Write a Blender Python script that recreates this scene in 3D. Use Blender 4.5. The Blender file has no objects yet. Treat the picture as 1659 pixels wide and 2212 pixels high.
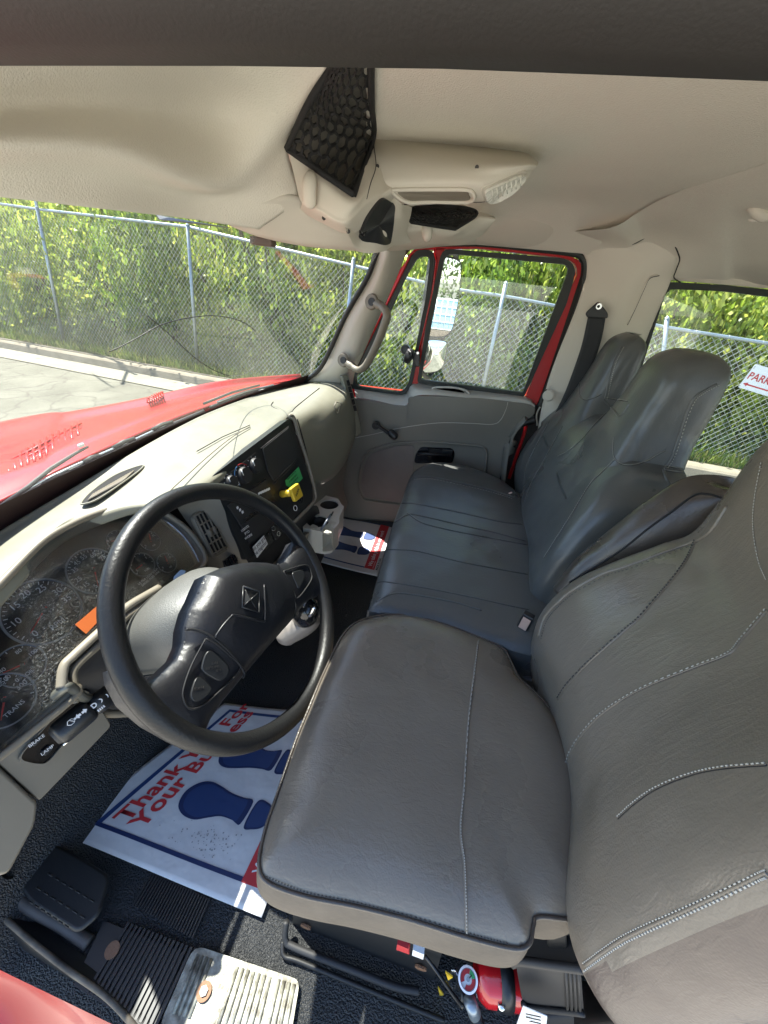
import bpy, bmesh, math, random
import numpy as np
from mathutils import Vector, Matrix
random.seed(7); rng = np.random.default_rng(7)
R_ = math.radians

# ------------------------------------------------------------------ camera, world, sun
# World origin is the camera position; X points to the rear of the truck, Y across the cab
# towards the passenger door, Z up. Cab floor is at z=-1.10, road surface at z=-2.00 (metres).
PW_, PH_, FOC = 1659.0, 2212.0, 831.0
def _basis(Ly=630.0, F=(-4100.0, 115.0)):
    v = lambda p: np.array([p[0]-PW_/2, p[1]-PH_/2, FOC])
    fw = v(F); fw /= np.linalg.norm(fw)
    dy = Ly-PH_/2; dx = (-FOC*FOC-fw[1]/fw[2]*FOC*dy)/(fw[0]/fw[2]*FOC)
    L = np.array([dx, dy, FOC]); L /= np.linalg.norm(L)
    X = -fw
    return np.array([X, L, np.cross(X, L)])
BM = _basis()
scene = bpy.context.scene
C = scene.collection
cam_d = bpy.data.cameras.new('camera'); cam = bpy.data.objects.new('camera', cam_d); C.objects.link(cam)
cam_d.sensor_fit = 'VERTICAL'; cam_d.sensor_height = 24.0; cam_d.lens = 24.0*FOC/PH_
cam_d.clip_start = 0.01; cam_d.clip_end = 900
mw = Matrix.Identity(4)
for r in range(3):
    mw[r][0] = BM[r][0]; mw[r][1] = -BM[r][1]; mw[r][2] = -BM[r][2]
cam.matrix_world = mw
scene.camera = cam
SUN = Vector((-0.4475, 0.223, 0.866)).normalized()
w = bpy.data.worlds.new('World'); scene.world = w; w.use_nodes = True
nt = w.node_tree; bg = nt.nodes['Background']
sky = nt.nodes.new('ShaderNodeTexSky'); sky.sky_type = 'NISHITA'; sky.sun_disc = False
sky.sun_elevation = math.asin(SUN.z); sky.sun_rotation = math.atan2(SUN.x, SUN.y)
sky.altitude = 1300; sky.air_density = 1.0; sky.dust_density = 1.5
nt.links.new(sky.outputs[0], bg.inputs[0]); bg.inputs[1].default_value = 0.12
sd = bpy.data.lights.new('sun', 'SUN'); sd.energy = 4.6; sd.angle = R_(0.55); sd.color = (1.0, 0.955, 0.89)
so = bpy.data.objects.new('sun', sd); C.objects.link(so)
so.rotation_euler = (-SUN).to_track_quat('-Z', 'Y').to_euler()
scene.view_settings.view_transform = 'Standard'; scene.view_settings.look = 'None'
scene.view_settings.exposure = 2.15; scene.view_settings.gamma = 1.0
cy = scene.cycles
cy.max_bounces = 10; cy.diffuse_bounces = 6; cy.glossy_bounces = 4; cy.transparent_max_bounces = 16
cy.caustics_reflective = False; cy.caustics_refractive = False; cy.sample_clamp_indirect = 4.0

# ------------------------------------------------------------------ point helpers
def ray(px, py): return BM @ (np.array([px-PW_/2, py-PH_/2, FOC])/FOC)
def P(px, py, x=None, y=None, z=None):
    """point of the place that the photograph shows at (px, py), on the plane x=, y= or z="""
    r = ray(px, py)
    if x is not None: return r*(x/r[0])
    if y is not None: return r*(y/r[1])
    return r*(z/r[2])
def PP(px, py, c, n):
    r = ray(px, py); return r*(np.dot(c, n)/np.dot(r, n))
def Ys(pts, y): return [P(a, b, y=y) for a, b in pts]
def Xs(pts, x): return [P(a, b, x=x) for a, b in pts]
def Zs(pts, z): return [P(a, b, z=z) for a, b in pts]
def G(s, **kw):
    """list of 'px,py' pairs with one shared plane"""
    return [P(a, b, **kw) for a, b in s]

def cat(pts, n, closed=False):
    """Catmull-Rom through pts, n samples (chord-uniform in index)"""
    p = np.array(pts, float); m = len(p); out = []
    if m < 3 and not closed:
        t = np.linspace(0, 1, n)[:, None]; return p[0]*(1-t)+p[-1]*t
    segs = m if closed else m-1
    for u in np.linspace(0, segs, n, endpoint=not closed):
        i = min(int(u), segs-1); t = u-i
        if closed: a, b, c, d = p[(i-1) % m], p[i % m], p[(i+1) % m], p[(i+2) % m]
        else:
            b, c = p[i], p[i+1]
            a = p[i-1] if i > 0 else 2*b-c
            d = p[i+2] if i+2 < m else 2*c-b
        out.append(0.5*((2*b)+(-a+c)*t+(2*a-5*b+4*c-d)*t*t+(-a+3*b-3*c+d)*t**3))
    return np.array(out)

# ------------------------------------------------------------------ object helpers
def link(name, me, mat=None, parent=None, smooth=True):
    o = bpy.data.objects.new(name, me); C.objects.link(o)
    if mat is not None and not me.materials: me.materials.append(mat)
    if parent is not None: o.parent = parent
    if smooth:
        me.polygons.foreach_set('use_smooth', [True]*len(me.polygons)); me.update()
    return o
def thing(name, label, cat_, group=None):
    o = bpy.data.objects.new(name, None); C.objects.link(o); o.empty_display_size = 0.05
    return tag(o, label, cat_, group)
def tag(o, label, cat_=None, group=None):
    o['label'] = label
    if cat_: o['category'] = cat_
    if group: o['group'] = group
    return o
def kind(o, k): o['kind'] = k; return o
def mesh(name, V, F, mat, parent=None, smooth=True):
    me = bpy.data.meshes.new(name)
    me.from_pydata([tuple(map(float, v)) for v in V], [], [tuple(f) for f in F]); me.update()
    return link(name, me, mat, parent, smooth)
def solid(o, t, off=-1.0, bev=0.0, seg=2):
    if t:
        m = o.modifiers.new('solid', 'SOLIDIFY'); m.thickness = t; m.offset = off
    if bev:
        b = o.modifiers.new('bev', 'BEVEL'); b.width = bev; b.segments = seg; b.limit_method = 'ANGLE'; b.angle_limit = R_(40)
        o.modifiers.new('wn', 'WEIGHTED_NORMAL')
    return o
def grid(name, rows, mat, parent=None, nu=24, nv=24, t=0.0, away=None, smooth=True):
    """smooth sheet through a grid of control points (rows of equal length or resampled), real thickness t"""
    m = max(len(r) for r in rows)
    rr = [cat(r, nu) for r in rows]
    V = np.array([cat([rr[i][j] for i in range(len(rr))], nv) for j in range(nu)])  # nu x nv x 3
    F = [(i*nv+j, i*nv+j+1, (i+1)*nv+j+1, (i+1)*nv+j) for i in range(nu-1) for j in range(nv-1)]
    Vf = V.reshape(-1, 3)
    # make normals face the camera side (origin)
    a, b, c = Vf[F[len(F)//2][0]], Vf[F[len(F)//2][1]], Vf[F[len(F)//2][2]]
    nrm = np.cross(b-a, c-a)
    if np.dot(nrm, -a) < 0: F = [f[::-1] for f in F]
    o = mesh(name, Vf, F, mat, parent, smooth)
    if t: solid(o, t, -1.0)
    return o
def loft(name, rings, mat, parent=None, nu=32, nv=24, closed=True, caps=True, smooth=True):
    """closed rings lofted, ends capped"""
    rr = [cat(r, nu, closed=True) for r in rings]
    V = np.array([cat([rr[i][j] for i in range(len(rr))], nv) for j in range(nu)])
    F = [(i*nv+j, i*nv+j+1, ((i+1) % nu)*nv+j+1, ((i+1) % nu)*nv+j) for i in range(nu) for j in range(nv-1)]
    Vf = list(V.reshape(-1, 3))
    if caps:
        for j in (0, nv-1):
            idx = [i*nv+j for i in range(nu)]
            c = np.mean([Vf[k] for k in idx], axis=0); Vf.append(c); ci = len(Vf)-1
            for k in range(nu):
                a, b = idx[k], idx[(k+1) % nu]
                F.append((a, b, ci) if j == 0 else (b, a, ci))
    o = mesh(name, Vf, F, mat, parent, smooth)
    bm = bmesh.new(); bm.from_mesh(o.data); bmesh.ops.recalc_face_normals(bm, faces=bm.faces); bm.to_mesh(o.data); bm.free()
    return o
def plate(name, pts, d, mat, parent=None, bev=0.0, smooth=False):
    """polygon extruded by vector d"""
    n = len(pts); V = [np.array(p, float) for p in pts]+[np.array(p, float)+np.array(d, float) for p in pts]
    F = [list(range(n)), list(range(2*n-1, n-1, -1))]+[(i, n+i, n+(i+1) % n, (i+1) % n) for i in range(n)]
    o = mesh(name, V, F, mat, parent, smooth)
    bm = bmesh.new(); bm.from_mesh(o.data); bmesh.ops.recalc_face_normals(bm, faces=bm.faces); bm.to_mesh(o.data); bm.free()
    if bev: solid(o, 0, bev=bev)
    return o
def ring(name, outer, inner, d, mat, parent=None, n=96, closed=True, bev=0.0, lin=False):
    """frame between two closed outlines, extruded by d"""
    def rs(p):
        p = np.array(p, float)
        q = np.vstack([p, p[:1]]); s = np.r_[0, np.cumsum(np.linalg.norm(np.diff(q, axis=0), axis=1))]
        u = np.linspace(0, s[-1], n, endpoint=False)
        return np.array([[np.interp(t, s, q[:, k]) for k in range(3)] for t in u])
    A, B = rs(outer), rs(inner)
    # align start of the inner outline with the outer one
    k = np.argmin([np.linalg.norm(np.roll(B, -s, 0)-A, axis=1).sum() for s in range(n)]); B = np.roll(B, -k, 0)
    d = np.array(d, float); V = list(A)+list(B)+list(A+d)+list(B+d); F = []
    for i in range(n):
        j = (i+1) % n
        F += [(i, j, n+j, n+i), (2*n+i, 3*n+i, 3*n+j, 2*n+j), (i, 2*n+i, 2*n+j, j), (n+i, n+j, 3*n+j, 3*n+i)]
    o = mesh(name, V, F, mat, parent, False)
    bm = bmesh.new(); bm.from_mesh(o.data); bmesh.ops.recalc_face_normals(bm, faces=bm.faces); bm.to_mesh(o.data); bm.free()
    if bev: solid(o, 0, bev=bev)
    return o
def rnd(pts, r, k=5, closed=True):
    """round the corners of a polygon; r single or list"""
    p = [np.array(q, float) for q in pts]; n = len(p); out = []
    for i in range(n):
        a, b, c = p[i-1], p[i], p[(i+1) % n]
        rr = r[i] if isinstance(r, (list, tuple)) else r
        if rr <= 0 or (not closed and i in (0, n-1)): out.append(b); continue
        la, lc = np.linalg.norm(a-b), np.linalg.norm(c-b)
        s = b+(a-b)/la*min(rr, la*.48); e = b+(c-b)/lc*min(rr, lc*.48)
        for t in np.linspace(0, 1, k): out.append((1-t)**2*s+2*t*(1-t)*b+t*t*e)
    return out
def frames(pts, closed=False):
    p = np.array(pts, float); n = len(p); T = []
    for i in range(n):
        if closed: t = p[(i+1) % n]-p[i-1]
        else: t = p[min(i+1, n-1)]-p[max(i-1, 0)]
        T.append(t/(np.linalg.norm(t)+1e-12))
    ref = np.array([0, 0, 1.0]) if abs(T[0][2]) < .9 else np.array([1.0, 0, 0])
    N = []; u = np.cross(T[0], ref); u /= np.linalg.norm(u)
    for t in T:
        u = u-t*np.dot(u, t); u /= np.linalg.norm(u); N.append((u.copy(), np.cross(t, u)))
    return p, T, N
def tubeVF(pts, r, seg=10, closed=False, flat=1.0):
    p, T, N = frames(pts, closed); n = len(p); V = []; F = []
    rr = r if hasattr(r, '__len__') else [r]*n
    for i in range(n):
        u, v = N[i]
        for k in range(seg):
            a = 2*math.pi*k/seg; V.append(p[i]+rr[i]*(math.cos(a)*u+flat*math.sin(a)*v))
    for i in range(n if closed else n-1):
        j = (i+1) % n
        for k in range(seg):
            l = (k+1) % seg; F.append((i*seg+k, i*seg+l, j*seg+l, j*seg+k))
    if not closed: F.append(tuple(range(seg))[::-1]); F.append(tuple((n-1)*seg+k for k in range(seg)))
    return V, F
def tube(name, pts, r, mat, parent=None, seg=10, closed=False, smooth=True, flat=1.0):
    V, F = tubeVF(pts, r, seg, closed, flat); return mesh(name, V, F, mat, parent, smooth)
def join(name, parts, mat, parent=None, smooth=False):
    V = []; F = []
    for v, f in parts:
        o = len(V); V += list(v); F += [tuple(i+o for i in q) for q in f]
    return mesh(name, V, F, mat, parent, smooth)
def boxVF(c, ax, ay, az):
    c, ax, ay, az = [np.array(q, float) for q in (c, ax, ay, az)]
    V = [c+sx*ax+sy*ay+sz*az for sx in (-1, 1) for sy in (-1, 1) for sz in (-1, 1)]
    F = [(0, 1, 3, 2), (4, 6, 7, 5), (0, 4, 5, 1), (2, 3, 7, 6), (0, 2, 6, 4), (1, 5, 7, 3)]
    if np.dot(np.cross(ax, ay), az) < 0: F = [f[::-1] for f in F]
    return V, F
def box(name, c, ax, ay, az, mat, parent=None, bev=0.0):
    V, F = boxVF(c, ax, ay, az); o = mesh(name, V, F, mat, parent, False)
    if bev: solid(o, 0, bev=bev, seg=3)
    return o
def basis(n, up=(0, 0, 1)):
    n = np.array(n, float); n /= np.linalg.norm(n); up = np.array(up, float)
    if abs(np.dot(up, n)) > .98: up = np.array([-1.0, 0, 0])
    u = np.cross(up, n); u /= np.linalg.norm(u); return u, np.cross(n, u), n   # right, up, normal
def discVF(c, n, r, h=0.002, seg=40, r2=None, hole=0.0, up=(0, 0, 1)):
    u, v, n = basis(n, up); c = np.array(c, float); r2 = r if r2 is None else r2
    V = []; F = []
    for hh, rr in ((0, r), (h, r2)):
        for k in range(seg):
            a = 2*math.pi*k/seg; V.append(c+n*hh+rr*(math.cos(a)*u+math.sin(a)*v))
    if hole:
        for hh in (0, h):
            for k in range(seg):
                a = 2*math.pi*k/seg; V.append(c+n*hh+hole*(math.cos(a)*u+math.sin(a)*v))
        for k in range(seg):
            l = (k+1) % seg
            F += [(k, l, seg+l, seg+k), (2*seg+k, 3*seg+k, 3*seg+l, 2*seg+l), (seg+k, seg+l, 3*seg+l, 3*seg+k), (k, 2*seg+k, 2*seg+l, l)]
    else:
        for k in range(seg): l = (k+1) % seg; F.append((k, l, seg+l, seg+k))
        F += [tuple(range(seg))[::-1], tuple(range(seg, 2*seg))]
    return V, F
def disc(name, c, n, r, mat, parent=None, h=0.002, seg=40, r2=None, hole=0.0):
    V, F = discVF(c, n, r, h, seg, r2, hole); return mesh(name, V, F, mat, parent, False)
def text(name, s, c, u, v, size, mat, parent=None, depth=0.0005, bold=0.0, align='CENTER', sx=1.0, warp=None):
    """lettering s centred at c, reading along u, with v up; warp(a, b)->point maps flat print onto a sheet"""
    cu = bpy.data.curves.new(name, 'FONT'); cu.body = s; cu.size = size; cu.align_x = align; cu.align_y = 'CENTER'
    cu.extrude = 0.0 if warp else depth; cu.offset = bold; cu.resolution_u = 3
    tmp = bpy.data.objects.new('tmp', cu); C.objects.link(tmp)
    bpy.context.view_layer.update()
    me = bpy.data.meshes.new_from_object(tmp.evaluated_get(bpy.context.evaluated_depsgraph_get()))
    C.objects.unlink(tmp); bpy.data.objects.remove(tmp)
    c, u, v = np.array(c, float), np.array(u, float), np.array(v, float)
    if warp:
        for q in me.vertices: q.co = Vector(warp(q.co.x*sx, q.co.y))
    else:
        u /= np.linalg.norm(u); v = v-u*np.dot(u, v); v /= np.linalg.norm(v); n = np.cross(u, v)
        for q in me.vertices: q.co = Vector(c+u*q.co.x*sx+v*q.co.y+n*q.co.z)
    me.materials.clear(); me.name = name
    return link(name, me, mat, parent, False)
def stitches(name, pts, mat, parent, n=60, r=0.0011, duty=.62, lift=0.0, lin=False):
    p = cat(pts, n*4+1) if not lin else np.array(pts)
    parts = []
    for i in range(n):
        a, b = p[i*4], p[i*4+3] if duty > .5 else p[i*4+2]
        parts.append(tubeVF([a, (a+b)/2, b], r, 4))
    return kind(join(name, parts, mat, parent), 'stuff')

# ------------------------------------------------------------------ materials
def mat(name, col, rough=0.5, metal=0.0, spec=0.5, bump=0.0, bscale=200.0, var=0.0, vscale=8.0, coat=0.0, col2=None, bdetail=3.0, bdist=0.002, sheen=0.0, kind_='noise', rvar=0.0):
    m = bpy.data.materials.new(name); m.use_nodes = True; nt = m.node_tree; b = nt.nodes['Principled BSDF']
    b.inputs['Base Color'].default_value = (*col, 1); b.inputs['Roughness'].default_value = rough
    b.inputs['Metallic'].default_value = metal; b.inputs['Specular IOR Level'].default_value = spec
    if coat: b.inputs['Coat Weight'].default_value = coat; b.inputs['Coat Roughness'].default_value = 0.05
    if sheen: b.inputs['Sheen Weight'].default_value = sheen
    tc = nt.nodes.new('ShaderNodeTexCoord')
    if var or rvar:
        n = nt.nodes.new('ShaderNodeTexNoise'); n.inputs['Scale'].default_value = vscale; n.inputs['Detail'].default_value = 6
        nt.links.new(tc.outputs['Object'], n.inputs['Vector'])
        if var:
            r = nt.nodes.new('ShaderNodeValToRGB'); r.color_ramp.elements[0].position = .3; r.color_ramp.elements[1].position = .7
            c2 = col2 or tuple(c*(1-var) for c in col)
            r.color_ramp.elements[0].color = (*c2, 1); r.color_ramp.elements[1].color = (*(c*(1+var*.5) for c in col), 1)
            nt.links.new(n.outputs['Fac'], r.inputs[0]); nt.links.new(r.outputs[0], b.inputs['Base Color'])
        if rvar:
            mr = nt.nodes.new('ShaderNodeMapRange'); mr.inputs[1].default_value = .3; mr.inputs[2].default_value = .7
            mr.inputs[3].default_value = max(rough-rvar, .03); mr.inputs[4].default_value = min(rough+rvar, 1)
            nt.links.new(n.outputs['Fac'], mr.inputs[0]); nt.links.new(mr.outputs[0], b.inputs['Roughness'])
    if bump:
        if kind_ == 'voronoi':
            n2 = nt.nodes.new('ShaderNodeTexVoronoi'); n2.feature = 'DISTANCE_TO_EDGE'; n2.inputs['Scale'].default_value = bscale; o = n2.outputs['Distance']
        else:
            n2 = nt.nodes.new('ShaderNodeTexNoise'); n2.inputs['Scale'].default_value = bscale; n2.inputs['Detail'].default_value = bdetail; o = n2.outputs['Fac']
        nt.links.new(tc.outputs['Object'], n2.inputs['Vector'])
        bp = nt.nodes.new('ShaderNodeBump'); bp.inputs['Strength'].default_value = bump; bp.inputs['Distance'].default_value = bdist
        nt.links.new(o, bp.inputs['Height']); nt.links.new(bp.outputs[0], b.inputs['Normal'])
    return m
def leather(name, col, rough=.42, wr=.5):
    """vinyl with a fine pebbled grain, long soft creases and scuffed gloss"""
    m = mat(name, col, rough, spec=.5, var=.06, vscale=5, rvar=.035); nt = m.node_tree; b = nt.nodes['Principled BSDF']
    tc = nt.nodes.new('ShaderNodeTexCoord')
    v = nt.nodes.new('ShaderNodeTexVoronoi'); v.inputs['Scale'].default_value = 420
    n = nt.nodes.new('ShaderNodeTexNoise'); n.inputs['Scale'].default_value = 75; n.inputs['Detail'].default_value = 6; n.inputs['Distortion'].default_value = 1.6
    mp = nt.nodes.new('ShaderNodeMapping'); mp.inputs['Scale'].default_value = (.55, 1.2, .30); mp.inputs['Rotation'].default_value = (.35, .3, .2)
    n3 = nt.nodes.new('ShaderNodeTexNoise'); n3.inputs['Scale'].default_value = 5; n3.inputs['Detail'].default_value = 2
    nt.links.new(tc.outputs['Object'], v.inputs['Vector']); nt.links.new(tc.outputs['Object'], mp.inputs[0]); nt.links.new(mp.outputs[0], n.inputs['Vector'])
    nt.links.new(tc.outputs['Object'], n3.inputs['Vector'])
    b1 = nt.nodes.new('ShaderNodeBump'); b1.inputs['Strength'].default_value = .25; b1.inputs['Distance'].default_value = .0006
    b2 = nt.nodes.new('ShaderNodeBump'); b2.inputs['Strength'].default_value = wr; b2.inputs['Distance'].default_value = .0030
    b3 = nt.nodes.new('ShaderNodeBump'); b3.inputs['Strength'].default_value = .6; b3.inputs['Distance'].default_value = .03
    nt.links.new(n3.outputs['Fac'], b3.inputs['Height']); nt.links.new(b3.outputs[0], b2.inputs['Normal'])
    nt.links.new(n.outputs['Fac'], b2.inputs['Height']); nt.links.new(b2.outputs[0], b1.inputs['Normal'])
    nt.links.new(v.outputs['Distance'], b1.inputs['Height']); nt.links.new(b1.outputs[0], b.inputs['Normal'])
    return m
def glass(name, tint=(.93, .97, .94), dust_haze=0.04, refl=1.0, rough=0.0):
    m = bpy.data.materials.new(name); m.use_nodes = True; nt = m.node_tree; nt.nodes.remove(nt.nodes['Principled BSDF'])
    out = nt.nodes['Material Output']
    tr = nt.nodes.new('ShaderNodeBsdfTransparent'); tr.inputs[0].default_value = (*tint, 1)
    gl = nt.nodes.new('ShaderNodeBsdfGlossy'); gl.inputs['Roughness'].default_value = rough; gl.inputs[0].default_value = (refl, refl, refl, 1)
    fr = nt.nodes.new('ShaderNodeFresnel'); fr.inputs[0].default_value = 1.52
    mx = nt.nodes.new('ShaderNodeMixShader'); nt.links.new(fr.outputs[0], mx.inputs[0]); nt.links.new(tr.outputs[0], mx.inputs[1]); nt.links.new(gl.outputs[0], mx.inputs[2])
    last = mx
    if dust_haze:
        df = nt.nodes.new('ShaderNodeBsdfDiffuse'); df.inputs[0].default_value = (.8, .8, .74, 1)
        n = nt.nodes.new('ShaderNodeTexNoise'); n.inputs['Scale'].default_value = 5; n.inputs['Detail'].default_value = 8
        tc = nt.nodes.new('ShaderNodeTexCoord'); nt.links.new(tc.outputs['Object'], n.inputs['Vector'])
        mr = nt.nodes.new('ShaderNodeMapRange'); mr.inputs[1].default_value = .3; mr.inputs[2].default_value = .75; mr.inputs[3].default_value = dust_haze*.3; mr.inputs[4].default_value = dust_haze
        nt.links.new(n.outputs['Fac'], mr.inputs[0])
        m2 = nt.nodes.new('ShaderNodeMixShader'); nt.links.new(mr.outputs[0], m2.inputs[0]); nt.links.new(mx.outputs[0], m2.inputs[1]); nt.links.new(df.outputs[0], m2.inputs[2]); last = m2
    nt.links.new(last.outputs[0], out.inputs[0])
    return m
M = dict(
 liner=mat('headliner_fabric', (.70, .66, .57), .95, spec=.1, bump=.5, bscale=420, var=.06, vscale=3),
 liner2=mat('moulded_liner', (.62, .58, .495), .8, spec=.2, bump=.15, bscale=700),
 header=mat('dark_header_trim', (.021, .018, .0155), .6, bump=.1, bscale=600),
 rubber=mat('black_rubber', (.012, .012, .012), .5, bump=.1, bscale=300),
 seal=mat('seal_rubber', (.02, .024, .021), .6),
 taupe=mat('taupe_plastic', (.195, .172, .132), .48, spec=.4, bump=.22, bscale=1100, bdist=.0008, rvar=.06, vscale=30),
 sage=mat('dash_top_plastic', (.215, .207, .158), .46, spec=.45, bump=.3, bscale=1000, bdist=.0008, rvar=.05, vscale=30, var=.05),
 pillar=mat('pillar_plastic', (.50, .475, .41), .5, spec=.4, bump=.15, bscale=900, bdist=.0008),
 doorp=mat('door_panel_plastic', (.20, .188, .155), .55, spec=.4, bump=.2, bscale=900, bdist=.0008, var=.05),
 doorl=mat('door_insert_vinyl', (.17, .15, .135), .5, spec=.4, bump=.5, bscale=45, bdist=.003, var=.1, vscale=12),
 ledge=mat('door_ledge_plastic', (.46, .45, .40), .35, spec=.5, bump=.15, bscale=900, bdist=.0008),
 black=mat('black_plastic', (.016, .017, .018), .38, bump=.12, bscale=900, bdist=.0006),
 blackm=mat('matte_black_plastic', (.022, .022, .023), .6, bump=.2, bscale=700, bdist=.0008),
 gloss=mat('gloss_black', (.01, .01, .011), .12),
 wheel=mat('wheel_leather_grain', (.008, .0082, .0088), .42, spec=.35, bump=.35, bscale=260, bdist=.0015, rvar=.06, vscale=15),
 hub=mat('hub_pebbled_vinyl', (.009, .0095, .012), .40, spec=.45, bump=.25, bscale=130, bdist=.0022, bdetail=5),
 seat=leather('seat_vinyl', (.178, .152, .120), .29, .22),
 seat2=leather('bench_vinyl', (.088, .092, .088), .30, .18),
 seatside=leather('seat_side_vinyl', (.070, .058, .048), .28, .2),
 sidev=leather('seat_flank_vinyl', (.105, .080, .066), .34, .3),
 gusset=mat('worn_gusset_fabric', (.135, .113, .088), .75, spec=.25, bump=.6, bscale=60, bdist=.003, var=.15, vscale=20),
 thread=mat('grey_thread', (.38, .37, .33), .8),
 threadd=mat('dark_thread', (.05, .05, .05), .8),
 red=mat('red_paint', (.42, .006, .008), .3, spec=.4, coat=.2),
 redh=mat('red_hood_paint', (.36, .003, .005), .34, spec=.35, coat=.15, var=.12, vscale=6),
 redd=mat('red_louvre', (.26, .003, .005), .4, spec=.5),
 redx=mat('red_cylinder_paint', (.6, .01, .015), .2, coat=.7),
 chrome=mat('bright_metal', (.75, .75, .74), .18, metal=1.0),
 steel=mat('galvanised_steel', (.34, .39, .42), .38, metal=.6, var=.1, vscale=20),
 wire=mat('fence_wire', (.42, .44, .42), .5, metal=.2),
 rust=mat('rusty_bolt', (.22, .12, .07), .7, metal=.3, bump=.5, bscale=200),
 white=mat('white_paint', (.8, .8, .8), .5),
 paper=mat('mat_paper', (.62, .60, .58), .7, bump=.7, bscale=14, bdist=.008, var=.05, vscale=14),
 navy=mat('navy_print', (.018, .045, .14), .55),
 navyd=mat('navy_print_dark', (.010, .024, .09), .55),
 redp=mat('red_print', (.52, .03, .035), .55),
 whitep=mat('white_print', (.75, .75, .75), .6),
 ink=mat('black_ink', (.02, .02, .02), .6),
 soil_mark=mat('boot_dirt', (.30, .29, .29), .8),
 yellow=mat('yellow_plastic', (.78, .52, .04), .35),
 green=mat('green_sticker', (.06, .42, .13), .5),
 orange=mat('orange_sticker', (.72, .17, .04), .45),
 bluep=mat('blue_tab', (.30, .45, .72), .5),
 note=mat('note_paper', (.78, .80, .80), .6),
 cup=mat('cup_holder_plastic', (.55, .54, .49), .42, spec=.45, bump=.1, bscale=900, bdist=.0006),
 dial=mat('dial_face', (.008, .008, .009), .45),
 lens=mat('cluster_dark', (.013, .013, .014), .3),
 glyph=mat('gauge_lettering', (.80, .81, .81), .6),
 needle=mat('red_needle', (.75, .04, .03), .5),
 blue=mat('dial_blue_arc', (.10, .28, .55), .5),
 ledlens=mat('lamp_lens', (.75, .74, .66), .12, bump=.9, bscale=70, bdist=.004),
 mirror=mat('mirror_silver', (.93, .94, .93), .015, metal=1.0),
 net=mat('black_net_cord', (.010, .010, .010), .8),
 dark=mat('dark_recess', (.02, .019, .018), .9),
 belt=mat('belt_webbing', (.02, .022, .024), .7, bump=.5, bscale=400, bdist=.001),
 buckle=mat('buckle_button', (.62, .42, .33), .4),
 ribs=mat('aluminium_tread', (.34, .335, .28), .5, metal=.3, bump=.6, bscale=120, bdist=.002, var=.35, vscale=70, col2=(.10, .09, .07)),
 stone=mat('concrete_curb', (.24, .205, .155), .9, spec=.2, bump=.6, bscale=25, bdist=.01, var=.2, vscale=4),
 gutter=mat('concrete_gutter', (.25, .23, .18), .9, spec=.2, bump=.4, bscale=40, bdist=.006, var=.15, vscale=3),
 bark=mat('bark', (.12, .09, .065), .9, bump=1, bscale=20, bdist=.03, var=.3, vscale=8),
 ibc=mat('blue_tank_plastic', (.20, .38, .50), .5, var=.1, vscale=3),
 leaf=None)
M['glass'] = glass('window_glass', dust_haze=.03)
M['wsglass'] = glass('windshield_glass', (.92, .96, .93), dust_haze=.28, refl=1.0)  # dust film strengthened to stand in for the pale reflected haze
M['cover'] = glass('cluster_cover', (.93, .93, .93), dust_haze=.03, rough=.10)
_nt = M['cover'].node_tree                                           # fine dust specks and wipe marks on the clear cover
_df = [n for n in _nt.nodes if n.type == 'BSDF_DIFFUSE'][0]; _mix = _df.outputs[0].links[0].to_node
_tc = _nt.nodes.new('ShaderNodeTexCoord'); _mp = _nt.nodes.new('ShaderNodeMapping'); _mp.inputs['Scale'].default_value = (1, .45, 1.2); _mp.inputs['Rotation'].default_value = (.7, 0, 0)
_n1 = _nt.nodes.new('ShaderNodeTexNoise'); _n1.inputs['Scale'].default_value = 800; _n1.inputs['Detail'].default_value = 4; _n1.inputs['Distortion'].default_value = .6
_n2 = _nt.nodes.new('ShaderNodeTexNoise'); _n2.inputs['Scale'].default_value = 9; _n2.inputs['Detail'].default_value = 5
_nt.links.new(_tc.outputs['Object'], _mp.inputs[0]); _nt.links.new(_mp.outputs[0], _n1.inputs['Vector']); _nt.links.new(_tc.outputs['Object'], _n2.inputs['Vector'])
_r1 = _nt.nodes.new('ShaderNodeMapRange'); _r1.inputs[1].default_value = .57; _r1.inputs[2].default_value = .64; _r1.inputs[3].default_value = .015; _r1.inputs[4].default_value = .38
_r2 = _nt.nodes.new('ShaderNodeMapRange'); _r2.inputs[1].default_value = .42; _r2.inputs[2].default_value = .58
_mm = _nt.nodes.new('ShaderNodeMath'); _mm.operation = 'MULTIPLY'; _nt.links.new(_n1.outputs['Fac'], _r1.inputs[0]); _nt.links.new(_n2.outputs['Fac'], _r2.inputs[0])
_nt.links.new(_r1.outputs[0], _mm.inputs[0]); _nt.links.new(_r2.outputs[0], _mm.inputs[1]); _nt.links.new(_mm.outputs[0], _mix.inputs[0])

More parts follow.
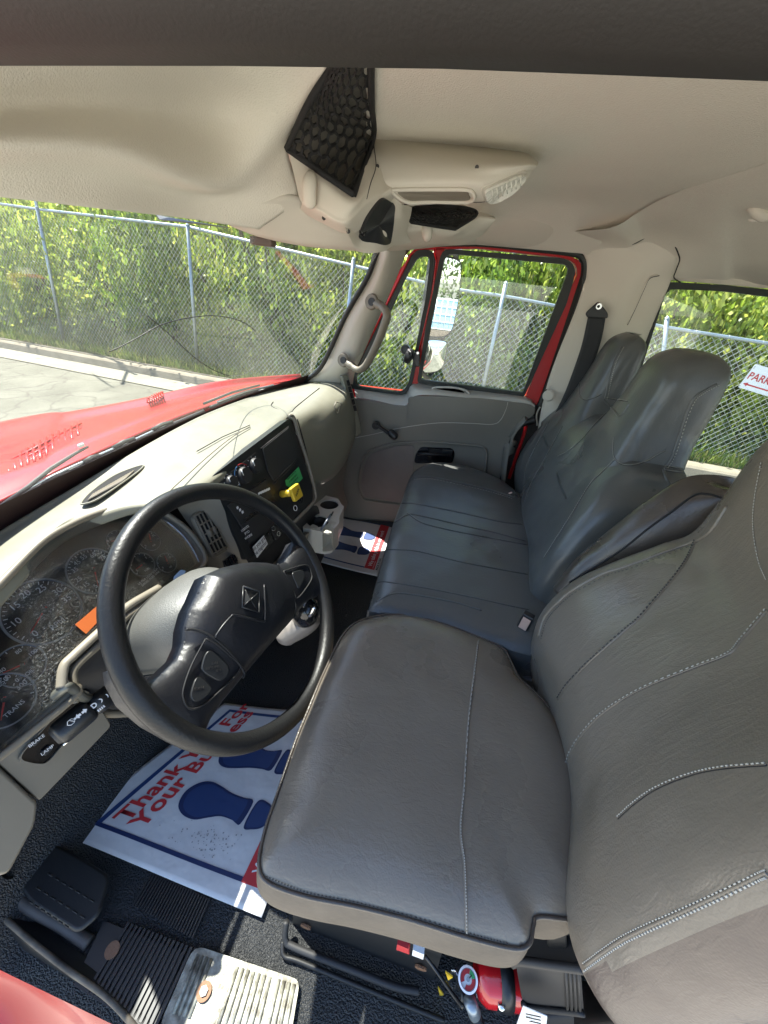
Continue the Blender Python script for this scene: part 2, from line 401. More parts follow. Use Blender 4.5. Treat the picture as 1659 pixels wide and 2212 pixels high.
# ================================================================== OUTDOORS
def noise_col_mat(name, c1, c2, scale, rough=.9, crack=0, bump=.4, bs=60):
    m = mat(name, c1, rough, spec=.2, bump=bump, bscale=bs, bdist=.01); nt = m.node_tree; b = nt.nodes['Principled BSDF']
    tc = nt.nodes.new('ShaderNodeTexCoord'); n = nt.nodes.new('ShaderNodeTexNoise'); n.inputs['Scale'].default_value = scale; n.inputs['Detail'].default_value = 9
    r = nt.nodes.new('ShaderNodeValToRGB'); r.color_ramp.elements[0].color = (*c2, 1); r.color_ramp.elements[1].color = (*c1, 1)
    r.color_ramp.elements[0].position = .35; r.color_ramp.elements[1].position = .65
    nt.links.new(tc.outputs['Object'], n.inputs['Vector']); nt.links.new(n.outputs['Fac'], r.inputs[0]); last = r.outputs[0]
    if crack:
        d = nt.nodes.new('ShaderNodeTexNoise'); d.inputs['Scale'].default_value = 2.2; d.inputs['Detail'].default_value = 5
        mx = nt.nodes.new('ShaderNodeVectorMath'); mx.operation = 'MULTIPLY_ADD'; mx.inputs[1].default_value = (.55, .55, .55)
        nt.links.new(tc.outputs['Object'], d.inputs['Vector']); nt.links.new(d.outputs['Color'], mx.inputs[0]); nt.links.new(tc.outputs['Object'], mx.inputs[2])
        v = nt.nodes.new('ShaderNodeTexVoronoi'); v.feature = 'DISTANCE_TO_EDGE'; v.inputs['Scale'].default_value = crack
        nt.links.new(mx.outputs[0], v.inputs['Vector'])
        mr = nt.nodes.new('ShaderNodeMapRange'); mr.inputs[1].default_value = .008; mr.inputs[2].default_value = .030
        nt.links.new(v.outputs['Distance'], mr.inputs[0])
        mc = nt.nodes.new('ShaderNodeMixRGB'); mc.inputs[1].default_value = (.10, .09, .075, 1); nt.links.new(mr.outputs[0], mc.inputs[0]); nt.links.new(last, mc.inputs[2]); last = mc.outputs[0]
    nt.links.new(last, b.inputs['Base Color']); return m
M['asphalt'] = noise_col_mat('weathered_asphalt', (.17, .162, .13), (.122, .116, .092), 1.6, crack=1.5)
M['soil'] = noise_col_mat('verge_soil', (.13, .12, .06), (.06, .075, .03), 3.0)
M['bank'] = noise_col_mat('wooded_bank', (.035, .055, .016), (.015, .025, .01), .8)

def leaf_mat(name, c1, c2, c3, trans=.55):
    m = bpy.data.materials.new(name); m.use_nodes = True; nt = m.node_tree; nt.nodes.remove(nt.nodes['Principled BSDF']); out = nt.nodes['Material Output']
    g = nt.nodes.new('ShaderNodeNewGeometry'); r = nt.nodes.new('ShaderNodeValToRGB')
    r.color_ramp.elements[0].color = (*c1, 1); r.color_ramp.elements[1].color = (*c3, 1); e = r.color_ramp.elements.new(.55); e.color = (*c2, 1)
    nt.links.new(g.outputs['Random Per Island'], r.inputs[0])
    d = nt.nodes.new('ShaderNodeBsdfDiffuse'); t = nt.nodes.new('ShaderNodeBsdfTranslucent'); gl = nt.nodes.new('ShaderNodeBsdfGlossy'); gl.inputs['Roughness'].default_value = .4
    nt.links.new(r.outputs[0], d.inputs[0]); nt.links.new(r.outputs[0], t.inputs[0])
    mx = nt.nodes.new('ShaderNodeMixShader'); mx.inputs[0].default_value = trans; nt.links.new(d.outputs[0], mx.inputs[1]); nt.links.new(t.outputs[0], mx.inputs[2])
    m2 = nt.nodes.new('ShaderNodeMixShader'); m2.inputs[0].default_value = .05; nt.links.new(mx.outputs[0], m2.inputs[1]); nt.links.new(gl.outputs[0], m2.inputs[2])
    nt.links.new(m2.outputs[0], out.inputs[0]); return m
M['leafA'] = leaf_mat('leaves_fresh', (.20, .30, .035), (.38, .48, .07), (.62, .62, .13), .6)
M['leafB'] = leaf_mat('leaves_deep', (.10, .18, .025), (.24, .36, .05), (.42, .50, .09), .6)
M['grass'] = leaf_mat('grass_blades', (.10, .17, .03), (.20, .28, .05), (.40, .36, .14))

FN = np.array([.08, 1.0, 0]); FC = np.array([0, 6.9, 0])            # the plane the fence stands in
def rect(name, x0, x1, y0, y1, z, m, sl=0.0, n=1):
    V = []; F = []
    for i in range(n+1):
        x = x0+(x1-x0)*i/n; V += [(x, y0-sl*x, z), (x, y1-sl*x, z)]
    for i in range(n): F.append((2*i, 2*i+2, 2*i+3, 2*i+1))
    return kind(mesh(name, V, F, m, None, False), 'structure')
rect('road', -200, 200, -200, 200, -2.02, M['asphalt'])
M['bounce'] = noise_col_mat('pale_bounce', (.50, .475, .41), (.42, .40, .34), 1.2)
rect('bounce_ground', -60, 60, -60, .35, -2.008, M['bounce'])  # unseen pale ground, added to bounce sunlight up onto the headliner
rect('gutter', -40, 40, 5.55, 6.12, -2.004, M['gutter'], .08)
V = []; F = []; prof = [(6.05, -2.03), (6.10, -1.90), (6.14, -1.875), (6.34, -1.872), (6.38, -1.88), (6.39, -2.05)]
xs = np.linspace(-40, 40, 161)
for x in xs:
    for a, b in prof: V.append((x, a+.10-.08*x, b))
for i in range(len(xs)-1):
    for k in range(len(prof)-1): a = i*len(prof)+k; F.append((a, a+len(prof), a+len(prof)+1, a+1))
curb = kind(mesh('curb', V, F, M['stone'], None, False), 'structure')
for i, x in enumerate(np.arange(-21, 14, 3.05)):                     # expansion joints, proud slivers of dark filler
    pass
gv = []; gf = []; nx, ny = 120, 40
for i in range(nx):
    for j in range(ny):
        x = -45+80*i/(nx-1); t = j/(ny-1); y = 6.48-.08*x+34*t**1.6
        z = -1.9+.10*math.sin(x*1.3)*t+max(0, (y+.08*x-9.5))*.42+.04*math.sin(3*x+5*t)
        gv.append((x, y, min(z, 8)))
for i in range(nx-1):
    for j in range(ny-1): a = i*ny+j; gf.append((a, a+ny, a+ny+1, a+1))
kind(mesh('verge', gv, gf, M['soil'], None), 'structure')

# --- grass and weeds along the curb and below the fence
pv = []; pf = []
for k in range(26000):
    x = rng.uniform(-16, 9); d = rng.uniform(0, 1)**1.4*3.2; y = 6.52-.08*x+d
    z = -1.9; h = rng.uniform(.08, .30)*(1.3 if d > .5 else .7); a = rng.uniform(0, 6.28); ww = rng.uniform(.006, .014)
    lx, ly = rng.normal(0, .35)*h, rng.normal(0, .35)*h; c, s = math.cos(a)*ww, math.sin(a)*ww; o = len(pv)
    pv += [(x-c, y-s, z), (x+c, y+s, z), (x+lx*.5+c*.7, y+ly*.5+s*.7, z+h*.6), (x+lx*.5-c*.7, y+ly*.5-s*.7, z+h*.6), (x+lx, y+ly, z+h)]
    pf += [(o, o+1, o+2, o+3), (o+3, o+2, o+4)]
tag(kind(mesh('verge_grass', pv, pf, M['grass'], None, False), 'stuff'), 'rough sunlit grass and weeds growing behind the curb under the fence', 'grass')

# --- shrubs and willows
def leafcloud(n, rx, ry, rz, size, droop=0.5, clumps=46, seed=0):
    g = np.random.default_rng(seed); cc = g.normal(0, 1, (clumps, 3)); cc /= np.linalg.norm(cc, axis=1)[:, None]
    cc *= (g.uniform(.15, 1, clumps)**.5)[:, None]; cr = g.uniform(.14, .34, clumps)
    V = np.empty((n*4, 3)); F = []
    for k in range(n):
        i = g.integers(clumps); p = cc[i]+g.normal(0, 1, 3)*cr[i]*.55
        p = p*np.array([rx, ry, rz]); L = size*g.uniform(.6, 1.5); W = L*g.uniform(.22, .42)
        d = g.normal(0, 1, 3); d[2] -= droop*1.5; d /= np.linalg.norm(d)
        u = np.cross(d, g.normal(0, 1, 3)); u /= np.linalg.norm(u)
        V[4*k:4*k+4] = [p, p+d*L*.5+u*W, p+d*L, p+d*L*.5-u*W]; F.append((4*k, 4*k+1, 4*k+2, 4*k+3))
    return V, F
protos = []
for s in range(5):
    V, F = leafcloud(9000, 1, 1, 1, .062, .6, 60, 40+s)
    me = bpy.data.meshes.new('crown'); me.from_pydata(V.tolist(), [], F); me.update(); me.materials.append(M['leafA' if s < 3 else 'leafB']); protos.append(me)
def trunkmesh(seed):
    g = np.random.default_rng(seed); parts = []
    for k in range(5):
        a = g.uniform(0, 6.28); e = np.array([math.cos(a)*g.uniform(.2, .7), math.sin(a)*g.uniform(.2, .6), g.uniform(.2, .8)])
        pts = cat([(0, 0, -1.0), (e[0]*.2, e[1]*.2, -.5), (e[0]*.6+g.normal(0, .05), e[1]*.6, 0), tuple(e)], 9)
        parts.append(tubeVF(pts, np.linspace(.035, .008, 9), 6))
    me = bpy.data.meshes.new('trunk'); V = []; F = []
    for v, f in parts:
        o = len(V); V += [tuple(q) for q in v]; F += [tuple(i+o for i in q) for q in f]
    me.from_pydata(V, [], F); me.update(); me.materials.append(M['bark']); return me
trunks = [trunkmesh(90+s) for s in range(4)]
tree_desc = []
def tree(x, y, z, rx, ry, rz, k, label, name='leafy_shrub', cat_='shrub'):
    t = thing(name, label, cat_, 'shrubs and young willows behind the fence'); t.location = (x, y, z)
    a = rng.uniform(0, 6.28)
    for nm, me in (('crown', protos[k % 5]), ('trunk', trunks[k % 4])):
        o = bpy.data.objects.new(nm, me); C.objects.link(o); o.parent = t; o.scale = (rx, ry, rz); o.rotation_euler = (0, 0, a)
    return t
for _i, (_x, _y) in enumerate([(-29, 14.5), (-35, 16), (-42, 17), (-21, 11.5), (-26, 12.2)]):
    tree(_x, _y, .4, 3.0, 2.6, 3.6, _i, ['wide willow well beyond the left edge of the windshield view', 'second wide willow further up the road past the windshield', 'furthest wide willow up the road ahead of the truck', 'rounded shrub by the curb ahead of the left fence post', 'rounded shrub further ahead along the curb in front of the truck'][_i], 'willow_tree', 'tree')
L_ = [  # x, y, z(centre), rx, rz, kind, label
 (-16.5, 10.4, -.2, 2.1, 2.3, 0, 'bright green shrub furthest left behind the fence'),
 (-13.6, 9.6, -.4, 1.8, 2.1, 3, 'dark leafy shrub behind the left fence post'),
 (-11.2, 9.2, -.3, 1.7, 2.2, 1, 'yellow-green shrub just right of the left fence post'),
 (-9.2, 9.0, -.5, 1.5, 2.0, 2, 'light green willow shrub seen through the middle of the windshield'),
 (-7.4, 8.8, -.3, 1.5, 2.2, 4, 'dark tangled shrub left of the windshield fence post'),
 (-5.7, 8.7, -.5, 1.4, 2.0, 0, 'shrub with drooping yellow leaves behind the windshield fence post'),
 (-4.2, 8.5, -.3, 1.4, 2.1, 3, 'deep green shrub next to the passenger side roof pillar'),
 (-2.8, 8.4, -.6, 1.3, 1.9, 1, 'shrub seen through the small quarter glass of the door'),
 (-1.4, 8.3, -.4, 1.3, 2.1, 2, 'pale yellow-green shrub behind the big mirror'),
 (0.0, 8.2, -.5, 1.3, 2.0, 4, 'shrub with darker leaves seen left of the door window post'),
 (1.3, 8.2, -.3, 1.3, 2.1, 0, 'bright shrub right of the fence post in the door window'),
 (2.6, 8.0, -.4, 1.3, 2.1, 1, 'sunlit shrub hidden mostly by the door pillar'),
 (4.0, 8.0, -.5, 1.3, 2.0, 2, 'yellow-green shrub left in the rear side window'),
 (5.3, 7.9, -.3, 1.4, 2.2, 0, 'shrub above the parking sign in the rear side window'),
 (6.9, 7.8, -.4, 1.5, 2.2, 1, 'light shrub furthest right behind the fence'),
 (8.8, 7.8, -.4, 1.6, 2.2, 3, 'shrub just beyond the right edge of the rear side window')]
for i, (x, y, z, rx, rz, k, lb) in enumerate(L_): tree(x, y, z, rx, rx*.8, rz, k, lb)
M_ = [(-24, 16), (-19.5, 14.5), (-15.5, 13.2), (-12, 12.2), (-9, 11.6), (-6.2, 11.2), (-3.6, 11), (-1.2, 10.8), (1.2, 10.7), (3.6, 10.6), (6.2, 10.5), (9, 10.8), (12, 11)]
for i, (x, y) in enumerate(M_):
    tree(x, y, 1.2+.2*(i % 3), 2.3, 2.0, 3.4, i*2+1, ['tall willow in the second row at the far left edge of the windshield', 'tall willow in the second row above the left fence post', 'tall willow in the second row just right of the left fence post', 'tall willow in the second row behind the left half of the windshield', 'tall willow in the second row behind the middle of the windshield', 'tall willow in the second row behind the second fence post', 'tall willow in the second row beyond the windshield corner pillar', 'tall willow in the second row above the door mirror', 'tall willow in the second row above the fence post in the door window', 'tall willow in the second row beyond the door window rear edge', 'tall willow in the second row behind the rear pillar trim', 'tall willow in the second row at the top of the rear side window', 'tall willow in the second row above the parking sign'][i], 'willow_tree', 'tree')
V, F = leafcloud(22000, 26, 3.0, 4.0, .0, 0)                          # far wooded bank as one mass
V = []; F = []
for k in range(52000):
    x = rng.uniform(-85, 22); t = rng.uniform(0, 1); y = 14.5-.08*x+5*t; z = -1.0+7.5*rng.uniform(0, 1)*1.0+t
    p = np.array([x, y, z]); d = rng.normal(0, 1, 3); d /= np.linalg.norm(d); u = np.cross(d, rng.normal(0, 1, 3)); u /= np.linalg.norm(u); Lf = rng.uniform(.12, .3); o = len(V)
    V += [p, p+d*Lf*.5+u*Lf*.3, p+d*Lf, p+d*Lf*.5-u*Lf*.3]; F.append((o, o+1, o+2, o+3))
tag(kind(mesh('far_woodland', V, F, M['leafB'], None, False), 'stuff'), 'dense far woodland filling the gaps behind the willows', 'woodland')
# dead grey branches and bare stems tangled in the shrubs
br = []
for k in range(70):
    x = rng.uniform(-13, 6); y = 7.6-.08*x+rng.uniform(0, 1.0); z = rng.uniform(-1.8, -.6)
    a = rng.uniform(-1.2, 1.2); L0 = rng.uniform(.8, 2.2); p = [np.array([x, y, z])]
    for s in range(4): p.append(p[-1]+L0/4*np.array([math.sin(a)+rng.normal(0, .2), rng.normal(0, .15), math.cos(a)+rng.normal(0, .15)]))
    br.append(tubeVF(p, np.linspace(.014, .004, 5), 5))
tag(kind(join('dead_branches', br, mat('dry_stems', (.42, .37, .27), .9), None), 'stuff'), 'bare pale stems tangled among the shrubs right behind the fence', 'branches')

# --- chain link fence
fence = thing('chain_link_fence', 'galvanised chain link fence with tubular top rail running behind the curb', 'fence')
railpx = [(-60, 432), (80, 452), (405, 490), (760, 584), (980, 625), (1093, 640), (1439, 707), (1659, 742)]
RP = [PP(a, b, FC, FN) for a, b in railpx]
RP[3] = (RP[2]+RP[4])/2
RP = [RP[0]+(RP[0]-RP[1])/np.linalg.norm(RP[0]-RP[1])*7]+RP+[RP[-1]+np.array([9., -.72, -.2])]
rs_ = np.array([p[0] for p in RP]); rz_ = np.array([p[2] for p in RP])
def railz(x): return float(np.interp(x, rs_, rz_))
xs = np.linspace(rs_[0], rs_[-1], 90)
tube('top_rail', [(x, 6.9-.08*x, railz(x)) for x in xs], .024, M['steel'], fence, 10)
V = []; F = []; zb = -1.86; pitch = .088; par = []
x = rs_[0]
while x < rs_[-1]:
    for sgn in (1, -1):
        H = railz(x)-zb; x2 = x+sgn*H*.93
        if not (rs_[0] < x2 < rs_[-1]): continue
        a = np.array([x, 6.9-.08*x+.003*sgn, zb]); b = np.array([x2, 6.9-.08*x2+.003*sgn, railz(x2)])
        par.append((a, b))
    x += pitch
for a, b in par:
    d = (b-a)/np.linalg.norm(b-a); u = np.cross(d, (0, 1, 0)); u /= np.linalg.norm(u); v = np.array([0, 1., 0]); o = len(V); r = .0030
    V += [a+u*r, a-u*.5*r+v*r*.87, a-u*.5*r-v*r*.87, b+u*r, b-u*.5*r+v*r*.87, b-u*.5*r-v*r*.87]
    F += [(o, o+1, o+4, o+3), (o+1, o+2, o+5, o+4), (o+2, o, o+3, o+5)]
kind(mesh('chain_mesh', V, F, M['wire'], fence, False), 'stuff')
for (tx, ty), (bx_, by_) in [((80, 448), (140, 750)), ((405, 486), (428, 812)), ((764, 560), (738, 800)), ((1093, 612), (1043, 838)), ((1441, 688), (1428, 800))]:
    t = PP(tx, ty, FC-FN*.03, FN); b = PP(bx_, by_, FC-FN*.03, FN); d = (b-t); k = (-1.9-t[2])/d[2]; b = t+d*k
    tube('post', [t, (t+b)/2, b], .031, M['steel'], fence, 12)
    disc('post_cap', t-np.array([0, 0, .0]), (0, 0, 1), .035, M['steel'], fence, h=.03, r2=.012, seg=12)
    for zz in (.35, .9, 1.4):
        kk = zz/(t[2]+1.9); q = t+(b-t)*kk; disc('tie_band', q, (0, 0, 1), .036, M['steel'], fence, h=.018, seg=12)
# tie wires are stubby loops, on the rail
tw = []
for x in np.arange(-12, 7, .4): tw.append(discVF((x, 6.9-.08*x, railz(x)), (1, -.08, 0), .028, .006, 10))
kind(join('tie_wire', tw, M['wire'], fence), 'stuff')
# three strands of wire above the rail
# --- parking sign on the fence
sg = thing('parking_sign', 'white parking sign with red lettering and a left arrow on the fence', 'sign')
n_ = FN/np.linalg.norm(FN); off = FC-FN*.09
A, B, D = PP(1632, 786, off, FN), PP(1617, 847, off, FN), PP(1669, 797, off, FN)
uu = (D-A)/np.linalg.norm(D-A); vv = (A-B); hgt = np.linalg.norm(vv)*.86; vv = vv-uu*np.dot(vv, uu); vv /= np.linalg.norm(vv)
wid = hgt*1.9
plate('sign_panel', rnd([A, A+uu*wid, A+uu*wid-vv*hgt, A-vv*hgt], .02), n_*.004, M['white'], sg)
text('lettering', 'PARKING', A+uu*(.05*hgt)-vv*hgt*.47-n_*.003, uu, vv, hgt*.40, M['redp'], sg, bold=.006*hgt, align='LEFT', sx=.92)
ar = [(0.07, .80), (.24, .72), (.24, .775), (1.1, .775), (1.1, .83), (.24, .83), (.24, .88)]
plate('arrow', [A+uu*hgt*a-vv*hgt*b-n_*.0015 for a, b in ar], -n_*.001, M['redp'], sg)
for a, b in ((.05, .1), (.05, .16), (.03, .93)): disc('bolt', A+uu*hgt*a-vv*hgt*b, -n_, .008, M['steel'], sg, seg=8)
# signpost beyond the left edge of the frame, only its shadow falls on the road
sp = thing('street_signpost', 'signpost whose shadow lies across the gutter and cracked road', 'signpost')
_t = PP(80, 448, FC, FN); _b = PP(140, 750, FC, FN); _d = (_t-_b)/(_t[2]-_b[2]); b0 = _b*1.012+_d*(-1.95-_b[2]); tube('pole', [b0, b0+_d*4.4], .03, M['steel'], sp)
tube('arm', [b0+_d*3.9, b0+_d*4.1+np.array([0.5, -.75, .0])], .03, M['steel'], sp)
plate('sign_panel', [b0+_d*4.1+np.array(q)-np.array([0, 0, 4.1]) for q in [(-.35, -.5, 4.5), (.35, -.9, 4.5), (.35, -.9, 3.8), (-.35, -.5, 3.8)]], (.01, .01, 0), M['white'], sp)
# blue tank crate and pale wall that the door mirror reflects, up the road behind the truck

V = []; F = []
for k in range(9000):
    x = rng.uniform(17, 24); y = rng.uniform(-6, 9); z = rng.uniform(-2, 3.2); p = np.array([x, y, z])
    d = rng.normal(0, 1, 3); d /= np.linalg.norm(d); u = np.cross(d, rng.normal(0, 1, 3)); u /= np.linalg.norm(u); Lf = rng.uniform(.1, .3); o = len(V)
    V += [p, p+d*Lf*.5+u*Lf*.3, p+d*Lf, p+d*Lf*.5-u*Lf*.3]; F.append((o, o+1, o+2, o+3))
tag(kind(mesh('thicket', V, F, leaf_mat('leaves_far', (.03, .06, .01), (.06, .10, .02), (.10, .14, .03), .4), None, False), 'stuff'), 'green thicket far behind the truck reflected in the top of the door mirror', 'thicket')

# ================================================================== THE CAB
cab = thing('truck_cab', 'red truck with its cab interior seen across from the open driver door', 'truck')
# --- headliner
def cz(y): return .232-.10*max(0, (y-1.30)/.36)**2 - .05*max(0, (.35-y)/.35)**2
rows = []
for y in (.10, .45, .9, 1.2, 1.4, 1.52, 1.60, 1.655):
    xe = float(np.interp(y, [.1, .6, 1.0, 1.14, 1.33, 1.52, 1.66], [.44, .44, .43, .40, .375, .33, .28]))
    rows.append([(x, y, cz(y)-.004*abs(x)) for x in (-.62, -.40, -.2, 0, .2, xe)])
grid('headliner', rows, M['liner'], cab, 40, 40)
# rear panel falling from the roof crease to the top of the side window
cr = [P(1225, 500, y=1.58), P(1319, 492, z=.182), P(1380, 458, z=.215), P(1429, 430, z=.226), P(1529, 390, z=.232), P(1659, 350, z=.23), (.42, .6, .23), (.42, .1, .22)]
midr = [P(1240, 518, y=1.62), P(1350, 540, y=1.62), P(1400, 530, y=1.60), P(1450, 520, y=1.54), P(1550, 505, y=1.42), P(1659, 480, y=1.30), (.72, .7, .20), (.72, .1, .18)]
bot = [P(1250, 560, y=1.69), P(1370, 612, y=1.69), P(1410, 608, y=1.665), P(1450, 601, y=1.67), P(1550, 604, y=1.675), P(1659, 617, y=1.68), (1.35, 1.2, .0), (1.4, .1, .0)]
grid('rear_headliner', [cr, midr, bot], M['liner'], cab, 60, 24)
# B pillar trim
rows = [[P(1247, 532, y=1.655), P(1300, 513, y=1.63), P(1365, 528, y=1.60), P(1440, 492, y=1.565), P(1452, 515, y=1.57)],
        [P(1266, 570, y=1.665), P(1310, 560, y=1.63), P(1370, 560, y=1.61), P(1425, 560, y=1.60), P(1462, 560, y=1.60)],
        [P(1250, 650, y=1.665), P(1310, 640, y=1.635), P(1350, 640, y=1.62), P(1400, 630, y=1.64), P(1447, 612, y=1.65)],
        [P(1182, 830, y=1.665), P(1250, 820, y=1.64), P(1310, 800, y=1.63), P(1360, 770, y=1.65), P(1398, 730, y=1.69)],
        [P(1150, 990, y=1.67), P(1200, 1000, y=1.64), P(1260, 1000, y=1.63), P(1310, 960, y=1.66), P(1345, 880, y=1.70)],
        [P(1105, 1200, y=1.67), P(1160, 1200, y=1.64), P(1200, 1200, y=1.63), P(1250, 1180, y=1.66), P(1280, 1150, y=1.70)]]
pil_o = grid('rear_pillar_trim', rows, M['liner2'], cab, 30, 50, t=.02)
plate('pillar_jamb', [P(1250, 560, y=1.72), P(1290, 560, y=1.72), P(1240, 1020, y=1.72), P(1100, 1020, y=1.72), P(1170, 830, y=1.72)], (0, .02, 0), M['seal'], cab)
# trim groove line, a dark gap round the pillar cover
gp = [P(1247, 532, y=1.645), P(1262, 519, y=1.63), P(1285, 512, y=1.62), P(1310, 513, y=1.615), P(1345, 524, y=1.605), P(1368, 527, y=1.59), P(1395, 513, y=1.57), P(1420, 500, y=1.56), P(1440, 491, y=1.55), P(1452, 505, y=1.555), P(1458, 530, y=1.56), P(1465, 548, y=1.57), P(1468, 562, y=1.58), P(1460, 585, y=1.60), P(1456, 600, y=1.62), P(1470, 610, y=1.65)]
tube('trim_gap', cat(gp, 80), .0018, M['dark'], cab, 6)
gp = [P(1420, 593, y=1.62), P(1403, 600, y=1.62), P(1390, 625, y=1.62), P(1372, 665, y=1.62), P(1355, 700, y=1.62)]
tube('trim_gap', cat(gp, 40), .0018, M['liner2'], cab, 6)
d = disc('trim_plug', P(1185, 855, y=1.625), (-.2, -1, 0), .022, M['liner2'], cab, h=.004, r2=.016)
disc('trim_plug', P(1512, 472, y=1.475), (-.1, -.8, -.4), .012, M['liner2'], cab, h=.006, r2=.009)
# coat hook
ck = tube('coat_hook', cat([P(1622, 438, y=1.29), P(1630, 452, y=1.25), P(1650, 468, y=1.25), P(1664, 455, y=1.26), P(1656, 425, y=1.28)], 24), .011, M['liner2'], cab, 10)
box('hook_base', P(1655, 440, y=1.315), (.022, 0, 0), (0, .006, 0), (0, 0, .035), M['liner2'], cab, .006)

# --- front roof storage moulding above the windshield
rows = [[(-.44, .08, .24), (-.43, .38, .24), (-.41, .50, .241), (-.36, .60, .241), P(716, 120, z=.236)], [P(-260, 128, x=-.47), P(0, 125, x=-.465), P(230, 121, x=-.445), P(470, 128, x=-.40), P(716, 140, z=.230)],
        [P(-260, 228, x=-.490), P(0, 225, x=-.485), P(230, 222, x=-.475), P(480, 250, x=-.445), P(668, 225, z=.205)],
        [P(-260, 310, x=-.468), P(0, 310, x=-.462), P(250, 325, x=-.452), P(480, 396, x=-.440), P(622, 318, z=.178)],
        [P(-260, 362, x=-.502), P(0, 370, x=-.50), P(225, 385, x=-.495), P(440, 425, x=-.482), P(643, 425, z=.117)],
        [P(-260, 402, x=-.52), P(0, 426, x=-.515), P(200, 449, x=-.51), P(400, 472, x=-.505), P(560, 496, y=.80), ]]
for _r in rows: pass
grid('front_roof_moulding', rows, M['liner'], cab, 70, 60, t=.012)
# lower lip and rail under the overhead storage, running across above the windshield
rows = [[P(420, 455, y=.72), P(560, 440, y=.78), P(640, 425, y=.82), P(740, 480, y=.90), P(800, 500, y=.95)],
        [P(490, 484, y=.80), P(560, 497, y=.82), P(650, 505, y=.86), P(740, 512, y=.90), P(810, 520, y=.95)],
        [P(500, 489, y=.83), P(560, 512, y=.86), P(660, 532, y=.90), P(765, 541, y=.96), P(830, 541, y=1.02)],
        [P(510, 486, y=.98), P(570, 506, y=1.0), P(680, 526, y=1.04), P(775, 535, y=1.12), P(835, 536, y=1.2)]]
grid('windshield_header', rows, M['liner2'], cab, 50, 24, t=.01)
# moulding above the passenger half of the windshield, running to the door pillar
rows = [[P(800, 500, y=1.02), P(880, 500, y=1.15), P(960, 500, y=1.3), P(1060, 480, y=1.45)],
        [P(815, 528, y=1.02), P(880, 522, y=1.2), P(960, 522, y=1.4), P(1040, 505, y=1.6)],
        [P(822, 541, y=1.2), P(872, 541, y=1.45), P(960, 532, y=1.60), P(1040, 528, y=1.655)]]
grid('side_roof_moulding', rows, M['liner2'], cab, 30, 16)
rows = [[(-.45, 1.40, .24), (-.2, 1.42, .245), (.1, 1.42, .245), (.30, 1.42, .245)],
        [P(880, 520, y=1.55), P(1010, 515, y=1.60), P(1120, 525, y=1.62), P(1250, 520, y=1.62)],
        [P(850, 545, y=1.665), P(990, 527, y=1.68), P(1120, 537, y=1.68), P(1255, 548, y=1.68)]]
grid('door_top_moulding', rows, M['liner2'], cab, 30, 16)

# --- black sun shade strip and small sensor at the glass
plate('tint_strip', [P(338, 464, y=.66), P(500, 492, y=.80), P(430, 482, y=.70), P(345, 474, y=.645)], (-.01, .01, .0), M['black'], cab)
box('windshield_sensor', P(568, 522, y=.93), P(592, 525, y=.93)-P(568, 522, y=.93), (0, .012, 0), (0, 0, .008), mat('sensor_brown', (.10, .07, .055), .5), cab, .004)

# --- windshield, gasket, frit and body around it
wb = [(-.66, -.12, -.44), (-.745, .2, -.44), (-.79, .6, -.443), (-.80, 1.0, -.443), (-.775, 1.4, -.438), (-.705, 1.60, -.42)]
wt = [(-.47, -.12, .045), (-.50, .2, .052), (-.52, .6, .062), (-.50, 1.0, .072), (-.45, 1.25, .077), (-.375, 1.42, .074)]
wm = [tuple((np.array(a)+np.array(b))/2+np.array([-.02, 0, .012])) for a, b in zip(wb, wt)]
ws = grid('windshield_glass', [wb, wm, wt], M['wsglass'], cab, 40, 20)
def lerp(a, b, t): return np.array(a)*(1-t)+np.array(b)*t
fr1 = [lerp(a, b, .0)+np.array([.006, 0, .002]) for a, b in zip(wb, wm)]
fr2 = [lerp(a, b, .22)+np.array([.006, 0, .002]) for a, b in zip(wb, wm)]
grid('windshield_frit', [fr1, fr2], mat('dark_frit', (.030, .014, .013), .5), cab, 40, 4)
_wc = np.array([-.655, .8, -.19]); _wn = np.array([.87, 0, -.49])
rfl = tube('reflection_loop', [PP(a, b, _wc, _wn)*1.03 for a, b, _ in cat([(a, b, 0) for a, b in [(236, 760), (262, 748), (300, 728), (345, 703), (400, 688), (460, 682), (515, 692), (552, 716), (566, 748), (556, 785), (530, 806), (500, 812), (462, 800), (420, 772), (380, 735), (345, 704), (318, 682)]], 90)], .0009, M['rubber'])  # modelled dark line in place of a reflection in the glass
tag(rfl, 'thin black loop standing in for a reflection in the lower middle of the windshield', 'cable')
side = [wb[-1], wm[-1], wt[-1]]
tube('windshield_gasket', [np.array(q)+np.array([.004, -.006, 0]) for q in cat([P(560, 846, y=1.36), P(640, 829, y=1.55), P(668, 815, y=1.56), P(697, 785, y=1.535), P(745, 682, y=1.50), P(790, 603, y=1.46), P(812, 545, y=1.44), P(819, 520, y=1.43)], 40)], .009, M['rubber'], cab, 8)

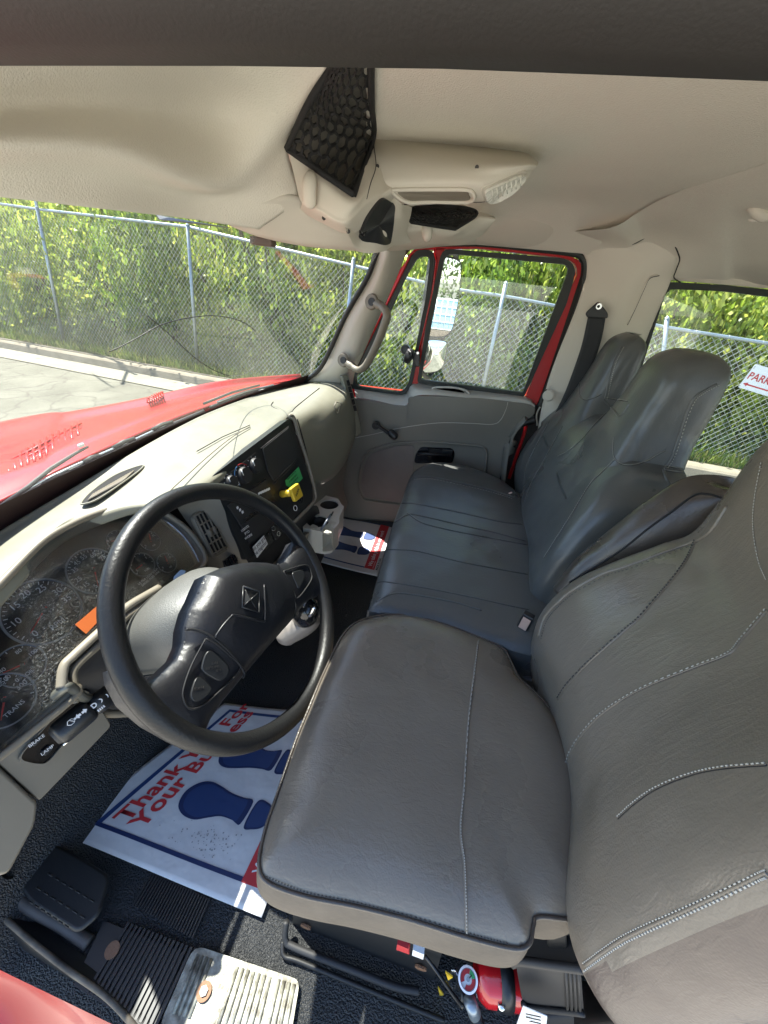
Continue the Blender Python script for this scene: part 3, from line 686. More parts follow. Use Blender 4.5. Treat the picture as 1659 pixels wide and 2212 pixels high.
# --- A pillar trim on the passenger side with grab handle
rows = [[P(817, 512, y=1.42), P(838, 520, y=1.42), P(862, 528, y=1.5), P(878, 528, y=1.60)],
        [P(815, 548, y=1.44), P(838, 552, y=1.43), P(858, 555, y=1.5), P(874, 556, y=1.62)],
        [P(788, 612, y=1.47), P(812, 620, y=1.455), P(834, 626, y=1.5), P(846, 626, y=1.63)],
        [P(746, 690, y=1.50), P(772, 696, y=1.485), P(798, 702, y=1.52), P(813, 700, y=1.64)],
        [P(716, 752, y=1.53), P(742, 762, y=1.51), P(770, 770, y=1.53), P(786, 762, y=1.64)],
        [P(694, 792, y=1.55), P(716, 800, y=1.53), P(748, 802, y=1.55), P(768, 800, y=1.65)],
        [P(655, 824, y=1.58), P(690, 826, y=1.56), P(735, 828, y=1.57), P(762, 830, y=1.65)]]
grid('front_pillar_trim', rows, M['pillar'], cab, 24, 50, t=.015)
gh = thing('grab_handle', 'taupe grab handle bolted to the passenger side windshield pillar', 'handle')
hp = [P(800, 648, y=1.475), P(816, 657, y=1.455), P(830, 667, y=1.425), P(836, 681, y=1.415), P(831, 700, y=1.415), P(818, 735, y=1.42), P(800, 773, y=1.43), P(788, 792, y=1.44), P(774, 799, y=1.45), P(758, 789, y=1.475), P(742, 777, y=1.50)]
tube('grip', cat(hp, 60), [.019 if (k < 9 or k > 51) else .0155 for k in range(60)], M['taupe'], gh, 14, flat=.75)
for a, b, yy in ((803, 652, 1.452), (742, 778, 1.478)):
    disc('mount_pad', P(a, b, y=yy+.006), (-.25, -1, .1), .026, M['taupe'], gh, h=.008, r2=.022)
    disc('bolt_cap', P(a, b, y=yy-.004), (-.25, -1, .1), .0125, M['blackm'], gh, h=.004)

# --- driver door header in front of the lens
V = []
prof = [(.17, .30), (.165, .12), (.168, .083), (.176, .076), (.19, .0695), (.205, .0685), (.215, .076), (.23, .20), (.20, .31)]
xs = np.linspace(-1.5, 1.0, 30); V = []; F = []; q = len(prof)
for x in xs:
    for a, b in prof: V.append((x, a, b+.0075*math.cos(x*1.6)-.0064-.021*max(0.0, min(x, .5)+.06)))
for i in range(len(xs)-1):
    for k in range(q): F.append((i*q+k, i*q+(k+1) % q, (i+1)*q+(k+1) % q, (i+1)*q+k))
mesh('door_header', V, F, M['header'], cab)
# --- body shell that closes the cab: roof skin, firewall, rear, side skins
def slab(name, pts, d, m, par=cab): return plate(name, pts, d, m, par)
slab('roof_skin', [(-.66, .08, .27), (.40, .08, .27), (1.5, .08, .25), (1.5, 1.70, .25), (.4, 1.70, .25), (-.40, 1.70, .25), (-.56, 1.0, .25), (-.60, .4, .26)], (0, 0, .03), M['red'])
slab('rear_wall', [(1.46, .02, -1.12), (1.46, 1.74, -1.12), (1.46, 1.74, -.50), (1.46, .02, -.50)], (.03, 0, 0), M['liner2'])
slab('rear_wall_header', [(1.46, .02, .12), (1.46, 1.74, .12), (1.46, 1.74, .25), (1.46, .02, .25)], (.03, 0, 0), M['liner2'])
for _y in (.02, 1.60): slab('rear_wall_post', [(1.46, _y, -.50), (1.46, _y+.14, -.50), (1.46, _y+.14, .12), (1.46, _y, .12)], (.03, 0, 0), M['liner2'])
slab('rear_window_glass', [(1.475, .16, -.50), (1.475, 1.60, -.50), (1.475, 1.60, .12), (1.475, .16, .12)], (.004, 0, 0), M['glass'])
slab('driver_side_wall', [(.72, .03, -1.12), (1.46, .03, -1.12), (1.46, .03, -.45), (.72, .03, -.45)], (0, -.03, 0), M['liner2'])
slab('driver_side_post', [(.72, .03, -.45), (.86, .03, -.45), (.90, .03, .25), (.78, .03, .25)], (0, -.03, 0), M['liner2'])
slab('driver_side_rail', [(.90, .03, .10), (1.46, .03, .10), (1.46, .03, .25), (.90, .03, .25)], (0, -.03, 0), M['liner2'])
slab('firewall', [(-.98, .02, -1.12), (-.98, 1.74, -1.12), (-.86, 1.74, -.47), (-.86, .02, -.47)], (-.02, 0, 0), M['dark'])
slab('dash_bulkhead', [(-.722, .03, -1.12), (-.722, 1.74, -1.12), (-.722, 1.74, -.46), (-.722, .03, -.46)], (-.02, 0, 0), M['dark'])
slab('door_sill_trim', [(-.70, 1.64, -1.10), (.32, 1.64, -1.10), (.32, 1.74, -1.0), (-.70, 1.74, -1.0)], (0, .03, -.02), M['blackm'])
tube('header_seal', [(-1.5, .172, .155), (-.5, .170, .158), (.3, .170, .156), (1.0, .172, .150)], .014, mat('header_grey', (.11, .108, .11), .7), cab, 12)
slab('side_skin', [(.30, 1.80, -1.15), (1.48, 1.80, -1.15), (1.48, 1.80, -.66), (.30, 1.80, -.66)], (0, .02, 0), M['red'])
slab('rear_side_trim', [(.34, 1.70, -1.12), (1.46, 1.70, -1.12), (1.46, 1.70, -.64), (.34, 1.70, -.64)], (0, .02, 0), M['liner2'])
slab('rear_side_post', [(1.30, 1.70, -.66), (1.46, 1.70, -.66), (1.46, 1.70, .24), (1.30, 1.70, .24)], (0, .02, 0), M['liner2'])
slab('rear_side_rail', [(.40, 1.70, .085), (1.46, 1.70, .085), (1.46, 1.70, .25), (.30, 1.70, .25), (.30, 1.70, .14)], (0, .02, 0), M['liner2'])
# rear side window
so_ = rnd([P(1432, 608, y=1.70), P(1560, 615, y=1.70), P(1659, 625, y=1.70), (1.33, 1.70, .085), (1.33, 1.70, -.65), (.40, 1.70, -.65), P(1355, 860, y=1.70)], [.03, 0, 0, .05, .05, .05, 0])
si_ = rnd([P(1441, 624, y=1.70), P(1560, 629, y=1.70), P(1659, 641, y=1.70), (1.31, 1.70, .065), (1.31, 1.70, -.63), (.425, 1.70, -.63), P(1375, 830, y=1.70)], [.02, 0, 0, .04, .04, .04, 0])
ring('side_window_seal', so_, si_, (0, .022, 0), M['seal'], cab, n=140)
plate('side_window_glass', [np.array(p)+np.array([0, .014, 0]) for p in si_], (0, .004, 0), M['glass'], cab)

# --- floor
kx = lambda n, f, bb, s: None
M['floor'] = mat('pebbled_rubber_floor', (.016, .017, .018), .42, spec=.5, bump=1.0, bscale=330, bdist=.005, bdetail=2)
def sheet(name, x0, x1, y0, y1, zf, m, nx=40, ny=40, par=cab):
    V = [(x, y, zf(x, y)) for x in np.linspace(x0, x1, nx) for y in np.linspace(y0, y1, ny)]
    F = [(i*ny+j, (i+1)*ny+j, (i+1)*ny+j+1, i*ny+j+1) for i in range(nx-1) for j in range(ny-1)]
    return mesh(name, V, F, m, par)
def fz(x, y):
    z = -1.104
    if x < -.62: z += (-.62-x)*1.3
    z += .05*math.exp(-((y-.90)/.22)**4)*0                       # tunnel kept low
    return z
sheet('floor', -.92, 1.46, .02, 1.70, fz, M['floor'], 60, 50)
# ribbed and pebbled door sill
sill_z = -1.098
M['rib'] = mat('ribbed_black_sill', (.018, .018, .019), .4, spec=.5)
def ribs(name, quad, n, r, h, m, par, ax=0, margin=.0):
    """bars across a quad a b c d; n bars along a-b"""
    a, b, c, d = [np.array(q, float) for q in quad]; parts = []
    for i in range(n):
        t = (i+.5)/n; p, q = a*(1-t)+b*t, d*(1-t)+c*t; p, q = p+(q-p)*margin, q-(q-p)*margin
        dd = (q-p)/2; wv = (b-a)/n*.28; parts.append(boxVF((p+q)/2+np.array([0, 0, h/2]), dd, wv, (0, 0, h/2)))
    return [mesh(name, v, f, m, par, False) for v, f in parts]
zz = -1.100
q = [P(233, 2005, z=zz), P(368, 2070, z=zz), P(300, 2200, z=zz), P(190, 2135, z=zz)]
plate('sill_pad', [P(225, 1990, z=zz), P(400, 2060, z=zz), P(330, 2235, z=zz), P(160, 2130, z=zz)], (0, 0, .004), M['rib'], cab)
for o in ribs('sill_rib', [P(275, 1992, z=zz+.004), P(428, 2052, z=zz+.004), P(348, 2235, z=zz+.004), P(185, 2140, z=zz+.004)], 17, .003, .004, M['rib'], cab): pass
sp_ = [P(486, 1938, z=zz), P(585, 1980, z=zz), P(640, 2010, z=zz)]
# fine ribbed strip of the rubber mat
q = [P(330, 1880, z=zz), P(455, 1945, z=zz), P(418, 2030, z=zz), P(285, 1955, z=zz)]
ribs('mat_rib', q, 24, .002, .003, M['rib'], cab)
# aluminium tread plates
al = thing('step_plate', 'worn ribbed aluminium step plate lying in sun on the driver door sill', 'step plate')
zz = -1.094
A, B, Cc, D = P(420, 2042, z=zz), P(648, 2118, z=zz), P(620, 2290, z=zz), P(346, 2215, z=zz)
plate('plate_base', rnd([A, B, Cc, D], [.02, .012, .01, .01]), (0, 0, .004), M['ribs'], al)
def qp(u, v): return (A*(1-u)+B*u)*(1-v)+(D*(1-u)+Cc*u)*v
for k in range(4): 
    u = .07+.042*k; tube('rib', [qp(u, .1)+np.array([0, 0, .005]), qp(u, .85)+np.array([0, 0, .005])], .0032, M['ribs'], al, 6)
for k in range(7):
    u = .44+.05*k; tube('rib', [qp(u, .09)+np.array([0, 0, .005]), qp(u-.01, .97)+np.array([0, 0, .005])], .0032, M['ribs'], al, 6)
for k in range(4):
    u = .82+.046*k; tube('rib', [qp(u, .08)+np.array([0, 0, .005]), qp(u-.01, .97)+np.array([0, 0, .005])], .0032, M['ribs'], al, 6)
c_ = P(441, 2142, z=zz+.005)
disc('bolt_washer', c_, (0, 0, 1), .0125, M['rust'], al, h=.003); disc('bolt_head', c_+np.array([0, 0, .003]), (0, 0, 1), .007, M['chrome'], al, h=.003, seg=6)
b2 = disc('sill_bolt', P(243, 2053, z=-1.094), (0, 0, 1), .012, M['rust'], cab, h=.003)
# dead pedal foot rest
fr = thing('foot_rest', 'black rubber foot rest pad with small dashes beside the driver door', 'foot rest')
zz = -1.06
pts = rnd([P(a, b, z=zz) for a, b in ((40, 1858), (112, 1818), (188, 1858), (237, 1890), (224, 1943), (212, 1978), (166, 2016), (67, 1952), (27, 1899))], .012)
plate('pad', pts, (0, 0, -.012), M['rubber'], fr, bev=.006)
for (a, b) in [((100, 1885), (205, 1950)), ((75, 1915), (185, 1985)), ((60, 1945), (150, 2005))]:
    for k in range(7):
        t = (k+.2)/7; t2 = t+.09
        p, q = P(a[0]+(b[0]-a[0])*t, a[1]+(b[1]-a[1])*t, z=zz+.001), P(a[0]+(b[0]-a[0])*t2, a[1]+(b[1]-a[1])*t2, z=zz+.001)
        tube('grip_bar', [p, q], .0012, M['header'], fr, 6)
# door seal and channels at the sill's outer edge
zz = -1.085
sp1 = [P(-60, 1920, z=-1.06), P(0, 1975, z=-1.07), P(67, 2033, z=-1.08), P(148, 2096, z=-1.085), P(224, 2149, z=-1.09), P(278, 2203, z=-1.09), P(330, 2270, z=-1.09)]
M['dusty'] = mat('dusty_seal', (.16, .135, .10), .8, bump=.5, bscale=60, var=.4, vscale=25, col2=(.04, .035, .03))
tube('door_seal', cat(sp1, 60), .0045, M['dusty'], cab, 10)
sp2 = [P(-60, 1850, z=-1.06), P(0, 1899, z=-1.07), P(54, 1952, z=-1.08), P(134, 1997, z=-1.09), P(193, 2037, z=-1.096)]
tube('inner_seal', cat(sp2, 50), .011, mat('grey_seal', (.07, .06, .052), .6, var=.3, vscale=20), cab, 10)
rows = [[P(-60, 1865, z=-1.09), P(0, 1920, z=-1.09), P(60, 1975, z=-1.097), P(140, 2035, z=-1.099), P(230, 2100, z=-1.099), P(330, 2190, z=-1.099), P(420, 2290, z=-1.099)], [p+np.array([0, 0, -.002]) for p in sp1],
        [P(-60, 1975, z=-1.09), P(0, 2020, z=-1.10), P(62, 2060, z=-1.105), P(140, 2112, z=-1.11), P(214, 2158, z=-1.11), P(268, 2212, z=-1.11), P(310, 2280, z=-1.11)]]
grid('sill_channel', rows, M['rubber'], cab, 50, 14)
rows = [[P(-80, 1985, z=-1.105), P(0, 2030, z=-1.108), P(60, 2068, z=-1.112), P(130, 2112, z=-1.114), P(210, 2160, z=-1.114), P(270, 2225, z=-1.114)],
        [P(-80, 2090, z=-1.14), P(0, 2090, z=-1.14), P(50, 2110, z=-1.145), P(120, 2150, z=-1.15), P(200, 2210, z=-1.15), P(250, 2260, z=-1.15)],
        [P(-80, 2110, z=-1.22), P(0, 2118, z=-1.22), P(60, 2140, z=-1.22), P(110, 2180, z=-1.22), P(160, 2240, z=-1.22), P(200, 2300, z=-1.22)],
        [P(-80, 2290, z=-1.3), P(0, 2290, z=-1.3), P(40, 2290, z=-1.3), P(80, 2300, z=-1.3), P(120, 2330, z=-1.3), P(150, 2370, z=-1.3)]]
grid('red_door_sill', rows, M['red'], cab, 40, 24)
# front kick wall below the dash at the driver side (black)
grid('kick_panel', [[P(-100, 1750, z=-.93), P(0, 1890, z=-1.0), P(40, 1890, z=-1.05)], [(-.95, .05, -.8), (-.95, .12, -1.0), (-.9, .15, -1.10)]], M['blackm'], cab, 12, 12)
# moulded floor edge with chrome-like worn ridge next to the seat box
tube('floor_ridge', cat([P(618, 1990, z=-1.06), P(617, 2030, z=-1.085), P(640, 2048, z=-1.09), P(760, 2095, z=-1.09), P(850, 2130, z=-1.09), P(905, 2142, z=-1.09)], 60), .006, M['blackm'], cab, 8)
tube('floor_ridge', cat([P(610, 2035, z=-1.09), P(614, 2065, z=-1.095), P(650, 2078, z=-1.095), P(800, 2140, z=-1.095), P(960, 2205, z=-1.095)], 60), .004, M['rubber'], cab, 8)

# ================================================================== PASSENGER DOOR
door = thing('passenger_door', 'closed passenger door with red window frame and taupe inner panel', 'door')
Y0 = 1.685
def D4(x, y, yy=None): return P(743.0+x/3.0, 483.9+y/3.0, y=Y0 if yy is None else yy)
qi = rnd([D4(478, 212), D4(548, 208), D4(560, 245), D4(530, 480), D4(420, 1035), D4(375, 1092), D4(82, 1050), D4(75, 1000), D4(240, 700), D4(400, 345)], [.02, .015, .02, 0, .03, .03, .015, .01, 0, 0])
qs = rnd([D4(450, 170), D4(580, 165), D4(590, 245), D4(560, 480), D4(440, 1050), D4(390, 1110), D4(40, 1065), D4(45, 985), D4(205, 690), D4(365, 330)], [.03, .03, .02, 0, .02, .02, .01, 0, 0, 0])
wi = rnd([D4(682, 193), D4(1440, 262), D4(1458, 292), D4(1160, 1092), D4(498, 1008), D4(560, 680), D4(650, 225)], [.012, .01, .02, .004, .01, 0, .01])
wsx = rnd([D4(655, 160), D4(1450, 225), D4(1508, 290), D4(1440, 520), D4(1168, 1118), D4(475, 1028), D4(530, 680), D4(625, 205)], [.03, .03, .03, 0, .004, .01, 0, .02])
ro = rnd([D4(470, 148), D4(870, 140), D4(1450, 200), D4(1540, 240), D4(1535, 330), D4(1440, 620), D4(1390, 770), D4(1255, 1170), D4(1100, 1190), D4(400, 1190), D4(20, 1150), D4(30, 985), D4(180, 690), D4(345, 320)], [.02, 0, .03, .02, .01, 0, 0, 0, 0, 0, 0, 0, 0, 0])
# red frame: three bands
def band(name, o, i, d, m, n=140): return ring(name, o, i, d, m, door, n=n)
band('frame', ro, rnd([D4(480, 168), D4(870, 160), D4(1440, 222), D4(1510, 262), D4(1510, 330), D4(1400, 560), D4(1180, 1115), D4(1100, 1150), D4(400, 1155), D4(30, 1125), D4(38, 985), D4(205, 690), D4(365, 325)], [.02, 0, .03, .02, 0, 0, 0, 0, 0, 0, 0, 0, 0]), (0, .03, 0), M['red'])
plate('mullion', [D4(585, 160), D4(655, 158), D4(636, 215), D4(540, 640), D4(478, 1035), D4(425, 1035), D4(470, 830), D4(570, 430), D4(594, 245)], (0, .03, 0), M['red'], door)
tube('frame_bead', [D4(585, 160, Y0-.003), D4(600, 245, Y0-.003), D4(575, 430, Y0-.003), D4(515, 700, Y0-.003), D4(470, 900, Y0-.003)], .004, M['red'], door, 8)
shift = lambda pts, dy: [np.array(p)+np.array([0, dy, 0]) for p in pts]
ring('quarter_glass_seal', shift(qs, -.006), shift(qi, -.006), (0, .024, 0), M['seal'], door, 140)
ring('window_seal', shift(wsx, -.006), shift(wi, -.006), (0, .024, 0), M['seal'], door, 140)
plate('quarter_glass', shift(qi, .012), (0, .004, 0), M['glass'], door)
plate('window_glass', shift(wi, .010), (0, .004, 0), M['glass'], door)
tube('frame_pinstripe', [D4(60, 960, Y0-.008), D4(130, 820, Y0-.008), D4(300, 470, Y0-.008), D4(430, 200, Y0-.008), D4(470, 160, Y0-.008)], .005, M['red'], door, 8)
# body opening weatherstrip round the door (belongs to the cab)
wsl = [D4(-40, 1120, Y0-.01), D4(0, 985, Y0-.01), D4(140, 690, Y0-.01), D4(310, 320, Y0-.01), D4(420, 150, Y0-.012), D4(500, 130, Y0-.012), D4(870, 124, Y0-.012), D4(1200, 155, Y0-.012), D4(1480, 188, Y0-.012), D4(1550, 225, Y0-.012), D4(1568, 300, Y0-.01), D4(1535, 480, Y0-.01), D4(1420, 800, Y0-.01), D4(1300, 1100, Y0-.01), D4(1265, 1180, Y0-.01)]
tube('door_weatherstrip', cat(wsl, 120), .011, M['seal'], cab, 10)
tube('door_weatherstrip_lip', [q+np.array([0, -.012, 0]) for q in cat([D4(1500, 640), D4(1395, 900), D4(1290, 1140), D4(1248, 1225), D4(1250, 1300)], 40)], .0035, M['pillar'], cab, 8)
# inner panel: ledge, upper, armrest pad, lower
YP = 1.655
ledge = [[D4(60, 1052, 1.70), D4(200, 1070, 1.70), D4(385, 1096, 1.70), D4(430, 1035, 1.70), D4(500, 1030, 1.70), D4(820, 1065, 1.70), D4(1160, 1108, 1.70), D4(1235, 1160, 1.70)],
         [D4(70, 1085, 1.665), D4(200, 1105, 1.665), D4(385, 1140, 1.665), D4(438, 1075, 1.65), D4(520, 1070, 1.64), D4(820, 1105, 1.645), D4(1160, 1135, 1.65), D4(1238, 1170, 1.66)],
         [D4(75, 1120, YP), D4(200, 1142, YP), D4(385, 1178, YP-.003), D4(445, 1120, YP-.02), D4(560, 1108, YP-.03), D4(820, 1128, YP-.025), D4(1160, 1160, YP-.01), D4(1238, 1188, YP)]]
grid('ledge', ledge, M['ledge'], door, 90, 10)
cols = [[D4(10, 1118, YP), D4(-40, 1380, YP+.005), D4(-80, 1600, YP), D4(-100, 1800, YP), D4(-100, 1900, YP+.0)],
        [D4(385, 1176, YP-.003), D4(350, 1320, YP), D4(340, 1500, YP+.004), D4(340, 1700, YP), D4(340, 1930, YP)],
        [D4(445, 1118, YP-.02), D4(470, 1270, YP-.012), D4(500, 1400, YP), D4(520, 1600, YP+.004), D4(520, 1930, YP)],
        [D4(820, 1126, YP-.025), D4(820, 1250, YP-.02), D4(820, 1400, YP), D4(820, 1600, YP+.002), D4(800, 1960, YP)],
        [D4(1150, 1158, YP-.01), D4(1120, 1280, YP-.004), D4(1070, 1400, YP), D4(1040, 1550, YP), D4(1000, 1960, YP)],
        [D4(1240, 1186, YP), D4(1225, 1240, YP), D4(1110, 1330, YP), D4(1060, 1480, YP), D4(1000, 1980, YP)]]
grid('door_panel', cols, M['doorp'], door, 60, 60, t=.02)
# recessed lower pocket insert with raised border
po = rnd([D4(150, 1470), D4(330, 1418), D4(560, 1410), D4(900, 1440), D4(928, 1480), D4(910, 1640), D4(880, 1840), D4(420, 1830), D4(120, 1790), D4(90, 1700), D4(110, 1560)], .03)
po = [np.array(p)*((YP-.006)/p[1]) for p in po]
tube('pocket_border', po+[po[0]], .0055, M['doorp'], door, 8)
pi = [np.array(p)*((YP-.004)/p[1]) for p in rnd([D4(165, 1490), D4(330, 1440), D4(460, 1430), D4(450, 1600), D4(440, 1812), D4(130, 1770), D4(108, 1700), D4(130, 1570)], .03)]
plate('pocket_insert', pi, (0, .006, 0), M['doorl'], door)
tube('panel_seam', cat([D4(0, 1400, YP-.003), D4(200, 1360, YP-.003), D4(350, 1325, YP-.006), D4(600, 1290, YP-.014), D4(820, 1292, YP-.018), D4(960, 1298, YP-.016), D4(1015, 1270, YP-.014), D4(1050, 1200, YP-.012), D4(1062, 1155, YP-.014)], 70), .0016, M['pillar'], door, 6)
# cup tray in the ledge
ct = [D4(x, y, 1.652) for x, y in ((575, 1068), (620, 1062), (720, 1066), (790, 1085), (808, 1108), (770, 1116), (680, 1108), (600, 1092))]
n_ = np.array([0, -.3, 1.0])
tube('tray_rim', [p+np.array([0, 0, .003]) for p in cat(ct, 48, closed=True)], .0045, M['ledge'], door, 8, closed=True)
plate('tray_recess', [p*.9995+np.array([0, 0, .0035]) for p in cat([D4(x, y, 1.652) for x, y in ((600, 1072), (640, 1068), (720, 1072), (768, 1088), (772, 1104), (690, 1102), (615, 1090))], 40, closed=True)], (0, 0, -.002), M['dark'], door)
# window crank
wc = thing('window_crank', 'black window crank pointing down on the passenger door panel', 'crank')
disc('crank_hub', D4(212, 1300, YP-.006), (0, -1, 0), .017, M['black'], wc, h=.02)
tube('crank_arm', cat([D4(212, 1300, YP-.03), D4(260, 1335, YP-.034), D4(320, 1375, YP-.036)], 12), [.011]*6+[.012]*6, M['black'], wc, 12, flat=.6)
tube('crank_knob', cat([D4(290, 1340, YP-.05), D4(325, 1372, YP-.052), D4(345, 1388, YP-.05)], 12), [.009, .014, .017, .018, .018, .018, .018, .018, .017, .015, .012, .007], M['black'], wc, 12)
# latch handle recess
lr = rnd([D4(468, 1480, YP-.002), D4(500, 1445, YP-.002), D4(700, 1452, YP-.002), D4(718, 1480, YP-.002), D4(705, 1545, YP-.002), D4(470, 1550, YP-.002), D4(456, 1540, YP-.002)], .012)
plate('latch_recess', lr, (0, -.003, 0), M['gloss'], door)
lh = [D4(478, 1490, YP-.012), D4(520, 1488, YP-.018), D4(700, 1500, YP-.018)]
tube('latch_lever', lh, .007, M['black'], door, 8)
plate('latch_grip', [D4(640, 1462, YP-.012), D4(705, 1468, YP-.012), D4(700, 1498, YP-.012), D4(632, 1494, YP-.012)], (0, .01, 0), M['black'], door, bev=.002)
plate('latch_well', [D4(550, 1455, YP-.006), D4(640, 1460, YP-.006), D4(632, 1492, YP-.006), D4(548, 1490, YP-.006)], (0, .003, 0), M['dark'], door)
# door edge: dark weatherstrip and red edge behind the bench
tube('edge_seal', cat([D4(1240, 1268, 1.67), D4(1150, 1295, 1.67), D4(1095, 1340, 1.67), D4(1070, 1420, 1.67), D4(1045, 1510, 1.67), D4(1015, 1640, 1.67), D4(990, 1800, 1.67)], 50), .016, M['rubber'], cab, 10)
tube('door_edge', cat([D4(1190, 1270, 1.70), D4(1160, 1380, 1.70), D4(1110, 1525, 1.70), D4(1070, 1650, 1.70)], 20), .007, M['red'], door, 8)
grid('jamb_shadow', [[D4(1120, 1225, 1.712), D4(900, 1900, 1.712)], [D4(1420, 1180, 1.712), D4(1200, 1900, 1.712)]], M['dark'], cab, 4, 4)  # black sheet that paints the shadow inside the door jamb
slabo = plate('outer_skin', [(-.62, 1.76, -1.15), (.30, 1.76, -1.15), (.30, 1.76, -.40), (-.62, 1.76, -.43)], (0, .02, 0), M['red'], door)
# black clamp mount stuck to the mullion
cm = thing('clamp_mount', 'black ball clamp mount on the red bar between the two passenger door windows', 'clamp')
def E4(x, y, yy): return P(725.8+x*.1458, 587.5+y*.1458, y=yy)
disc('suction_cup', E4(1030, 1150, 1.63), (.2, -1, .1), .020, M['black'], cm, h=.012, r2=.017)
disc('cup_rim', E4(1030, 1150, 1.618), (.2, -1, .1), .015, M['blackm'], cm, h=.003, hole=.010)
tube('ball_arm', [E4(1110, 1160, 1.61), E4(1085, 1240, 1.60), E4(1040, 1340, 1.60)], [.015, .018, .012], M['black'], cm, 12)
tube('cable', cat([E4(1060, 1170, 1.60), E4(1110, 1200, 1.58), E4(1105, 1290, 1.585), E4(1040, 1330, 1.60)], 16), .004, M['black'], cm, 8)
plate('bracket', [E4(1140, 1200, 1.625), E4(1235, 1190, 1.625), E4(1235, 1410, 1.625), E4(1165, 1400, 1.625), E4(1130, 1290, 1.625)], (0, .02, 0), M['black'], cm, bev=.004)
disc('bracket_screw', E4(1212, 1200, 1.622), (0, -1, 0), .005, M['chrome'], cm, h=.003, seg=12)

# ================================================================== DOOR MIRRORS (outside)
mr = thing('door_mirror', 'tall rounded passenger door mirror over a smaller convex mirror', 'mirror')
YM = 2.05
def mirror_plate(name, pts, tgt, convex=0.0):
    c = np.mean(pts, axis=0)
    dv = c/np.linalg.norm(c); t = np.array(tgt, float)-c; t /= np.linalg.norm(t); n = (t-dv); n /= np.linalg.norm(n)
    q = [PPn(p, c, n) for p in pts]; return q, c, n
def PPn(p, c, n):
    r = np.array(p)/np.linalg.norm(p); return r*(np.dot(c, n)/np.dot(r, n))
top = rnd([P(962, 556, y=YM), P(985, 560, y=YM), P(997, 570, y=YM), P(990, 650, y=YM), P(976, 715, y=YM), P(960, 727, y=YM), P(922, 727, y=YM), P(934, 640, y=YM), P(946, 556, y=YM)], .03)
q, c, n = mirror_plate('mirror_top', top, (14, 2.8, -.5))
back = (c/np.linalg.norm(c))*.03
plate('upper_mirror_glass', q, -n*.003, M['mirror'], mr)
cen = np.mean(q, axis=0)
ring('upper_mirror_rim', [cen+(p-cen)*1.05+np.array(back)*0 for p in q], [cen+(p-cen)*.995 for p in q], -n*.05, M['rubber'], mr, 90)
plate('upper_mirror_back', [cen+(p-cen)*1.04-n*.05 for p in q], -n*.01, M['black'], mr)
low = rnd([P(925, 734, y=YM), P(962, 737, y=YM), P(966, 745, y=YM), P(960, 785, y=YM), P(948, 802, y=YM), P(916, 806, y=YM), P(908, 795, y=YM), P(920, 745, y=YM)], .04)
q, c, n = mirror_plate('mirror_low', low, (9, 2.6, -1.7))
cen = np.mean(q, axis=0)
# convex dome
V = [cen+n*.012]; F = []; K = len(q); 
for s in (.35, .7, 1.0):
    for p in q: V.append(cen+(p-cen)*s+n*.012*(1-s*s))
for k in range(K): F.append((0, 1+k, 1+(k+1) % K))
for a in range(2):
    for k in range(K): F.append((1+a*K+k, 1+(a+1)*K+k, 1+(a+1)*K+(k+1) % K, 1+a*K+(k+1) % K))
o = mesh('convex_mirror_glass', V, F, M['mirror'], mr)
bm = bmesh.new(); bm.from_mesh(o.data); bmesh.ops.recalc_face_normals(bm, faces=bm.faces); bm.to_mesh(o.data); bm.free()
ring('convex_mirror_rim', [cen+(p-cen)*1.07 for p in q], [cen+(p-cen)*.99 for p in q], -n*.05, M['rubber'], mr, 90)
plate('convex_mirror_back', [cen+(p-cen)*1.05-n*.05 for p in q], -n*.01, M['black'], mr)
tube('mirror_arm', cat([P(958, 552, y=1.80), P(970, 545, y=1.9), P(985, 556, y=YM+.03), P(975, 640, y=YM+.07), P(955, 735, y=YM+.07), P(930, 812, y=YM+.02), P(905, 800, y=1.8)], 30), .012, M['rubber'], mr, 8)
# what the mirrors look back at: blue tank crate, pale kerb road
tk = thing('tank_crate', 'pale blue tank in a steel cage reflected in the tall door mirror', 'tank')
tx, ty = 14.2, 2.9
box('tank_body', (tx, ty, -1.15), (.5, 0, 0), (0, .9, 0), (0, 0, .5), M['ibc'], tk, .05)
for k in range(9): tube('cage_bar', [(tx-.53, ty-.8+.2*k, -1.65), (tx-.53, ty-.8+.2*k, -.62)], .012, M['white'], tk, 6)
for k in range(5): tube('cage_bar', [(tx-.53, ty-.88, -1.62+.25*k), (tx-.53, ty+.88, -1.62+.25*k)], .012, M['white'], tk, 6)
box('pallet', (tx, ty, -1.83), (.55, 0, 0), (0, .9, 0), (0, 0, .16), M['bark'], tk, .01)

# ================================================================== HOOD, COWL, WIPERS
rows = [[(-.90, -.1, -.50), P(0, 1082, x=-.955), P(150, 1003, x=-.955), P(400, 893, x=-.95), P(560, 843, x=-.93), P(640, 826, x=-.90)],
        [(-1.1, -.1, -.47), P(0, 1035, z=-.475), P(150, 975, z=-.47), P(400, 880, z=-.465), P(555, 838, z=-.462), P(645, 823, z=-.462)],
        [(-1.35, -.1, -.47), P(0, 1008, z=-.49), P(150, 955, z=-.475), P(390, 868, z=-.47), P(530, 832, z=-.465), P(650, 820, z=-.468)],
        [(-1.7, -.1, -.55), P(0, 950, z=-.55), P(150, 915, z=-.52), P(330, 875, z=-.50), P(500, 834, z=-.485), P(650, 819, z=-.475)],
        [(-1.9, -.1, -.62), P(0, 912, z=-.60), P(150, 890, z=-.555), P(300, 867, z=-.525), P(480, 832, z=-.49), P(650, 818, z=-.478)],
        [(-2.4, -.1, -.8), (-2.4, .9, -.80), (-2.0, 1.35, -.8), (-1.5, 1.6, -.8), (-1.1, 1.75, -.8), (-.8, 1.9, -.8)]]
grid('hood', rows, M['redh'], cab, 60, 70, t=.01)
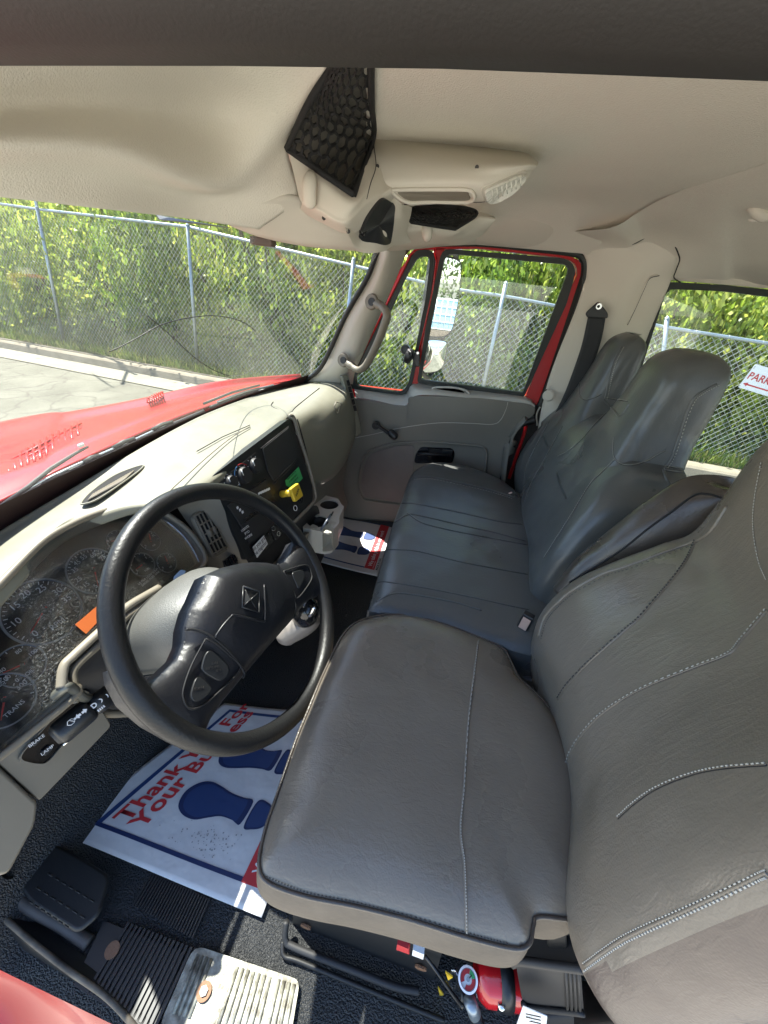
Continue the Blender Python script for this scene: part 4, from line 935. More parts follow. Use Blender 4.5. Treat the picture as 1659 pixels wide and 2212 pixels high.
def vent(cpx, n, wv, hv, ang, z):
    parts = []
    for k in range(n):
        a = (k-(n-1)/2)
        x, y = cpx[0]+a*wv*math.cos(ang), cpx[1]+a*wv*math.sin(ang)
        parts.append(((x, y-hv/2), (x+2, y+hv/2)))
    return parts
# two louvred intakes in the hood skin
hv = bpy.data.objects.get('hood')
for (x0, y0, x1, y1, z, nn, hh) in ((12, 1012, 175, 925, -.497, 12, 40), (318, 866, 352, 850, -.482, 7, 13)):
    for k in range(nn):
        t = (k+.5)/nn; x, y = x0+(x1-x0)*t, y0+(y1-y0)*t; h_ = hh*(.6+.4*math.sin(math.pi*t))
        zz = z-.03*(y < 960)*0
        for s in (-1, 1):
            p = P(x+s*1.0, y-h_/2, z=z-.018+.0), P(x+s*1.0, y+h_/2, z=z+.010)
        tube('hood_louvre', [P(x-2, y-h_/2, z=z-.012), P(x, y, z=z+.002), P(x+2, y+h_/2, z=z+.016)], .0045 if nn > 8 else .003, M['redh'], cab, 6)
    for s in (-.33, 0, .33):
        tube('hood_louvre', [P(x0, y0+hh*s*.8, z=z+.016*s+.002), P(x1, y1+hh*s*.8, z=z+.016*s+.002)], .0032, M['redh'], cab, 6)
# cowl: black mesh with wiper arms
rows = [[P(-40, 1160, x=-.80), P(150, 1052, x=-.82), P(400, 930, x=-.83), P(600, 850, x=-.82)],
        [P(-40, 1108, x=-.93), P(150, 1008, x=-.94), P(400, 896, x=-.93), P(600, 838, x=-.90)]]
M['cowl'] = mat('cowl_mesh', (.05, .045, .05), .6, bump=1, bscale=300, bdist=.004)
grid('cowl', [[(p[0], p[1], p[2]-.02) for p in r] for r in rows], M['cowl'], cab, 40, 10)
wp = thing('wiper', 'black windshield wiper with bright edge resting along the red hood', 'wiper')
def wt_(px, py): return P(px, py, x=-.90)+np.array([0, 0, .0])
tube('wiper_arm', [wt_(-10, 1102), wt_(60, 1052), wt_(110, 1012), wt_(165, 978), wt_(190, 965)], [.004, .005, .005, .004, .003], M['blackm'], wp, 8)
tube('wiper_blade', cat([wt_(-20, 1112), wt_(90, 1052), wt_(210, 992), wt_(330, 935), wt_(440, 888)], 40), .006, M['blackm'], wp, 8)
tube('blade_spine', cat([wt_(40, 1068), wt_(120, 1025), wt_(215, 982), wt_(300, 945), wt_(370, 912)], 40), .0028, M['steel'], wp, 8)
for a, b in (((90, 1045), (150, 1020)), ((180, 1000), (215, 985)), ((245, 968), (290, 948)), ((330, 928), (372, 912))):
    tube('blade_bracket', [wt_(*a), wt_((a[0]+b[0])/2, (a[1]+b[1])/2-4), wt_(*b)], .006, M['blackm'], wp, 8)
wp2 = thing('wiper', 'far black windshield wiper lying at the passenger corner of the windshield', 'wiper')
tube('wiper_blade', cat([wt_(455, 880), wt_(510, 858), wt_(560, 842), wt_(620, 828)], 30), .006, M['blackm'], wp2, 8)
tube('blade_spine', cat([wt_(470, 868), wt_(530, 846), wt_(590, 832)], 30), .004, M['steel'], wp2, 8)
tube('wiper_arm', [wt_(440, 872), wt_(500, 848), wt_(560, 832)], .005, M['blackm'], wp2, 8)
box('bright_clip', wt_(175, 962), (.003, 0, 0), (0, .008, 0), (0, 0, .004), M['white'], cab, .002)

# ================================================================== DASHBOARD
def inpoly(x, y, poly):
    c = np.zeros_like(x, bool); n = len(poly)
    for i in range(n):
        x1, y1 = poly[i]; x2, y2 = poly[i-1]
        m = ((y1 > y) != (y2 > y)) & (x < (x2-x1)*(y-y1)/((y2-y1)+1e-15)+x1); c ^= m
    return c
def distpoly(pts, poly):
    d = np.full(len(pts), 1e9); nearest = np.zeros((len(pts), 2)); n = len(poly)
    for i in range(n):
        a = np.array(poly[i-1]); b = np.array(poly[i]); ab = b-a; L = (ab@ab)+1e-15
        t = np.clip(((pts-a)@ab)/L, 0, 1); q = a+t[:, None]*ab; dd = np.linalg.norm(pts-q, axis=1)
        m = dd < d; d[m] = dd[m]; nearest[m] = q[m]
    return d, nearest
def pillow(name, pts3, c, n, hfun, step, mat_, parent, back=.02):
    """solid pad with outline pts3 in the plane c,n; hfun(dist_to_edge, u, v) gives the height of its face"""
    u, v, n = basis(n); c = np.array(c, float)
    poly = [((np.array(p)-c)@u, (np.array(p)-c)@v) for p in pts3]; pa = np.array(poly)
    x0, y0 = pa.min(0)-step; x1, y1 = pa.max(0)+step
    gx, gy = np.meshgrid(np.arange(x0, x1, step), np.arange(y0, y1, step), indexing='ij'); sh = gx.shape
    Pn = np.c_[gx.ravel(), gy.ravel()]; ins = inpoly(Pn[:, 0], Pn[:, 1], poly); d, near = distpoly(Pn, poly)
    keep = ins | (d < step*.75); Q = Pn.copy(); edge = (~ins) | (d < step*.25); Q[edge] = near[edge]; dd = np.where(edge, 0, d)
    idx = -np.ones(len(Pn), int); V = []; F = []
    for k in np.nonzero(keep)[0]:
        idx[k] = len(V); V.append(c+u*Q[k, 0]+v*Q[k, 1]+n*hfun(dd[k], Q[k, 0], Q[k, 1]))
    I = idx.reshape(sh)
    for i in range(sh[0]-1):
        for j in range(sh[1]-1):
            q = [I[i, j], I[i+1, j], I[i+1, j+1], I[i, j+1]]; g = [t for t in q if t >= 0]
            if len(g) >= 3: F.append(tuple(g))
    nb = len(V)
    bm = bmesh.new(); vs = [bm.verts.new(Vector(p)) for p in V]
    for f in F:
        try: bm.faces.new([vs[k] for k in f])
        except ValueError: pass
    be = [e for e in bm.edges if len(e.link_faces) == 1]
    r = bmesh.ops.extrude_edge_only(bm, edges=be)
    for g in r['geom']:
        if isinstance(g, bmesh.types.BMVert): g.co += Vector(-n*back)
    bmesh.ops.remove_doubles(bm, verts=bm.verts, dist=step*.05)
    bmesh.ops.recalc_face_normals(bm, faces=bm.faces)
    me = bpy.data.meshes.new(name); bm.to_mesh(me); bm.free()
    o = link(name, me, mat_, parent, True)
    # orient to the viewer
    return o
dash = thing('dashboard', 'pale sage dashboard running the width of the cab under the windshield', 'dashboard')
XB = -.738
back = [P(-160, 1290, x=XB+.02), P(-60, 1218, x=XB+.005), P(0, 1166, x=XB), P(100, 1103, x=XB), P(200, 1043, x=XB), P(300, 983, x=XB), P(400, 926, x=XB), P(470, 892, x=XB), P(560, 857, x=XB), P(655, 824, x=XB+.005)]
mid = [P(-160, 1350, z=-.432), P(-60, 1262, z=-.428), P(10, 1212, z=-.425), P(110, 1140, z=-.418), P(215, 1075, z=-.414), P(330, 1030, z=-.412), P(430, 975, z=-.410), P(520, 925, z=-.405), P(600, 875, z=-.398), P(690, 832, z=-.385)]
lip = [P(-160, 1420, z=-.450), P(-60, 1325, z=-.436), P(0, 1262, z=-.432), P(91, 1171, z=-.424), P(160, 1130, z=-.422), P(268, 1092, z=-.420), P(372, 1072, z=-.424), P(458, 1028, z=-.424), P(540, 964, z=-.418), P(622, 901, z=-.410)]
over = [p+np.array([.012, 0, -.018]) for p in lip]
back0 = [p+np.array([-.14, 0, -.10]) for p in back]
grid('dash_top', [back0, [p+np.array([-.03, 0, -.006]) for p in back], back, mid, lip, over], M['sage'], dash, 110, 26, t=.008)
# seam of the centre cover on the dash top
tube('top_seam', cat([P(360, 1078, z=-.412), P(368, 1060, z=-.4095), P(400, 1030, z=-.409), P(450, 985, z=-.407), P(500, 945, z=-.404), P(540, 921, z=-.402)], 50), .0013, M['taupe'], dash, 6)
# defroster vent
dv = [P(176, 1086, z=-.408), P(200, 1060, z=-.408), P(250, 1026, z=-.407), P(303, 1006, z=-.406), P(306, 1012, z=-.406), P(262, 1045, z=-.407), P(212, 1078, z=-.408), P(185, 1088, z=-.408)]
tube('vent_rim', cat(dv, 60, closed=True), .0018, M['sage'], dash, 8, closed=True)
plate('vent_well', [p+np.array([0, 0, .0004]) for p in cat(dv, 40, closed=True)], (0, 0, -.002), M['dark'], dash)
for k in range(17):
    t = (k+.6)/17.6; a = np.array([184, 1084])*(1-t)+np.array([262, 1042])*t; b = np.array([200, 1064])*(1-t)+np.array([294, 1010])*t
    tube('vent_slat', [P(a[0]+4, a[1]-2, z=-.4055), P(b[0], b[1]+4, z=-.4045)], .0017, M['taupe'], dash, 5)
tube('vent_slot', [P(540, 918, z=-.401), P(480, 944, z=-.403), P(425, 975, z=-.406)], .0012, M['dark'], dash, 6)

# instrument cluster
M['bezel'] = mat('bezel_grey', (.30, .31, .32), .4)
CC, CN = np.array([-.6438, .44, -.4466]), np.array([.80, 0, .60])
def K(px, py, off=0.0): return PP(px, py, CC+CN*off, CN)
def K4(x, y, off=0.0): return K(x*.2604, 1080+y*.2604, off)
inner = [K(-130, 1480), K(-60, 1345), K(0, 1281), K(80, 1200), K(156, 1145), K(215, 1122), K(262, 1114), K(315, 1118), K(352, 1132), K(391, 1166), K(418, 1210), K(412, 1226), K(344, 1267), K(268, 1309), K(216, 1361), K(146, 1424), K(134, 1462), K(136, 1490), K(60, 1560), K(0, 1612), K(-120, 1700)]
plate('cluster_face', cat(inner, 120, closed=True), -CN*.01, M['lens'], dash)
def K2(px, py, o): return K(px, py, max(o-.022, .006))
ctrim_out = [K2(-150, 1500, .055), K2(-62, 1325, .052), K2(0, 1262, .05), K2(91, 1171, .045), K2(160, 1130, .042), K2(220, 1106, .04), K2(268, 1093, .04), K2(325, 1098, .04), K2(368, 1116, .038), K2(412, 1152, .036), K2(442, 1200, .036), K2(430, 1232, .034), K2(352, 1284, .03), K2(278, 1330, .03), K2(232, 1378, .03), K2(165, 1440, .03), K2(160, 1475, .03), K2(165, 1500, .03), K2(72, 1578, .03), K2(0, 1634, .03), K2(-130, 1730, .03)]
ctrim_mid = [K2(-140, 1490, .04), K2(-60, 1334, .04), K2(0, 1270, .038), K2(85, 1184, .034), K2(158, 1137, .03), K2(218, 1113, .03), K2(265, 1102, .03), K2(320, 1107, .03), K2(360, 1124, .028), K2(402, 1158, .028), K2(432, 1204, .028), K2(422, 1230, .026), K2(348, 1276, .02), K2(272, 1320, .02), K2(223, 1370, .02), K2(155, 1432, .02), K2(147, 1468, .02), K2(150, 1494, .02), K2(66, 1569, .02), K2(0, 1624, .02), K2(-125, 1715, .02)]
rr = [ctrim_out+[ctrim_out[0]], ctrim_mid+[ctrim_mid[0]], inner+[inner[0]]]
grid('cluster_surround', rr, M['taupe'], dash, 200, 12)
tube('surround_edge', cat(ctrim_out, 160, closed=True), .006, M['taupe'], dash, 8, closed=True)
def gauge(cx_, cy_, r, ticks, sweep, nums, word, needle, blue=None, nm='gauge', wordpos=-.45, ns=.2):
    c = K4(cx_, cy_, .001); u, v, n = basis(CN)
    # the cluster print is turned to stand upright along the panel: v is up
    g = disc(nm, c, n, r, M['dial'], dash, h=.003, seg=56)
    V, F = discVF(c+n*.003, n, r*1.03, .0022, 56, hole=r*.975); mesh('bezel_ring', V, F, M['bezel'], g, False)
    a0, a1 = sweep; parts = []
    for k in range(ticks+1):
        a = R_(a0+(a1-a0)*k/ticks); d = math.cos(a)*u+math.sin(a)*v; big = k % 2 == 0
        w_ = np.cross(n, d)*(.0006 if big else .0004)
        parts.append(boxVF(c+n*.0036+d*r*(.88 if big else .91), d*r*(.05 if big else .03), w_, n*.0003))
    join('scale_ticks', parts, M['glyph'], g)
    if blue:
        pts = [c+n*.004+r*.99*(math.cos(R_(a))*u+math.sin(R_(a))*v) for a in np.linspace(*blue, 30)]; tube('blue_arc', pts, .0011, M['blue'], g, 5)
    for a, s in nums:
        text('numeral', s, c+n*.0042+r*.69*(math.cos(R_(a))*u+math.sin(R_(a))*v), u, v, r*ns*1.35, M['glyph'], g, .0002)
    if word: text('gauge_word', word, c+n*.0042+r*wordpos*v*1.25, u, v, r*.24, M['glyph'], g, .0002)
    d = math.cos(R_(needle))*u+math.sin(R_(needle))*v
    wv = np.cross(n, d)
    plate('needle', [c+n*.006-d*r*.12+wv*.0014, c+n*.006+d*r*.72+wv*.0004, c+n*.006+d*r*.72-wv*.0004, c+n*.006-d*r*.12-wv*.0014], n*.0012, M['needle'], g)
    disc('needle_hub', c+n*.005, n, r*.09, M['black'], g, h=.003, seg=20)
    return g
gauge(350, 925, .052, 32, (215, -35), [(215, '0'), (165, '10'), (125, '15'), (90, '20'), (55, '25'), (20, '30'), (-10, '35')], 'RPM', 205, (150, 20))
gauge(770, 590, .042, 34, (235, -55), [(235, '5'), (205, '15'), (175, '25'), (140, '35'), (112, '45'), (83, '55'), (52, '65'), (20, '75'), (-15, '85')], 'MPH', 240, (160, 40))
gauge(165, 1375, .030, 12, (215, -35), [(220, '0'), (185, '20'), (150, '40'), (60, '80'), (10, '100')], 'OIL', 160, (130, 15), wordpos=-.42)
gauge(20, 1665, .036, 12, (215, -35), [(205, '100'), (130, '200'), (55, '250'), (0, '300')], 'TRANS', 225, (140, 10), wordpos=-.42)
gauge(980, 345, .022, 8, (200, -20), [(190, '0'), (20, '12')], 'VOLT', 150)
gauge(1235, 345, .021, 8, (200, -20), [(190, '0'), (20, '15')], 'AIR', 60, (0, 0))
gauge(1172, 540, .024, 8, (200, -20), [(190, 'E'), (20, 'F')], 'FUEL', 178)
gauge(1375, 525, .021, 8, (200, -20), [(190, '0'), (20, '15')], 'AIR', 70)
u_, v_, n_c = basis(CN)
text('fuel_notice', 'ULTRA LOW SULFUR\nDIESEL FUEL ONLY', K4(1250, 635, .0015), u_, v_, .0062, M['glyph'], dash, .0002)
text('warning_letter', 'C', K4(392, 438, .0015), u_, v_, .011, M['needle'], dash, .0003, bold=.0003)
disc('trip_knob', K4(1340, 670, .0), CN, .006, M['black'], dash, h=.012, seg=20)
# clear cover over the dials
cc_ = cat([p+CN*.014 for p in inner], 120, closed=True)
plate('cluster_cover', cc_, CN*.002, M['cover'], dash)
st = plate('orange_sticker', [K4(622, 1035, .020), K4(800, 885, .020), K4(870, 950, .020), K4(712, 1112, .020)], CN*.0008, M['orange'])
tag(st, 'blank orange sticker on the lower edge of the instrument cluster', 'sticker')
st = plate('blue_tag', rnd([K4(1438, 640, .022), K4(1495, 580, .022), K4(1540, 590, .022), K4(1520, 620, .022), K4(1440, 680, .022)], .003), CN*.002, M['bluep'])
tag(st, 'small pale blue tag tucked at the lower right corner of the instrument cluster', 'tag')

# centre stack
SC = P(458, 1030, y=.70); SN = np.array([.93, -.10, .352]); SN /= np.linalg.norm(SN)
def S(px, py, off=0.0): return PP(px, py, SC+SN*off, SN)
def S3(x, y, off=0.0): return S(414.7+x*.2187, 864+y*.2187, off)
face = rnd([S3(190, 770), S3(215, 740), S3(955, 185), S3(975, 190), S3(1045, 420), S3(1190, 850), S3(1195, 970), S3(1165, 1020), S3(990, 1200), S3(780, 1390), S3(540, 1590), S3(420, 1330), S3(290, 1000)], [.004, .01, .006, .01, 0, 0, .01, .01, 0, 0, .01, 0, 0])
plate('centre_panel', face, -SN*.03, M['black'], dash)
fo = [p+SN*.004 for p in face]; cen = np.mean(face, axis=0)
tube('panel_edge', cat([S3(960, 155, .004), S3(1005, 175, .004), S3(1060, 360, .004), S3(1140, 600, .004), S3(1205, 850, .004), S3(1222, 960, .004), S3(1185, 1030, .004), S3(1000, 1215, .004)], 60), .0055, M['taupe'], dash, 8)
for x, y in ((1028, 335), (1078, 465), (1125, 635)): disc('edge_clip', S3(x, y, .010), SN, .0035, M['chrome'], dash, h=.002, seg=12)
def sline(name, pts, r=.0012, m='header', off=.0015): return tube(name, [S3(x, y, off) for x, y in pts], r, M[m], dash, 6)
plate('blank_cover', rnd([S3(690, 480), S3(950, 270), S3(1035, 575), S3(800, 800), S3(740, 700)], .005), SN*.004, M['blackm'], dash, bev=.0015)
sline('cover_edge', [(680, 478), (955, 262)], .0014, 'header', .006); sline('cover_edge', [(815, 800), (1035, 580)], .0016, 'header', .007)
sline('panel_seam', [(805, 838), (1060, 590)]); sline('panel_seam', [(330, 760), (625, 520)]); sline('panel_seam', [(410, 865), (470, 828)], .0016, 'glyph')
sline('panel_seam', [(720, 770), (550, 905)], .0012, 'header'); sline('panel_seam', [(720, 770), (790, 960)], .0012, 'header')
# climate dials
for (x, y, r) in ((380, 810, .017), (510, 745, .023), (620, 650, .022)):
    g = disc('climate_dial', S3(x, y, .0), SN, r, M['blackm'], dash, h=.012, r2=r*.85, seg=40)
    pts = []
    for k in range(7):
        a = R_(200-k*36.6); uu_, vv_, _ = basis(SN); d = math.cos(a)*uu_+math.sin(a)*vv_
        pts.append(boxVF(S3(x, y, .0012)+d*r*1.14, d*.0016, np.cross(SN, d)*.0008, SN*.0003))
    join('dial_marks', pts, M['glyph'], g)
    vv_ = basis(SN)[1]; tube('dial_pointer', [S3(x, y, .0125), S3(x, y, .0125)+vv_*r*.7], .0012, M['glyph'], g, 6)
uu_, vv_, _ = basis(SN); c = S3(510, 745, .0015)
tube('cold_arc', [c+.030*(math.cos(R_(a))*uu_+math.sin(R_(a))*vv_) for a in np.linspace(215, 110, 16)], .0013, M['blue'], dash, 6)
tube('hot_arc', [c+.030*(math.cos(R_(a))*uu_+math.sin(R_(a))*vv_) for a in np.linspace(100, 40, 12)], .0013, M['redp'], dash, 6)
# switch rows and radio
def sbox(name, quad, h, m='blackm', par=dash, bev=.0012):
    return plate(name, [S3(x, y, .0) for x, y in quad], SN*h, M[m], par, bev=bev)
sbox('control_module', [(545, 915), (720, 790), (790, 955), (620, 1080)], .004)
for k in range(5):
    t = k/4; x, y = 640+90*t, 920-40*t
    sbox('switch_icon', [(x, y), (x+22, y-15), (x+28, y+5), (x+6, y+20)], .0052, 'glyph', bev=0)
sbox('switch_block', [(340, 1040), (560, 900), (640, 1080), (470, 1240)], .004)
sbox('radio', [(470, 1240), (800, 1000), (880, 1170), (560, 1410)], .006)
for k in range(6): sbox('radio_button', [(505+46*k, 1170-32*k), (530+46*k, 1152-32*k), (538+46*k, 1170-32*k), (513+46*k, 1188-32*k)], .008, 'header', bev=0)
sbox('storage_slot', [(560, 1450), (760, 1300), (800, 1400), (640, 1560)], .003, 'gloss')
sbox('socket_plate', [(770, 1270), (900, 1150), (960, 1250), (820, 1390)], .004)
for x, y in ((800, 1270), (850, 1320)): disc('socket_ring', S3(x, y, .005), SN, .007, M['chrome'], dash, h=.002, hole=.0055, seg=24)
for k in range(3): sbox('label_mark', [(425+25*k, 1060+22*k), (440+25*k, 1048+22*k), (448+25*k, 1070+22*k), (433+25*k, 1082+22*k)], .0052, 'glyph', bev=0)
for x, y in ((525, 1270), (545, 1310), (560, 1350)): text('switch_word', 'LIGHTS' if y == 1270 else ('PTO' if y == 1310 else 'WORK'), S3(x, y, .0075), S3(x+10, y-7)-S3(x, y), S3(x, y-10)-S3(x, y), .009, M['glyph'], dash, .0002)
for (x, y, r) in ((1020, 1068, .0085), (1055, 980, .013)):
    disc('outlet', S3(x, y, .0), SN, r, M['gloss'], dash, h=.006, seg=28); disc('outlet_ring', S3(x, y, .006), SN, r*1.05, M['glyph' if r < .01 else 'header'], dash, h=.001, hole=r*.85, seg=28)
# yellow parking brake knob
c0 = S3(885, 930, .0); kb = tube('brake_knob_stem', [c0, c0+SN*.045], .0105, M['yellow'], dash, 16)
uu_, vv_, _ = basis(SN)
o = plate('brake_knob', rnd([c0+SN*.045+(uu_*a+vv_*b)*.021 for a, b in ((-1, 1), (1, 1), (1, -1), (-1, -1))], .006), SN*.012, M['yellow'], dash, bev=.003)
text('brake_knob_word', 'PARK', c0+SN*.0575, uu_+vv_*.6, vv_-uu_*.6, .011, M['ink'], o, .0003)
# stickers
g_ = plate('green_sticker', [S3(920, 795, .003), S3(1052, 660, .003), S3(1092, 775, .003), S3(992, 878, .003), S3(930, 845, .003)], SN*.0008, M['green'])
tag(g_, 'bright green notice sticker with dark writing beside the yellow brake knob', 'sticker')
for k, s in enumerate(('BEFORE LEAVING CAB', 'SET PARKING BRAKE', 'CHECK AIR PRESSURE', 'AND LIGHTS')):
    a = S3(985+14*k, 745+29*k, .0042); text('printed_line', s, a, S3(1052, 660)-S3(920, 795), S3(1052, 660)-S3(1092, 775), .0068, M['ink'], g_, .0001, sx=.75)
nt_ = plate('note_label', [S3(596, 1455, .008), S3(710, 1335, .008), S3(748, 1425, .008), S3(642, 1560, .008)], SN*.0006, M['note'])
tag(nt_, 'white typed note label asking about the register stuck below the radio', 'label')
for k, s in enumerate(('did you grab', 'the register?')):
    text('printed_line', s, S3(664+16*k, 1415+48*k, .0092), S3(710, 1335)-S3(596, 1455), S3(710, 1335)-S3(748, 1425), .0155, M['ink'], nt_, .0001, sx=.8)

# taupe fascia between cluster and centre panel, with the louvred vent
FCn = np.array([.90, 0, .436]); FCn /= np.linalg.norm(FCn); Fc = P(440, 1140, y=.66)
def Fp(px, py, off=0.0): return PP(px, py, Fc+FCn*off, FCn)
rows = [[P(366, 1072, z=-.430), P(410, 1056, z=-.432), P(462, 1032, z=-.430)],
        [P(395, 1115, y=.635), P(428, 1098, y=.655), P(472, 1070, y=.69)],
        [P(428, 1165, y=.635), P(458, 1150, y=.66), P(495, 1125, y=.69)],
        [P(448, 1225, y=.64), P(490, 1218, y=.66), P(532, 1205, y=.69)],
        [P(440, 1300, y=.64), P(500, 1300, y=.68), P(560, 1290, y=.72)]]
grid('fascia', rows, M['taupe'], dash, 30, 40)
def F3(x, y, off=0.012): return Fp(414.7+x*.2187, 864+y*.2187, off+.010)
vo = rnd([F3(12, 1155), F3(45, 1110), F3(130, 1062), F3(175, 1075), F3(368, 1440), F3(350, 1490), F3(250, 1552), F3(205, 1550), F3(30, 1210)], .008)
vcen = np.mean(vo, axis=0)
plate('vent_housing', vo, -FCn*.012, M['taupe'], dash, bev=.003)
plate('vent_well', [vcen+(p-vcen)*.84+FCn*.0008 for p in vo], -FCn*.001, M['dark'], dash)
for k in range(4):
    t = (k+.5)/4; a = (35+(150-35)*t, 1155+(1085-1155)*t); b = (225+(345-225)*t, 1525+(1450-1525)*t)
    tube('vent_slot', [F3(*a, .0135), F3(*b, .0135)], .0046, M['dark'], dash, 8)
for k in range(5):
    t = (k)/4; a = (22+(222-22)*t*.97, 1150+(1530-1150)*t*.97); b = (150+(350-150)*t*.97, 1080+(1455-1080)*t*.97)
    tube('vent_bar', [F3(*a, .0175), F3(*b, .0175)], .0019, M['taupe'], dash, 6)
for k in range(5):
    t = k/4; a = (30+(165-30)*t, 1150+(1072-1150)*t); b = (215+(355-215)*t, 1540+(1460-1540)*t)
    tube('vent_fin', [F3(*a, .018), F3(*b, .018)], .0021, M['taupe'], dash, 6)
tube('vent_thumb_wheel', [F3(160, 1280, .019), F3(190, 1350, .019)], .006, M['taupe'], dash, 8); tube('vent_thumb_wheel', [F3(205, 1255, .019), F3(235, 1325, .019)], .006, M['taupe'], dash, 8)
plate('switch_bank', [F3(300, 1590, .010), F3(390, 1520, .010), F3(460, 1640, .010), F3(330, 1700, .010)], FCn*.004, M['black'], dash)
for k in range(3): plate('rocker_switch', [F3(312+38*k, 1594-24*k, .013), F3(338+38*k, 1576-24*k, .013), F3(372+38*k, 1640-24*k, .013), F3(346+38*k, 1660-24*k, .013)], FCn*.004, M['gloss'], dash, bev=.001)
# lower shelf and knee panel under the centre stack
grid('lower_shelf', [[S3(540, 1590), S3(800, 1380), S3(990, 1210), S3(1180, 1040)], [P(570, 1225, y=.84), P(625, 1190, y=.97), P(660, 1150, y=1.06), P(690, 1105, y=1.12)], [P(590, 1330, y=.92), P(640, 1300, y=1.05), P(675, 1255, y=1.14), P(700, 1200, y=1.2)]], M['blackm'], dash, 24, 18)
plate('cubby', [P(596, 1222, y=.86), P(640, 1170, y=.95), P(668, 1150, y=1.0), P(655, 1205, y=.95), P(625, 1235, y=.9)], (-.02, .01, -.01), M['taupe'], dash)

# glove box side
rows = [[P(622, 900, z=-.408), P(600, 872, z=-.400), P(640, 845, z=-.39), P(690, 828, z=-.385), P(722, 816, z=-.382)],
        [P(636, 905, z=-.411), P(660, 885, z=-.405), P(700, 855, z=-.392), P(728, 828, z=-.38), P(742, 812, z=-.372)],
        [P(648, 935, y=1.12), P(680, 918, y=1.22), P(715, 890, y=1.33), P(742, 862, y=1.45), P(748, 840, y=1.52)],
        [P(662, 980, y=1.12), P(690, 970, y=1.2), P(722, 945, y=1.31), P(752, 905, y=1.45), P(762, 880, y=1.52)],
        [P(672, 1035, y=1.12), P(695, 1030, y=1.19), P(724, 1010, y=1.28), P(752, 970, y=1.40), P(768, 925, y=1.52)],
        [P(674, 1046, y=1.16), P(698, 1044, y=1.22), P(724, 1028, y=1.31), P(750, 992, y=1.43), P(768, 945, y=1.55)]]
grid('glove_box', rows, M['sage'], dash, 50, 50, t=.01)
rows = [[P(652, 920, y=1.14), P(690, 875, y=1.32), P(735, 830, y=1.6)], [P(672, 1040, y=1.15), P(710, 1035, y=1.3), P(768, 930, y=1.6)], [P(676, 1100, y=1.17), P(720, 1085, y=1.33), P(742, 1040, y=1.5)], [P(690, 1180, y=1.3), P(730, 1130, y=1.45), P(752, 1090, y=1.6)]]
grid('lower_trim', [rows[1], rows[2], rows[3]], M['doorp'], dash, 24, 20)
tube('glove_gap', cat([P(642, 905, y=1.115), P(652, 940, y=1.11), P(664, 985, y=1.11), P(676, 1038, y=1.11)], 30), .0022, M['dark'], dash, 6)
tube('lid_seam', cat([P(590, 868, z=-.394), P(586, 876, z=-.397), P(600, 884, z=-.401), P(628, 890, z=-.404), P(640, 878, z=-.399), P(690, 838, z=-.383)], 40), .0013, M['dark'], dash, 6)
# diamond emblem on the glove box
em = [P(726, 868, y=1.375), P(738, 872, y=1.40), P(729, 894, y=1.355), P(722, 878, y=1.355)]
tube('emblem_outline', em+[em[0]], .0022, M['taupe'], dash, 6)
# end vent on the passenger corner of the dash
rows = [[P(739, 812, y=1.53), P(750, 810, y=1.55)], [P(748, 850, y=1.53), P(764, 850, y=1.56)], [P(762, 905, y=1.53), P(776, 905, y=1.56)], [P(768, 945, y=1.53), P(781, 935, y=1.56)]]
grid('dash_end_cap', rows, M['sage'], dash, 8, 30, t=.02)
for k in range(5):
    t = k/5; a = (748+18*t, 822+68*t)
    plate('end_vent_slot', [P(a[0], a[1], y=1.532), P(a[0]+6, a[1]-1, y=1.545), P(a[0]+9, a[1]+11, y=1.545), P(a[0]+3, a[1]+12, y=1.532)], (.001, -.002, .001), M['dark'], dash)

# left lower panel with levers
LC = P(120, 1600, x=-.605); LN = np.array([.88, -.12, .46]); LN /= np.linalg.norm(LN)
def Lp(px, py, off=0.0): return PP(px, py, LC+LN*off, LN)
def L5(x, y, off=0.0): return Lp(x*.1668, 1425.6+y*.1668, off)
o = plate('knee_panel', rnd([Lp(-120, 1700), Lp(0, 1617), Lp(66, 1575), Lp(150, 1496), Lp(188, 1488), Lp(212, 1520), Lp(241, 1566), Lp(234, 1576), Lp(86, 1730), Lp(0, 1652), Lp(-140, 1560)], [0, 0, .01, .01, .01, 0, .008, .008, .004, 0, 0]), -LN*.03, M['taupe'], dash, bev=.006)
plate('side_panel', rnd([Lp(-160, 1600, .008), Lp(0, 1656, .008), Lp(83, 1733, .008), Lp(78, 1780, .008), Lp(20, 1890, .008), Lp(-10, 1895, .008), Lp(-160, 1850, .008)], [0, 0, .006, .01, .01, .01, 0]), -LN*.05, M['taupe'], dash, bev=.006)
ins = rnd([L5(960, 515, .002), L5(1080, 560, .002), L5(1120, 700, .002), L5(600, 1330, .002), L5(480, 1345, .002), L5(270, 1300, .002), L5(250, 1230, .002), L5(880, 520, .002)], .012)
ring('switch_bezel', [p+(p-np.mean(ins, axis=0))*.06 for p in ins], ins, LN*.006, M['taupe'], dash, n=80)
plate('switch_tray', ins, LN*.002, M['gloss'], dash)
for (x, y, s) in ((450, 1040, 'BRAKE'), (590, 1160, 'LAMP')):
    b = plate('rocker_switch', rnd([L5(x-70, y+20, .004), L5(x+40, y-70, .004), L5(x+85, y-10, .004), L5(x-20, y+85, .004)], .003), LN*.006, M['black'], dash, bev=.0015)
    text('switch_word', s, L5(x+25, y+8, .0105), L5(x+60, y-45)-L5(x, y), L5(x, y-60)-L5(x+40, y), .008, M['white'], b, .0002)
